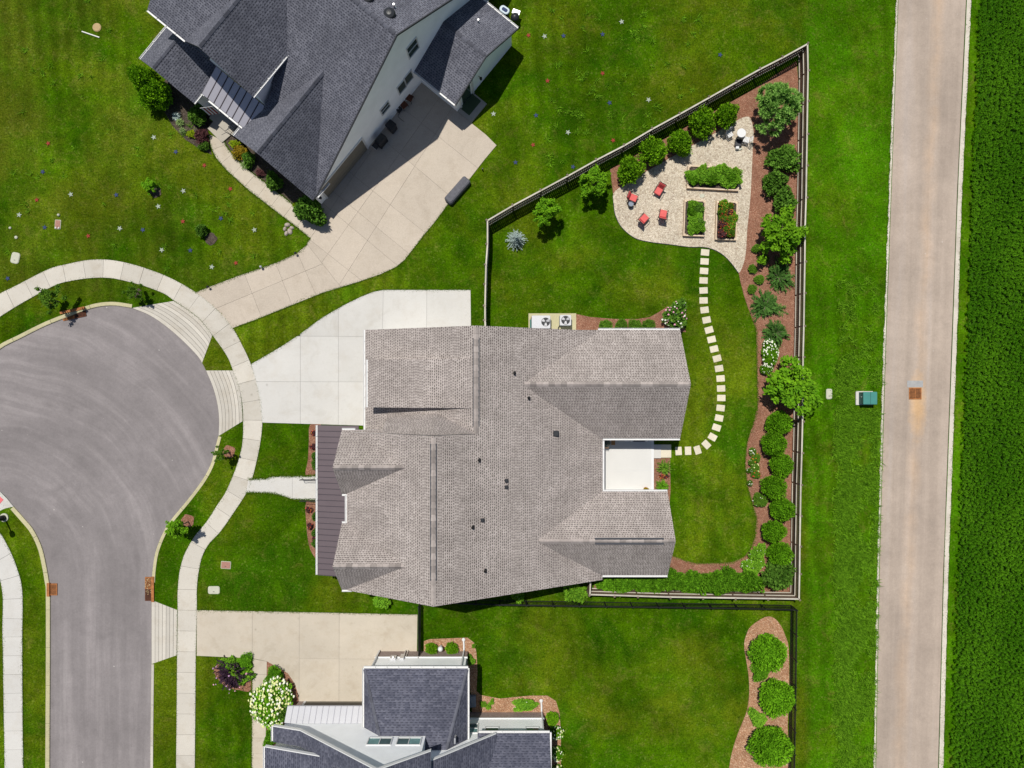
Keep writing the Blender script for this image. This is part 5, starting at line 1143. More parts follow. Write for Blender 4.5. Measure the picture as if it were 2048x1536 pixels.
# air conditioners on their pad
mb = MB(); mb.prism(pxpoly([(1057, 627), (1152, 627), (1152, 660), (1057, 660)]), -0.05, 0.09); tag(mb.build('equipment_pad', M['conc_yel']), kind='structure')
def ac(px, py, w, h, ht, fx, fr_, label, blades):
    t = thing('air_conditioner', label, 'air conditioner', (*W2(px, py, ht), 0.09))
    mb = MB(); mb.rbox((0, 0, 0.0), (w, h, 0.05), 0.06, 0, 0, 3, 0.01); part('base', mb.mesh('base', M['fascia']), t)
    mb = MB(); mb.rbox((0, 0, 0.05), (w - 0.03, h - 0.03, ht - 0.13), 0.05, 0, 0, 3); part('coil', mb.mesh('coil', M['grey_plastic']), t)
    mb = MB(); mb.rbox((0, 0, ht - 0.08), (w, h, 0.08), 0.07, 0, 0, 4, 0.02); part('top', mb.mesh('top', M['metal_white']), t)
    mb = MB(); mb.lathe((fx, 0, ht), [(fr_, 0.0), (fr_, 0.012), (0.01, 0.010)], 28); part('fan_well', mb.mesh('fan_well', M['black_plastic']), t)
    for k in range(blades):
        a_ = 2 * math.pi * k / blades + 0.5; mb = MB(); co, si = math.cos(a_), math.sin(a_)
        pts = [(0.05, -0.05, 0.022), (fr_ * 0.88, -fr_ * 0.32, 0.018), (fr_ * 0.88, fr_ * 0.32, 0.038), (0.05, 0.06, 0.03)]
        mb.add([(fx + x * co - y * si, x * si + y * co, ht + z) for x, y, z in pts] + [(fx + x * co - y * si, x * si + y * co, ht + z - 0.006) for x, y, z in pts], [[0, 1, 2, 3], [7, 6, 5, 4], [0, 4, 5, 1], [1, 5, 6, 2], [2, 6, 7, 3], [3, 7, 4, 0]])
        part('fan_blade', mb.mesh('fan_blade', M['metal_white']), t)
    mb = MB()
    for k in range(8): a_ = math.pi * k / 8; mb.tube([(fx + fr_ * math.cos(a_), fr_ * math.sin(a_), ht + 0.03), (fx, 0, ht + 0.055), (fx - fr_ * math.cos(a_), -fr_ * math.sin(a_), ht + 0.03)], 0.004, 4)
    part('fan_guard', mb.mesh('fan_guard', M['black']), t)
    return t
t = ac(1082, 644, 1.42, 0.98, 0.75, 0.35, 0.33, 'wide white heat pump with off-centre fan beside the house wall', 3)
mb = MB(); mb.box((-0.78, -0.1, 0.0), (0.12, 0.62, 0.5)); part('side_grille', mb.mesh('side_grille', M['green_dark']), t)
mb = MB(); mb.tube([(-0.76, 0.30, 0.05), (-0.72, 0.46, 0.08), (-0.4, 0.48, 0.06)], 0.035, 6); part('pipe', mb.mesh('pipe', M['lid_tan']), t)
t = ac(1131, 640.5, 0.86, 0.80, 0.80, 0.0, 0.33, 'square white air conditioner with central fan next to the mulch bed', 3)
mb = MB(); mb.tube([(-0.40, -0.36, 0.1), (-0.5, -0.5, 0.14), (-0.55, -0.85, 0.2)], 0.03, 6); part('pipe', mb.mesh('pipe', M['black']), t)
# patio furniture
t = thing('kamado_grill', 'dark green egg-shaped grill in the corner of the white deck', 'grill', (*W2(1213, 886, 0.9), 0.325))
mb = MB(); mb.lathe((0, 0, 0.25), [(0.16, 0), (0.27, 0.15), (0.31, 0.34), (0.31, 0.38)], 20); part('firebox', mb.mesh('firebox', M['pot_lid'], True), t)
mb = MB(); mb.lathe((0, 0, 0.64), [(0.31, 0), (0.29, 0.16), (0.20, 0.30), (0.07, 0.36), (0.07, 0.42)], 20); part('lid', mb.mesh('lid', M['pot_lid'], True), t)
mb = MB()
for k in range(4): a_ = R(45 + 90 * k); mb.tube([(0.30 * math.cos(a_), 0.30 * math.sin(a_), 0), (0.24 * math.cos(a_), 0.24 * math.sin(a_), 0.45)], 0.02, 6)
part('stand', mb.mesh('stand', M['black']), t)
mb = MB(); mb.box((0.50, 0.06, 0.60), (0.30, 0.42, 0.03)); part('side_shelf', mb.mesh('side_shelf', M['cedar']), t)
mb = MB(); mb.tube([(-0.15, -0.36, 0.75), (0.15, -0.36, 0.75)], 0.02, 6); mb.tube([(-0.13, -0.30, 0.72), (-0.13, -0.36, 0.75)], 0.012, 5); mb.tube([(0.13, -0.30, 0.72), (0.13, -0.36, 0.75)], 0.012, 5); part('handle', mb.mesh('handle', M['cedar']), t)
t = thing('bench', 'white slatted garden bench on the deck under the eave', 'bench', (*W2(1277, 876, 0.5), 0.325))
for k in range(4): mb = MB(); mb.box((0, -0.16 + k * 0.11, 0.42), (1.0, 0.085, 0.03)); part('seat_slat', mb.mesh('seat_slat', M['white']), t)
for k in range(3): mb = MB(); mb.box((0, 0.26, 0.52 + k * 0.13), (1.0, 0.03, 0.09)); part('back_slat', mb.mesh('back_slat', M['white']), t)
for s_ in (-1, 1):
    mb = MB(); mb.rbox((s_ * 0.58, -0.02, 0), (0.10, 0.50, 0.62), 0.03, 0, 0, 2, 0.02); part('arm', mb.mesh('arm', M['white']), t)
mb = MB(); mb.box((0, -0.12, 0.452), (0.86, 0.26, 0.05)); part('cushion', mb.mesh('cushion', M['fascia']), t)
for dx, lb in ((-0.92, 'white side table beside the bench, towards the egg grill'), (0.88, 'white side table beside the bench, towards the deck step')):
    q = W2(1277, 876, 0.5); t = thing('side_table', lb, 'table', (q[0] + dx, q[1] - 0.05, 0.325)); mb = MB(); mb.rbox((0, 0, 0.45), (0.40, 0.40, 0.04), 0.12, 0, 0, 4, 0.01); part('table_top', mb.mesh('table_top', M['white']), t)
    mb = MB(); [mb.tube([(a_ * 0.14, b_ * 0.14, 0), (a_ * 0.11, b_ * 0.11, 0.455)], 0.015, 6) for a_ in (-1, 1) for b_ in (-1, 1)]; part('legs', mb.mesh('legs', M['white']), t)
# things at the turned house's driveway
t = thing('gas_grill', 'black gas barbecue with side shelf by the garage door', 'grill', (*W2(759, 281, 0.9), 0.05), math.atan2(dV[1], dV[0]))
mb = MB(); mb.rbox((-0.12, 0, 0.62), (0.85, 0.55, 0.20), 0.05, 0, 0, 3, 0.03); part('firebox', mb.mesh('firebox', M['black_plastic']), t)
mb = MB(); mb.rbox((-0.12, 0.02, 0.82), (0.83, 0.52, 0.24), 0.10, 0, 0, 4, 0.14); part('hood', mb.mesh('hood', M['black_plastic'], False), t)
mb = MB(); mb.box((0.50, 0, 0.76), (0.38, 0.48, 0.04)); part('side_shelf', mb.mesh('side_shelf', M['black_plastic']), t)
mb = MB(); mb.box((-0.12, 0, 0.05), (0.82, 0.48, 0.56)); part('cart', mb.mesh('cart', M['black']), t)
mb = MB(); mb.tube([(0.70, -0.24, 0.78), (0.70, 0.24, 0.78)], 0.018, 6); mb.tube([(0.66, -0.2, 0.775), (0.70, -0.2, 0.78)], 0.012, 5); mb.tube([(0.66, 0.2, 0.775), (0.70, 0.2, 0.78)], 0.012, 5); part('towel_bar', mb.mesh('towel_bar', M['steel']), t)
mb = MB(); [mb.lathe((x, y, 0), [(0.07, 0), (0.07, 0.05)], 10) for x in (-0.45, 0.22) for y in (-0.2, 0.2)]; part('wheel', mb.mesh('wheel', M['black']), t)
t = thing('wheelie_bin', 'square black lidded cart standing between barbecue and house wall lights', 'bin', (*W2(782, 251, 0.8), 0.05), math.atan2(dV[1], dV[0]))
mb = MB(); mb.rbox((0, 0, 0.06), (0.58, 0.62, 0.78), 0.08, 0, 0, 4); part('body', mb.mesh('body', M['black_plastic']), t)
mb = MB(); mb.rbox((0, 0, 0.84), (0.66, 0.70, 0.10), 0.10, 0, 0, 4, 0.08); part('lid', mb.mesh('lid', M['black_plastic']), t)
mb = MB(); mb.tube([(-0.25, -0.42, 0.80), (0.25, -0.42, 0.80)], 0.02, 6); mb.tube([(-0.2, -0.32, 0.82), (-0.2, -0.42, 0.80)], 0.015, 5); mb.tube([(0.2, -0.32, 0.82), (0.2, -0.42, 0.80)], 0.015, 5); part('handle', mb.mesh('handle', M['steel']), t)
mb = MB(); [mb.lathe((x, 0.2, 0), [(0.08, 0), (0.08, 0.06)], 10) for x in (-0.22, 0.22)]; part('wheel', mb.mesh('wheel', M['black']), t)
for px, py, rz_, lb in ((808, 210, 40, 'brown metal patio chair against the white wall under paired windows'), (819, 196, 65, 'dark metal patio chair closest to the rear wing of the white house')):
    t = thing('patio_chair', lb, 'chair', (*W2(px, py, 0.4), 0.05), R(rz_))
    mb = MB(); mb.rbox((0, 0, 0.40), (0.50, 0.50, 0.05), 0.05, 0, 0, 3, 0.02); part('seat', mb.mesh('seat', M['rust_dark']), t)
    mb = MB()
    for k in range(5): mb.tube([(-0.2 + 0.1 * k, 0.26, 0.42), (-0.2 + 0.1 * k, 0.36, 0.88)], 0.012, 5)
    mb.tube([(-0.24, 0.26, 0.42), (-0.25, 0.36, 0.90), (0.25, 0.36, 0.90), (0.24, 0.26, 0.42)], 0.018, 6); part('backrest', mb.mesh('backrest', M['rust_dark']), t)
    for x in (-0.24, 0.24):
        for y in (-0.24, 0.24): mb = MB(); mb.tube([(x, y, 0), (x * 0.95, y * 0.95, 0.42)], 0.018, 6); part('leg', mb.mesh('leg', M['black']), t)
mb = MB(); q = [(793, 219, 0.07), (799, 226, 0.065), (796, 232, 0.065), (801, 238, 0.065), (808, 243, 0.065)]; mb.tube([W(*p) for p in catmull([(a_, b_) for a_, b_, _ in q], 4) for p in [(p[0], p[1], 0.066)]], 0.016, 5); tag(mb.build('garden_hose', M['black']), 'dark garden hose curling over the driveway by the wall', 'hose')
t = thing('hose_reel', 'small dark hose reel box against the wall below the little window', 'hose reel', (*W2(797, 217, 0.4), 0.05), math.atan2(dV[1], dV[0]))
mb = MB(); mb.rbox((0, 0, 0), (0.42, 0.34, 0.46), 0.05, 0, 0, 3, 0.03); part('case', mb.mesh('case', M['black_plastic']), t)
mb = MB(); mb.lathe((0.05, 0, 0.46), [(0.07, 0), (0.07, 0.04)], 10); part('knob', mb.mesh('knob', M['steel']), t)
t = thing('storage_bench', 'long low bench under a dark grey cover at the driveway edge', 'bench', (*W2(915, 381, 0.3), 0.0), math.atan2(410 - 357, -(894 - 938)) + math.pi / 2 + R(2))
t.rotation_euler = (0, 0, math.atan2(-(408 - 357), 893 - 938)); 
mb = MB(); mb.rbox((0, 0, 0.05), (2.35, 0.72, 0.50), 0.16, 0, 0, 5, 0.15); part('cover', mb.mesh('cover', M['grey_cloth']), t)
mb = MB(); mb.rbox((0, 0, 0.0), (2.28, 0.66, 0.06), 0.12, 0, 0, 4); part('skirt', mb.mesh('skirt', M['black']), t)
mb = MB(); mb.rbox((0.90, 0, 0.50), (0.42, 0.56, 0.07), 0.14, 0, 0, 4, 0.05); part('cushion', mb.mesh('cushion', M['grey_cloth']), t)
t = thing('trash_cart', 'black wheeled bin with oval blue-grey lid behind the rear wing', 'bin', (*W2(1009, 19, 1.0), 0.0), R(-34))
mb = MB(); mb.rbox((0, 0, 0.06), (0.72, 0.46, 0.86), 0.16, 0, 0, 5); part('body', mb.mesh('body', M['black_plastic']), t)
mb = MB(); mb.rbox((0, 0, 0.92), (0.80, 0.54, 0.08), 0.24, 0, 0, 6, 0.05); part('lid', mb.mesh('lid', M['grey_plastic']), t)
mb = MB(); mb.rbox((0.02, 0, 1.0), (0.46, 0.26, 0.02), 0.10, 0, 0, 4, 0.01); part('lid_panel', mb.mesh('lid_panel', M['star_blue']), t)
mb = MB(); [mb.lathe((x, -0.2, 0), [(0.09, 0), (0.09, 0.06)], 10) for x in (-0.28, 0.28)]; part('wheel', mb.mesh('wheel', M['black']), t)
t = thing('kettle_grill', 'black kettle barbecue with grey side shelf beside the blue-lidded bin', 'grill', (*W2(1030, 33, 0.8), 0.0), R(-20))
mb = MB(); mb.lathe((0, 0, 0.42), [(0.10, 0), (0.28, 0.10), (0.33, 0.24), (0.33, 0.27), (0.30, 0.40), (0.18, 0.50), (0.02, 0.54)], 22); part('kettle', mb.mesh('kettle', M['black_plastic'], True), t)
mb = MB(); mb.box((-0.06, 0.42, 0.66), (0.56, 0.34, 0.03)); part('side_shelf', mb.mesh('side_shelf', M['steel']), t)
mb = MB(); mb.lathe((0.08, 0.42, 0.69), [(0.06, 0), (0.06, 0.08)], 10); part('canister', mb.mesh('canister', M['white']), t)
mb = MB()
for k in range(3): a_ = R(120 * k + 30); mb.tube([(0.34 * math.cos(a_), 0.34 * math.sin(a_), 0), (0.16 * math.cos(a_), 0.16 * math.sin(a_), 0.50)], 0.016, 6)
mb.tube([(-0.3, 0.28, 0.62), (-0.3, 0.56, 0.65)], 0.014, 5); mb.tube([(0.15, 0.28, 0.62), (0.15, 0.56, 0.65)], 0.014, 5); part('legs', mb.mesh('legs', M['black']), t)
mb = MB(); mb.rbox((*W2(941, 210), 0.12), (1.45, 0.95, 0.02), 0.04, math.atan2(dV[1], dV[0]) + math.pi / 2 * 0, 0, 2, 0.01); o = mb.build('door_mat', M['mat_green']); tag(o, 'dark green mat on the step at the rear wing door', 'mat')
for px, py, lb in ((420, 575, 'short black path light where the tan driveway meets the curved sidewalk'), (525, 535, 'short black path light with a pale cap halfway along the tan driveway'), (594, 508, 'short black path light where the tan driveway widens')):
    t = thing('path_light', lb, 'path light', (*W2(px, py), 0)); mb = MB(); mb.tube([(0, 0, -0.05), (0, 0, 0.40)], 0.018, 6); part('stake', mb.mesh('stake', M['black']), t)
    mb = MB(); mb.lathe((0, 0, 0.36), [(0.05, 0), (0.10, 0.05), (0.10, 0.07), (0.02, 0.14)], 12); part('cap', mb.mesh('cap', M['steel'] if px == 525 else M['black']), t)
mb = MB(); mb.tube([W(965, 340, 0.0), W(965, 337, 0.35)], 0.05, 8); tag(mb.build('bollard', M['black']), 'tiny black stake light in the grass below the driveway corner', 'path light')
# flag on the porch
t = thing('flag', 'red and white striped flag hanging from a slanted pole at the porch', 'flag', HU(512, -100, 1.9))
p0 = Vector(HU(505, -108, 2.3)); p1 = Vector(HU(490, -84, 2.75)); base = Vector(HU(512, -100, 1.9))
mb = MB(); mb.tube([p0 - base, p1 - base], 0.016, 6); part('pole', mb.mesh('pole', M['white']), t)
for k in range(7):
    mb = MB(); a0 = p0 + (p1 - p0) * (0.25 + k * 0.1); a1 = p0 + (p1 - p0) * (0.25 + (k + 1) * 0.1); sag = Vector((dU[0] * 0.35, dU[1] * 0.35, -0.75)); wv = Vector((0, 0, 0.04 * math.sin(k * 1.7)))
    mb.add([tuple(v - base) for v in (a0, a1, a1 + sag + wv, a0 + sag + wv, a0 + Vector((0, 0, 0.006)), a1 + Vector((0, 0, 0.006)), a1 + sag + wv + Vector((0.01, 0, 0)), a0 + sag + wv + Vector((0.01, 0, 0)))], [[0, 1, 2, 3], [7, 6, 5, 4]]); part('stripe', mb.mesh('stripe', M['star_red'] if k % 2 else M['white']), t)
# lower house odds and ends
mb = MB(); mb.lathe((0, 0, 0), [(0.10, 0), (0.10, 0.45), (0.06, 0.46), (0.16, 0.52), (0.20, 0.66), (0.16, 0.80), (0.02, 0.86)], 20); o = mb.build('globe_ornament', M['white'], None, True); o.location = (*W2(881, 1297, 0.6), 0.03); tag(o, 'white gazing globe on a stand between two clipped round shrubs', 'ornament')
mb = MB(); mb.rbox((0, 0, 0), (0.66, 0.90, 0.26), 0.08, 0.05, 0, 3, 0.04); o = mb.build('storage_bin', M['slate_grey']); o.location = (*W2(943, 1404, 0.3), 0.03); tag(o, 'grey lidded storage bin in the shaded corner of the brick-based house', 'bin')
for px, py, sc in ((575, 450, 1), (570, 458, 0.8), (580, 463, 1.1), (573, 467, 0.9), (584, 456, 0.8)):
    mb = MB(); mb.lathe((0, 0, 0), [(0.16 * sc, 0), (0.19 * sc, 0.07), (0.12 * sc, 0.16), (0.02, 0.19)], 8, 0, 1.2, 0.9); o = mb.build('rock', M['rock']); o.location = (*W2(px, py), -0.02); o.rotation_euler = (0, 0, px); tag(o, 'small brownish rock in the little pile beside the front walk', 'rock', 'rocks piled at the edge of the front walk')

# ------------------------------------------------------------ plants
def rdir(n, zmin=-1.0):
    z = rng.uniform(zmin, 1, n); a_ = rng.uniform(0, 2 * np.pi, n); s_ = np.sqrt(1 - z * z)
    return np.c_[s_ * np.cos(a_), s_ * np.sin(a_), z]
def nrm(v): return v / (np.linalg.norm(v, axis=1)[:, None] + 1e-9)
def lobes(d, k=9, amp=0.10, f=3.2, seed=0):
    g = np.random.default_rng(seed); o = np.zeros(len(d))
    for _ in range(k): o += np.cos(f * (d @ nrm(g.normal(size=(1, 3)))[0]) * g.uniform(0.7, 1.6) + g.uniform(0, 6.3))
    return 1 + amp * o / math.sqrt(k) * 1.4
def leaf_arrays(Cn, D, N, L, Wd):
    D = nrm(D); Sd = nrm(np.cross(N, D)); L = np.asarray(L); Wd = np.asarray(Wd)
    if L.ndim == 0: L = np.full(len(Cn), float(L))
    if Wd.ndim == 0: Wd = np.full(len(Cn), float(Wd))
    L = L[:, None]; Wd = Wd[:, None]
    return np.stack([Cn - D * L / 2, Cn + Sd * Wd / 2 - D * L * 0.08, Cn + D * L / 2, Cn - Sd * Wd / 2 - D * L * 0.08], 1).reshape(-1, 3)
def quads_mesh(name, V, colv, mat, nper=4):
    nq = len(V) // nper
    me = bpy.data.meshes.new(name); me.vertices.add(len(V)); me.vertices.foreach_set('co', np.ascontiguousarray(V, dtype=np.float32).ravel())
    me.loops.add(nq * nper); me.loops.foreach_set('vertex_index', np.arange(nq * nper, dtype=np.int32))
    me.polygons.add(nq); me.polygons.foreach_set('loop_start', np.arange(0, nq * nper, nper, dtype=np.int32))
    at_ = me.attributes.new('Col', 'FLOAT_COLOR', 'POINT')
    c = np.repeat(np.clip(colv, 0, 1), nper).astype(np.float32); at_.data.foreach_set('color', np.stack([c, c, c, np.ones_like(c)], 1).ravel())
    me.materials.append(mat); me.update(calc_edges=True); me.validate()
    return me
def core_pts(seed, k, amp, n=240):
    """leaf plates lying inside the crown so that it is dense to look into"""
    d = rdir(n, -0.6); f = lobes(d, amp=amp, seed=seed)
    return d * (k * f)[:, None]
def crown(kind, seed, big=False):
    mat = LEAF[kind]; g = seed
    if kind in ('globe', 'oval', 'box', 'hedge', 'leafy', 'veg', 'lime', 'gold', 'maroon'):
        P = dict(globe=(2100, .190, .095, .10, .45), oval=(2700, .165, .070, .05, .6), box=(1300, .22, .12, .08, .3), hedge=(2000, .26, .095, .18, .7), leafy=(1500, .26, .14, .16, .35),
                 veg=(1500, .30, .16, .2, .4), lime=(700, .30, .15, .2, .4), gold=(700, .30, .13, .22, .4), maroon=(800, .26, .14, .2, .4))[kind]
        n, L, w, amp, upb = P
        d = rdir(n, -0.75); f = lobes(d, amp=amp, seed=g); rad = f * (0.74 + 0.26 * rng.random(n) ** 0.6)
        clump = lobes(d, 16, 1.0, 8.5, g + 50) - 1; rad *= 1 + (0.05 if kind == 'oval' else 0.085) * clump
        pos = d * rad[:, None]
        D = d * 0.75 + np.array([0, 0, upb]) + rng.normal(size=(n, 3)) * 0.42; N = d * 0.8 + np.array([0, 0, 0.7]) + rng.normal(size=(n, 3)) * 0.45
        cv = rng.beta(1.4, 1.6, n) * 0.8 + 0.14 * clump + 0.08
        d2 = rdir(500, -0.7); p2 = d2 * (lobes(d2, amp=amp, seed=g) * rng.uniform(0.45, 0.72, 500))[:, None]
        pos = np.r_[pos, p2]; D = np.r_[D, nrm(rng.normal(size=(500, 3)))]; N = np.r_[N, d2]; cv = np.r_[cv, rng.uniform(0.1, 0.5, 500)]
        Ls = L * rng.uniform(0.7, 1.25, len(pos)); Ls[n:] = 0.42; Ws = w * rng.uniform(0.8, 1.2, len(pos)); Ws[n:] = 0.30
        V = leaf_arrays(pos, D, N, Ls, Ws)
        V[:, 2] = V[:, 2] * 0.5 + 0.5
        V[:, 2] = np.maximum(V[:, 2], 0.0)
    elif kind in ('tree', 'pale', 'sparse'):
        nc = 75 if kind == 'tree' else 26; d = rdir(nc, -0.55); f = lobes(d, amp=0.2, seed=g); cc = d * (f * rng.uniform(0.42, 0.96, nc))[:, None]
        per = 52; pos = np.repeat(cc, per, 0) + rdir(nc * per) * (rng.uniform(0.05, 1, nc * per) ** 0.5 * 0.21)[:, None]
        n = len(pos); D = nrm(pos) * 0.7 + np.array([0, 0, -0.1]) + rng.normal(size=(n, 3)) * 0.6; N = np.array([0, 0, 1.0]) + rng.normal(size=(n, 3)) * 0.55 + nrm(pos) * 0.5
        cv = np.clip(np.repeat(rng.uniform(0.0, 0.45, nc), per) + rng.beta(2, 2, n) * 0.65, 0, 1)
        V = leaf_arrays(pos, D, N, 0.165 * rng.uniform(0.7, 1.3, n), 0.095 * rng.uniform(0.8, 1.2, n)); V[:, 2] = V[:, 2] * 0.5 + 0.5
    elif kind == 'pine':
        nc = 300; d = rdir(nc, -0.2); f = lobes(d, amp=0.13, seed=g); cc = d * (f * rng.uniform(0.45, 0.92, nc))[:, None]; per = 46
        rd = rdir(nc * per, -0.2); ax = np.repeat(nrm(cc + np.array([0, 0, 0.5])), per, 0); dd = nrm(rd + ax * 0.9); L = 0.19 * rng.uniform(0.7, 1.2, nc * per)
        pos = np.repeat(cc, per, 0) + dd * (L * 0.5)[:, None]; cv = np.clip(np.repeat(rng.uniform(0, 0.5, nc), per) + rng.uniform(0, 0.5, nc * per), 0, 1)
        V = leaf_arrays(pos, dd, rng.normal(size=(len(pos), 3)) + np.array([0, 0, 0.9]), L, 0.045); V[:, 2] = V[:, 2] * 0.5 + 0.5
    elif kind in ('spiky', 'purple'):
        n = 150; az = rng.uniform(0, 2 * np.pi, n); el = rng.uniform(0.10, 1.15, n) ** 1.2; D = np.c_[np.cos(az) * np.cos(el), np.sin(az) * np.cos(el), np.sin(el) * 0.8 + 0.1]
        L = rng.uniform(0.65, 1.12, n) * lobes(D, amp=0.16, seed=g); D2 = nrm(D + rng.normal(size=(n, 3)) * 0.10)
        m = 26; t_ = np.tile(np.linspace(0.12, 1.0, m), n); Lr = np.repeat(L, m); Dr = np.repeat(D2, m, 0)
        bp = Dr * (t_ * Lr)[:, None]; bp[:, 2] -= 0.22 * (t_ ** 2) * Lr
        sd = np.cross(Dr, np.tile([0, 0, 1.0], (n * m, 1))); sd = nrm(sd) * rng.choice([-1, 1], n * m)[:, None]; dd = Dr * 0.9 + sd * 0.75 + rng.normal(size=(n * m, 3)) * 0.12
        cv = np.clip(np.repeat(rng.uniform(0, 0.75, n), m) + 0.25 * t_ + rng.uniform(-0.1, 0.15, n * m), 0, 1)
        V = leaf_arrays(bp + sd * 0.035, dd, np.tile([0, 0, 1.0], (n * m, 1)) + rng.normal(size=(n * m, 3)) * 0.35, 0.15, 0.050)
        V[:, 2] = np.abs(V[:, 2]) * 0.9
    elif kind == 'spruce':
        out = []; cvs = []
        for i in range(9):
            z0 = 0.06 + 0.10 * i; rr0 = 1.02 * (1 - (i / 9.2)) + 0.05; nb = 17 - i
            for b in range(nb):
                az = 2 * math.pi * (b + rng.random() * 0.7) / nb; L0 = rr0 * rng.uniform(0.82, 1.12); m = int(34 * L0) + 10
                t_ = rng.uniform(0.08, 1, m); p = np.c_[np.cos(az) * L0 * t_, np.sin(az) * L0 * t_, z0 + 0.05 * np.sin(t_ * 3) - 0.02 * t_]
                p += rng.normal(size=(m, 3)) * [0.025, 0.025, 0.008]
                sg = rng.choice([-1, 1], m); dd = np.c_[np.cos(az + sg * 0.75), np.sin(az + sg * 0.75), np.full(m, 0.18)]
                out.append(leaf_arrays(p, dd, np.tile([0, 0, 1.0], (m, 1)) + rng.normal(size=(m, 3)) * 0.4, 0.17 * (1 - 0.3 * t_), 0.030)); cvs.append(np.clip(0.25 + 0.6 * t_ + rng.normal(size=m) * 0.15, 0, 1))
        V = np.concatenate(out); cv = np.concatenate(cvs); V[:, 2] = np.maximum(V[:, 2], 0.01)
    me = quads_mesh('foliage', V, cv, mat); return me
def tuft(kind, seed, n=130):
    az = rng.uniform(0, 2 * np.pi, n); el = rng.uniform(0.35, 1.35, n); D = np.c_[np.cos(az) * np.cos(el), np.sin(az) * np.cos(el), np.sin(el)]; L = rng.uniform(0.6, 1.1, n)
    p1 = D * (L * 0.5)[:, None]; D2 = D * [1, 1, 0.0] + np.array([0, 0, 0.05]); p2 = D * (L * 0.92)[:, None] + nrm(D2) * (L * 0.12)[:, None]
    N = np.c_[-D[:, 0] * 0.6, -D[:, 1] * 0.6, np.ones(n)]
    V = np.r_[leaf_arrays(p1, D, N, L, 0.10), leaf_arrays(p2, D2, N, L * 0.5, 0.09)]; V[:, 2] = np.maximum(V[:, 2], 0.0)
    return quads_mesh('foliage', V, np.r_[rng.uniform(0, 0.8, n), rng.uniform(0.3, 1, n)], LEAF[kind])
def blossoms(n, r0, seed, mat, amp=0.1, zmin=0.0, two=None):
    d = rdir(n, zmin); f = lobes(d, amp=amp, seed=seed) * rng.uniform(0.9, 1.04, n); mb = MB()
    for i in range(n):
        p = d[i] * f[i]; c = (p[0], p[1], p[2] * 0.5 + 0.5); r_ = r0 * rng.uniform(0.65, 1.25); ph = rng.uniform(0, 6)
        nr = Vector(d[i]) * 0.6 + Vector((0, 0, 0.8)); nr.normalize(); a_ = nr.cross(Vector((0.3, 1, 0.2))).normalized(); b_ = nr.cross(a_)
        ring = [Vector(c) + (a_ * math.cos(2 * math.pi * k / 7 + ph) + b_ * math.sin(2 * math.pi * k / 7 + ph)) * r_ * (1 if k % 2 else 0.8) for k in range(7)]
        ring2 = [Vector(c) + nr * r_ * 0.35 + (v - Vector(c)) * 0.55 for v in ring]
        mb.add([tuple(v) for v in ring + ring2] + [tuple(Vector(c) + nr * r_ * 0.5)], [[k, (k + 1) % 7, 7 + (k + 1) % 7, 7 + k] for k in range(7)] + [[7 + k, 7 + (k + 1) % 7, 14] for k in range(7)], 1 if (two and rng.random() < 0.4) else 0)
    return mb.mesh('blossoms', [mat, two] if two else mat)
STEM = {}
def stem_mesh(tree):
    mb = MB()
    if tree:
        mb.tube([(0, 0, -0.03), (0.01, 0.01, 0.25), (0, 0.02, 0.5), (0.0, 0.0, 0.72)], [0.06, 0.045, 0.035, 0.012], 8)
        for k in range(11):
            a_ = 2.4 * k; z0 = 0.30 + 0.035 * k; l_ = 0.62 - 0.03 * k
            mb.tube([(0, 0, z0), (l_ * 0.45 * math.cos(a_), l_ * 0.45 * math.sin(a_), z0 + 0.10), (l_ * math.cos(a_), l_ * math.sin(a_), z0 + 0.16)], [0.026, 0.016, 0.005], 5)
    else:
        for k in range(7):
            a_ = 0.9 * k; mb.tube([(0.03 * math.cos(a_), 0.03 * math.sin(a_), -0.03), (0.18 * math.cos(a_), 0.18 * math.sin(a_), 0.25), (0.42 * math.cos(a_), 0.42 * math.sin(a_), 0.52)], [0.035, 0.022, 0.008], 5)
    return mb.mesh('stem', M['bark'])
CR = {}
def getcrown(kind, i):
    if (kind, i) not in CR: CR[(kind, i)] = tuft(kind[5:], i) if kind.startswith('tuft_') else crown(kind, i * 7 + 3)
    return CR[(kind, i)]
PN = [0]
def plant(name, kind, px, py, rpx, h, label, cat='shrub', group=None, ry=None, flower=None, base=0.03, lift=0.0, nv=3):
    zc = base + lift + h * (0.55 if not kind.startswith('tuft_') else 0.25); r_ = rpx / S * (1 - zc / H); x, y = W2(px, py, zc)
    PN[0] += 1; i = PN[0] % nv
    rz = random.uniform(0, 6.28) if ry is None else 0.0
    t = thing(name, label, cat, (x, y, base), rz, group)
    sx, sy = (r_, r_ if ry is None else ry / S * (1 - zc / H))
    me = getcrown(kind, i); tree = kind in ('tree', 'pine', 'spruce', 'pale')
    f = part('crown' if tree else 'foliage', me, t); f.location = (0, 0, lift); f.scale = (sx, sy, h)
    if not kind.startswith('tuft_'):
        if tree not in STEM: STEM[tree] = stem_mesh(tree)
        s_ = part('trunk' if tree else 'stem', STEM[tree], t); s_.scale = (sx * (0.9 if tree else 1), sy * (0.9 if tree else 1), h + lift * 1.4)
    if flower:
        n, r0, mat, two = flower; key = ('fl', kind, i, mat.name, n)
        if key not in CR: CR[key] = blossoms(n, r0, i * 7 + 3, mat, 0.1, -0.05, two)
        b = part('blossoms', CR[key], t); b.location = (0, 0, lift); b.scale = (sx, sy, h); b['kind'] = 'stuff'
    return t
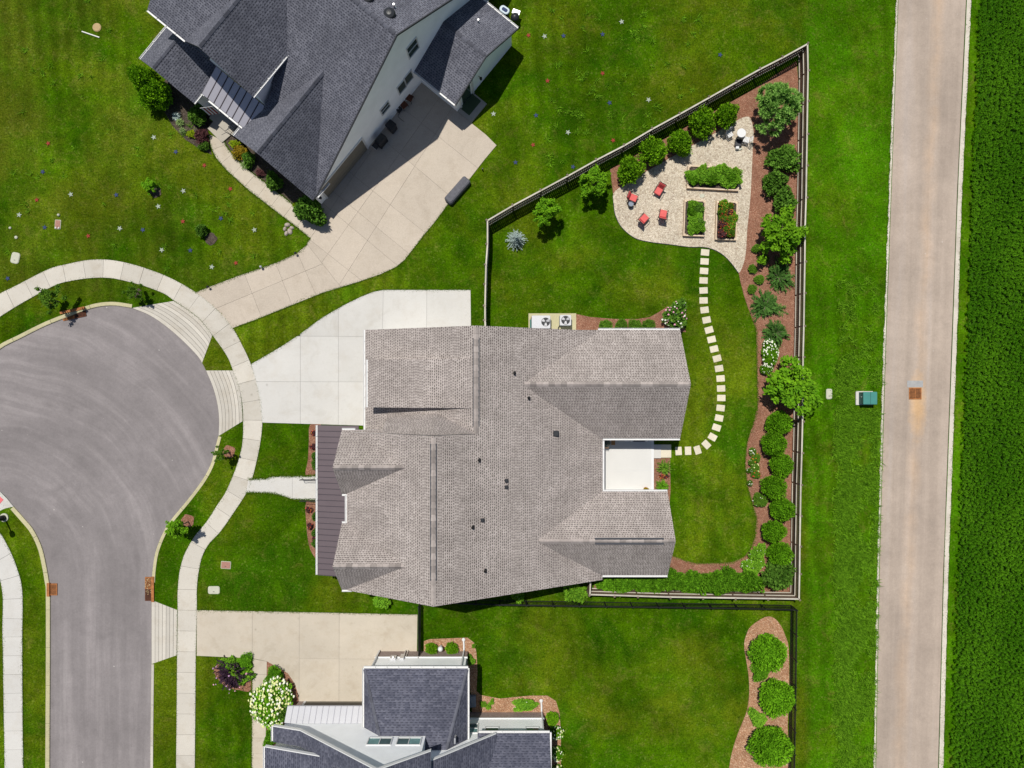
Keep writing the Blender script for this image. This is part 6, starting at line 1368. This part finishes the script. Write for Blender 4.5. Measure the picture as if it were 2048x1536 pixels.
# clipped evergreens along the slanting fence
for k_, (px, py, r_) in enumerate(((1260, 339, 26), (1309, 303, 26), (1360, 285, 25), (1404, 246, 26.5), (1452, 230, 23))):
    plant('evergreen_shrub', 'globe', px, py, r_, 1.9, ORD[4 - k_] + ' plump bright evergreen from the corner pine, along the slanting fence', 'shrub', 'plump evergreens along the slanting fence')
plant('pine_tree', 'pine', 1553, 216, 50, 3.6, 'soft blue-green pine filling the pointed fence corner', 'tree')
for px, py, r_, lb in ((1567, 315, 27, 'glossy dark shrub just below the corner pine'), (1548, 363, 22, 'glossy dark shrub standing out towards the gravel patio'), (1570, 400, 25, 'glossy dark shrub tucked beside the bright green tree')):
    plant('broadleaf_shrub', 'leafy', px, py, r_, 1.3, lb, 'shrub', 'dark glossy shrubs by the fence')
plant('young_tree', 'tree', 1562, 468, 47, 3.4, 'bright green leafy tree beside the flower planter and the dark shrubs', 'tree')
plant('young_tree', 'tree', 1579, 768, 51, 3.6, 'bright green leafy tree overhanging the board fence', 'tree')
plant('low_shrub', 'box', 1513, 497, 9, 0.45, 'tiny green bush half under the bright tree by the planters')
plant('low_shrub', 'box', 1528, 519, 10, 0.5, 'small green bush in the shade of the bright tree')
for px, py, r_ in ((1505, 538, 9), (1519, 559, 10), (1504, 578, 9)):
    plant('low_shrub', 'box', px, py, r_, 0.4, 'tiny rounded green bush on open mulch beside the feathery dark conifers', 'shrub', 'tiny bushes on the open mulch')
for px, py, r_, lb in ((1562, 551, 31, 'feathery dark conifer shaded by the bright tree'), (1536, 610, 34, 'widest feathery dark conifer reaching towards the lawn'), (1556, 664, 29, 'feathery dark conifer above the white flowering bush')):
    plant('juniper', 'spiky', px, py, r_, 1.0, lb, 'conifer', 'feathery dark conifers on the mulch')
plant('hydrangea', 'oval', 1541, 708, 17, 0.9, 'white-flowered bush below the feathery conifers', 'shrub', None, 25, (70, 0.085, FLOWER['white'], None))
plant('hydrangea', 'oval', 1533, 738, 13, 0.7, 'small white-flowered bush touching the overhanging tree', 'shrub', None, 11, (26, 0.085, FLOWER['white'], None))
for k_, (px, py, r_) in enumerate(((1558, 846, 24.5), (1549, 889, 25), (1564, 931, 24), (1548, 975, 24.5), (1564, 1019, 24), (1548, 1063, 23.5), (1560, 1107, 24))):
    plant('evergreen_shrub', 'oval', px, py, r_, 1.75, ORD[k_] + ' rounded mid-green evergreen from the overhanging tree in the zigzag row', 'shrub', 'rounded evergreens in the zigzag row')
plant('broadleaf_shrub', 'leafy', 1556, 1153, 30, 1.5, 'dark dense shrub filling the fence corner at the end of the hedge')
plant('leafy_shrub', 'veg', 1516, 1108, 17, 0.8, 'light green bush in the mulch curve by the end evergreen', flower=(7, 0.06, FLOWER['white'], None))
plant('leafy_shrub', 'veg', 1513, 1131, 15, 0.7, 'light green bush squeezed between mulch curve and hedge', flower=(5, 0.06, FLOWER['white'], None))
plant('leafy_shrub', 'veg', 1494, 1131, 12, 0.6, 'light green bush with white blooms at the tip of the mulch curve', flower=(12, 0.09, FLOWER['white'], None))
for k_, (px, r_, h) in enumerate(((1212, 22, 1.15), (1248, 24, 1.3), (1284, 21, 1.1), (1318, 23, 1.3), (1350, 22, 1.55), (1388, 24, 1.35), (1428, 27, 1.75), (1468, 24, 1.4), (1502, 22, 1.55))):
    plant('hedge_shrub', 'hedge', px, 1168 - (1.5 if px < 1330 else 4) + random.uniform(-2, 2), r_, h, ORD[8 - k_] + ' shaggy hedge shrub from the dark fence-corner shrub', 'shrub', 'hedge shrubs along the lower board fence')
for px, py, r_, fl in ((1505, 903, 8, 'white'), (1513, 916, 9, 'orange'), (1503, 925, 7, 'cream'), (1511, 936, 9, 'cream'), (1498, 941, 5, 'white'), (1512, 948, 9, 'red'), (1500, 966, 6, 'white')):
    plant('rose_bush', 'box', px, py, r_, 0.45, f'little rose bush with {fl} blooms where the mulch bulges into the lawn', 'rose bush', 'rose bushes along the mulch edge', None, (9, 0.16, FLOWER[fl], None))
plant('rose_bush', 'box', 1521, 1001, 14, 0.6, 'larger dark rose bush tucked against the evergreens', 'rose bush', None, None, (6, 0.09, FLOWER['white'], None))
# by the air conditioners and the deck
for k_, (px, py) in enumerate(((1211, 652), (1243, 650), (1270, 651), (1297, 651))):
    plant('boxwood', 'box', px, py, 12.5, 0.6, ORD[k_] + ' clipped boxwood from the air conditioners towards the pink rose', 'shrub', 'boxwoods below the gable wall')
plant('rose_bush', 'leafy', 1352, 631, 27, 1.3, 'big pink-flowered bush at the corner of the taupe roof', 'rose bush', None, None, (46, 0.085, FLOWER['pink'], FLOWER['white']))
plant('daylily', 'tuft_box', 1328, 935, 15, 0.5, 'spiky green clump beside the deck step', 'plant')
plant('daylily', 'tuft_hedge', 1324, 972, 14, 0.5, 'spiky green clump at the deck corner by the gutter', 'plant', flower=None)
plant('flower_clump', 'maroon', 1327, 953, 9, 0.3, 'small patch of orange-red flowers between two spiky clumps', 'plant', None, 5, (26, 0.16, FLOWER['red'], FLOWER['orange']))
t = thing('flower_pot', 'pot of yellow-orange flowers on the white deck corner', 'plant pot', (*W2(1291, 978, 0.5), 0.325))
mb = MB(); mb.lathe((0, 0, 0), [(0.11, 0), (0.16, 0.24), (0.17, 0.26), (0.15, 0.26)], 16); part('pot', mb.mesh('pot', M['terracotta']), t)
f = part('foliage', getcrown('gold', 0), t); f.location = (0, 0, 0.22); f.scale = (0.17, 0.17, 0.22)
for px, py, lb in ((1190, 364, 'small bright tree by the pointed end of the mulch'), (1095, 419, 'small bright tree below the slanting fence, nearer the blue spruce')):
    plant('young_tree', 'tree', px, py, 29 if px > 1150 else 26, 2.3, lb, 'tree', 'small bright trees on the fenced lawn', base=0.0, lift=0.7)
plant('blue_spruce', 'spruce', 1032, 476, 21, 1.7, 'little silvery blue spruce on the fenced lawn', 'tree', base=0.0)
# below the house
plant('leafy_shrub', 'veg', 1150, 1186, 21, 1.4, 'bright green bush between the taupe roof and the iron fence', base=0.0)
plant('leafy_shrub', 'veg', 1038, 1193, 12, 0.7, 'small green bush half under the roof edge by the iron fence', base=0.0, flower=(6, 0.06, FLOWER['white'], None))
plant('leafy_shrub', 'veg', 765, 1198, 19, 0.9, 'sprawling green bush at the roof edge above the tan driveway', base=0.0)
for px, py, lb in ((628, 866, 'red flowering plant at the head of the porch bed'), (626, 894, 'red flowering plant beside the first dark porch shrubs'), (629, 1075, 'orange flowering plant at the far end of the porch bed'), (618, 1020, 'orange flowering plant just past the entry step'), (620, 1052, 'pale orange flowering plant in the lower porch bed')):
    plant('flower_clump', 'maroon', px, py, 6, 0.35, lb, 'plant', None, None, (7, 0.22, FLOWER['red'], FLOWER['orange']))
for py in (912, 928, 1034, 1066, 1088): plant('low_shrub', 'leafy', 632, py, 9, 0.7, 'low dark shrub tucked under the porch gutter', 'shrub', 'dark shrubs under the porch gutter')
# lower neighbour
for px, py, r_, h, lb in ((1538, 1306, 37, 1.9, 'broad shaggy evergreen at the rounded head of the tan mulch'), (1554, 1397, 37, 1.9, 'broad shaggy evergreen pushing through the iron fence'), (1541, 1494, 41, 2.0, 'broadest shaggy evergreen where the tan mulch widens')):
    plant('spreading_yew', 'oval', px, py, r_, h, lb)
plant('low_shrub', 'hedge', 1522, 1344, 18, 0.7, 'low light green mound at the foot of the broad evergreen')
plant('low_shrub', 'veg', 1516, 1437, 17, 0.7, 'small yellow-green mound alone on the tan mulch')
plant('boxwood', 'globe', 863, 1298, 12, 0.75, 'clipped round shrub on the gate side of the white globe'); plant('boxwood', 'globe', 902, 1297, 12.5, 0.75, 'clipped round shrub on the downspout side of the white globe')
plant('leafy_plant', 'veg', 942, 1321, 9, 0.4, 'bright leafy plant at the brick corner', 'plant'); plant('leafy_plant', 'veg', 947, 1292, 4, 0.3, 'tiny seedling on the tan mulch corner', 'plant')
plant('leafy_plant', 'veg', 965, 1409, 6, 0.3, 'little green perennial in the inner mulch corner', 'plant', 'little perennials on the tan mulch'); plant('leafy_plant', 'veg', 984, 1404, 5, 0.3, 'little green perennial in the inner mulch corner', 'plant', 'little perennials on the tan mulch'); plant('leafy_plant', 'veg', 978, 1413, 5, 0.3, 'little green perennial in the inner mulch corner', 'plant', 'little perennials on the tan mulch')
plant('low_shrub', 'veg', 1052, 1411, 25, 0.6, 'low spreading green shrub before the brick wall', ry=10, flower=(3, 0.05, FLOWER['white'], None)); plant('boxwood', 'globe', 1105, 1438, 14, 0.8, 'clipped round shrub at the house corner beside the downspout')
plant('hydrangea', 'oval', 1112, 1466, 14, 0.8, 'cream hydrangea just past the clipped corner shrub', flower=(40, 0.13, FLOWER['cream'], FLOWER['white'])); plant('hydrangea', 'oval', 1114, 1507, 14, 0.8, 'cream hydrangea further along the house side', flower=(40, 0.13, FLOWER['cream'], FLOWER['white'])); plant('hydrangea', 'oval', 1113, 1545, 14, 0.8, 'cream hydrangea at the end of the side border', flower=(40, 0.13, FLOWER['cream'], FLOWER['white']))
plant('hydrangea', 'oval', 546, 1407, 38, 1.5, 'huge hydrangea covered in cream blooms beside the garage', flower=(330, 0.060, FLOWER['cream'], FLOWER['white']), ry=50)
plant('leafy_shrub', 'hedge', 549, 1352, 16, 0.8, 'green bush at the tip of the mulch crescent'); plant('leafy_shrub', 'hedge', 543, 1475, 17, 1.1, 'green bush below the huge hydrangea'); plant('leafy_shrub', 'leafy', 565, 1425, 15, 1.0, 'dark green bush in the middle of the huge hydrangea', base=0.5)
plant('leafy_shrub', 'veg', 462, 1330, 17, 0.55, 'bright green bush at the driveway corner behind the purple shrub', base=0.0); plant('leafy_shrub', 'veg', 486, 1354, 17, 0.5, 'bright green bush between purple shrub and house walk', base=0.0); plant('low_shrub', 'hedge', 490, 1325, 15, 0.5, 'mound of green ground cover at the corner of driveway and walk', base=0.0)
plant('purple_shrub', 'purple', 458, 1355, 33, 1.9, 'dark purple shrub with a few mauve blooms', flower=(12, 0.06, FLOWER['mauve'], FLOWER['pink']), base=0.0)
# turned house
for px, py, r_, h, lb in ((288, 160, 27, 2.6, 'tall dense arborvitae at the porch wing corner'), (313, 183, 26, 2.4, 'tall dense arborvitae hugging the porch wing wall'), (300, 195, 20, 1.9, 'lower arborvitae in front of the tall pair')):
    plant('arborvitae', 'globe', px, py, r_, h, lb)
plant('leafy_shrub', 'leafy', 396, 230, 20, 1.0, 'dark shrub in the shade of the porch wing'); plant('hosta', 'tuft_pale', 361, 246, 9, 0.4, 'pale rosette plant in the dark bed, bigger than its neighbour', 'plant'); plant('hosta', 'tuft_pale', 366, 262, 7, 0.35, 'small pale rosette plant beside the lime clump', 'plant'); plant('hosta', 'tuft_spruce', 354, 234, 9, 0.4, 'blue-grey rosette plant near the arborvitae', 'plant')
plant('leafy_plant', 'lime', 382, 267, 8, 0.4, 'lime green clump in the dark bed', 'plant'); plant('barberry', 'maroon', 402, 272, 14, 0.7, 'maroon shrub beside the curve of the front walk'); plant('leafy_plant', 'leafy', 408, 292, 10, 0.5, 'low green clump where the walk bends', 'plant')
plant('leafy_plant', 'lime', 469, 288, 8, 0.45, 'yellow clump under the garage roof edge', 'plant'); plant('leafy_plant', 'gold', 479, 302, 13, 0.6, 'golden brown shrub along the front walk'); plant('leafy_shrub', 'leafy', 497, 318, 14, 0.8, 'dark shrub beyond the golden one'); plant('hosta', 'tuft_pale', 472, 314, 7, 0.35, 'grey-green rosette by the walk joint', 'plant'); plant('hosta', 'tuft_pale', 490, 331, 9, 0.35, 'grey-green rosette further along the walk', 'plant')
plant('leafy_shrub', 'leafy', 548, 363, 18, 0.9, 'dark shrub under the garage eave'); plant('barberry', 'maroon', 520, 346, 8, 0.4, 'little reddish shrub along the walk'); plant('leafy_plant', 'lime', 592, 409, 6, 0.5, 'lime green clump beside the big leafy shrub', 'plant'); plant('broadleaf_shrub', 'leafy', 618, 420, 29, 1.9, 'big dark leafy shrub at the garage corner spilling over the walk')
plant('shrub_sapling', 'tree', 296, 371, 13, 0.9, 'small bright sapling on the front lawn', 'tree', base=0.0, lift=0.2); plant('shrub_sapling', 'leafy', 402, 459, 11, 0.8, 'small dark sapling on the front lawn near the walk', 'tree', base=0.0)
# street trees in the verge
def street_tree(gx, gy, cx, cy, r_, h0, kind, label):
    zc = h0; bx, by = W2(gx, gy); tx, ty = W2(cx, cy, zc); t = thing('street_tree', label, 'tree', (bx, by, 0.0))
    f = part('crown', getcrown(kind, 1), t); rr0 = r_ / S * 0.95; f.scale = (rr0, rr0, 1.5); f.location = (tx - bx, ty - by, zc - 0.75); f.rotation_euler = (0, 0, random.uniform(0, 6))
    mb = MB(); dx, dy = tx - bx, ty - by; mb.tube([(0, 0, -0.05), (dx * 0.4, dy * 0.4, zc * 0.4), (dx, dy, zc + 0.3)], [0.05, 0.04, 0.012], 7)
    for k in range(6): a_ = k * 1.05; mb.tube([(dx * 0.85, dy * 0.85, zc * 0.85), (dx + rr0 * 0.7 * math.cos(a_), dy + rr0 * 0.7 * math.sin(a_), zc + 0.2)], [0.02, 0.006], 5)
    part('trunk', mb.mesh('trunk', M['bark']), t)
street_tree(459, 905, 443, 910, 15, 1.6, 'sparse', 'dark young street tree on the upper mulch ring by the turning circle')
street_tree(377, 1043, 351, 1056, 19, 2.2, 'tree', 'bright young street tree on the lower mulch ring by the turning circle')
street_tree(282, 597, 268, 588, 18, 1.3, 'sparse', 'small dark street tree beside the ribbed driveway apron')
street_tree(118, 603, 95, 598, 27, 1.9, 'sparse', 'thin straggly street tree by the wide rusty drain')
# planter contents
def fill(cx, cy, w, h, rows, kinds, r_, hh, label, name, group, flower=None):
    n = len(rows)
    for i, (dx, dy) in enumerate(rows): plant(name, kinds[i % len(kinds)], cx + dx, cy + dy, r_ * random.uniform(0.85, 1.15), hh * random.uniform(0.85, 1.2), label, 'plant', group, None, flower, base=0.28)
fill(1427, 352, 0, 0, [(-40, -2), (-38, 6), (-22, 5), (-24, -10), (-8, -4), (-4, 8), (8, -10), (18, 4), (24, -8), (36, 4), (42, -6), (42, 8)], ['veg', 'hedge', 'veg', 'veg'], 13, 0.55, 'leafy vegetable crowded in the long raised bed', 'vegetable_plant', 'vegetables in the long raised bed')
fill(1389, 434, 0, 0, [(-2, -24), (6, -18), (-4, -10), (5, -4), (-3, 6), (7, 12), (2, 20), (-6, 24), (10, 20)], ['veg', 'leafy', 'hedge', 'veg'], 10.5, 0.5, 'leafy vegetable in the narrow raised bed', 'vegetable_plant', 'vegetables in the narrow raised bed')
fill(1454, 439, 0, 0, [(-6, -30), (6, -26), (-8, -16), (5, -14), (12, -6), (-6, -3), (4, 4), (-8, 10), (10, 12), (-2, 20), (8, 26), (-8, 28)], ['veg', 'box', 'box', 'maroon'], 9.5, 0.55, 'bushy bedding plant with red and orange flowers in the flower planter', 'flowering_plant', 'bedding flowers in the flower planter', (26, 0.085, FLOWER['red'], FLOWER['orange']))

# ------------------------------------------------------------ grass and crop geometry
def blades(name, px, py, L, w, lean, mat, z0=0.0, cv=None):
    n = len(px); x = (px - 1024) / S; y = (768 - py) / S; az = rng.uniform(0, 2 * np.pi, n); h = L * np.cos(lean); o = L * np.sin(lean)
    dx, dy = np.cos(az), np.sin(az); b = np.stack([np.c_[x - dy * w / 2, y + dx * w / 2, np.full(n, z0)], np.c_[x + dy * w / 2, y - dx * w / 2, np.full(n, z0)], np.c_[x + dx * o, y + dy * o, z0 + h]], 1).reshape(-1, 3)
    me = quads_mesh(name, b, rng.random(n) if cv is None else cv, mat, 3)
    return tag(link(name, me), kind='stuff')
GM = m_blade('grass_blade', (0.026, 0.082, 0.0006), (0.125, 0.205, 0.010), 0.3)
GM2 = m_blade('tall_grass_blade', (0.026, 0.095, 0.002), (0.230, 0.470, 0.022), 0.35)
CM = m_blade('crop_leaf', (0.026, 0.108, 0.001), (0.085, 0.225, 0.006), 0.35)
solid = [D1a, D2, D3, GRAVEL, B_MAIN, W2p, road_line + [(300, 1900), (98, 1900)], SW_O + SW_I[::-1], SWL_R + SWL_L[::-1], W1_O + W1_I[::-1], ROAD_L + ROAD_R[::-1],
         [(504, 1317), (534, 1317), (531, 1600), (503, 1600)], APR1_R + [(426, 671), (397, 636), (348, 602)], APR2_R + [(487, 843), (478, 772), (466, 740)], [(303, 1200), (356, 1219), (355, 1311), (303, 1328)],
         [(1140, 627), (1060, 627), (1060, 660), (1380, 660), (1340, 610), (1270, 640)], [(1900, -200), (2400, -200), (2400, 1800), (1885, 1800)], [(1295, 880), (1345, 880), (1345, 1112), (1295, 1112)]]
n = 620000; px = rng.uniform(-60, 1960, n); py = rng.uniform(-60, 1600, n); ok = np.ones(n, bool)
for po in solid: ok &= ~inside(px, py, po)
ok &= ~((px > 760) & (px < 1345) & (py > 668) & (py < 1130)); px, py = px[ok], py[ok]
blades('lawn_grass', px, py, rng.uniform(0.05, 0.11, len(px)), 0.022, rng.uniform(0.2, 1.25, len(px)), GM, 0.0, np.clip(0.5 + 0.28 * np.sin(px * 0.011 + 2 * np.sin(py * 0.007)) + rng.normal(size=len(px)) * 0.28, 0, 1))
ex, ey = [], []
for line in (SW_O, SW_I, SWL_R, SWL_L, D1a[:8], D1a[20:33], D2[:11], D3[:3], W1_O, W1_I, W2p[:6], W2p[6:], [(x - 6, y) for x, y in ROAD_L], [(x + 10, y) for x, y in ROAD_R], B_MAIN[17:36], [(505, 1317), (503, 1600)]):
    q = resample(catmull(line, 4), 900); kk = 3; w_ = np.abs(np.interp(np.arange(900), np.arange(0, 900, 12), rng.gamma(0.8, 1.6, 75)))
    for _ in range(kk): ex.append(q[:, 0] + rng.normal(size=900) * (0.5 + 0.7 * w_)); ey.append(q[:, 1] + rng.normal(size=900) * (0.5 + 0.7 * w_))
ex = np.concatenate(ex); ey = np.concatenate(ey)
blades('edge_grass', ex, ey, rng.uniform(0.06, 0.13, len(ex)), 0.028, rng.uniform(0.5, 1.4, len(ex)), GM, 0.03)
# coarse tall grass in the strip before the lane, and weedy tufts
cx, cy = [], []
for _ in range(2600):
    x0 = rng.uniform(1668, 1758); y0 = rng.uniform(735, 1640) if rng.random() < 0.97 else rng.uniform(560, 735)
    if x0 > 1764 - (y0 - 660) * 0.018 - 4: continue
    if 1700 < x0 < 1760 and 770 < y0 < 822: continue
    if np.sin(x0 * 0.09) + np.sin(y0 * 0.045 + x0 * 0.03) < rng.uniform(-1.5, 0.6): continue
    m = rng.integers(16, 52); cx.append(x0 + rng.normal(size=m) * 3.2); cy.append(y0 + rng.normal(size=m) * 3.2)
for _ in range(150):
    if rng.random() < 0.6: x0, y0 = rng.uniform(1090, 1420), rng.uniform(20, 330)
    else: x0, y0 = rng.uniform(0, 560), rng.uniform(0, 560)
    m = rng.integers(8, 26); cx.append(x0 + rng.normal(size=m) * 2.6); cy.append(y0 + rng.normal(size=m) * 2.6)
px = np.concatenate(cx); py = np.concatenate(cy); ok = np.ones(len(px), bool)
for po in solid: ok &= ~inside(px, py, po)
px, py = px[ok], py[ok]
blades('tall_grass', px, py, rng.uniform(0.20, 0.50, len(px)), 0.045, rng.uniform(0.35, 1.3, len(px)), GM2)
# crop plants: whorls of arching leaves in close rows
rows = []
for i, x0 in enumerate(np.arange(1900, 2330, 5.6)):
    for y0 in np.arange(-260, 1800, 6.0):
        xx = x0 + rng.normal() * 1.5; yy = y0 + (i % 2) * 3.5 + rng.normal() * 1.6
        if xx > 1955 - (yy + 10) * 0.0375 + rng.normal() * 1.5: rows.append((xx, yy))
rows = np.array(rows); k = 10; n = len(rows) * k
bx = np.repeat((rows[:, 0] - 1024) / S, k); by = np.repeat((768 - rows[:, 1]) / S, k); hh = np.repeat(rng.uniform(0.28, 0.48, len(rows)), k)
az = np.tile(np.arange(k) * 2.4, len(rows)) + np.repeat(rng.uniform(0, 6.3, len(rows)), k); dx, dy = np.cos(az), np.sin(az); L = rng.uniform(0.12, 0.21, n); w = 0.034
tilt = rng.uniform(0.1, 0.7, n); z1 = hh * rng.uniform(0.55, 1.0, n)
b = np.stack([np.c_[bx, by, z1 * 0.5], np.c_[bx + dx * L * 0.5 - dy * w, by + dy * L * 0.5 + dx * w, z1 + L * 0.25 * tilt], np.c_[bx + dx * L, by + dy * L, z1 - 0.03 + L * 0.1], np.c_[bx + dx * L * 0.5 + dy * w, by + dy * L * 0.5 - dx * w, z1 + L * 0.25 * tilt]], 1).reshape(-1, 3)
me = quads_mesh('crop_plants', b, rng.random(n) * 0.55 + np.repeat(np.clip(0.22 + 0.16 * np.sin(rows[:, 0] * 0.05 + rows[:, 1] * 0.013) + 0.14 * np.sin(rows[:, 1] * 0.021 - rows[:, 0] * 0.02) + 0.12 * np.sin((rows[:, 0] + rows[:, 1] * 0.55) * 0.42) + rng.normal(size=len(rows)) * 0.08, 0, 0.6), k), CM); tag(link('crop_plants', me), kind='stuff')
stm = MB()
n2 = len(rows); sx_ = (rows[:, 0] - 1024) / S; sy_ = (768 - rows[:, 1]) / S
b = np.stack([np.c_[sx_ - 0.008, sy_, np.zeros(n2)], np.c_[sx_ + 0.008, sy_, np.zeros(n2)], np.c_[sx_, sy_ + 0.004, np.full(n2, 0.3)]], 1).reshape(-1, 3)
me = quads_mesh('crop_stalks', b, np.full(n2, 0.5), CM, 3); tag(link('crop_stalks', me), kind='stuff')
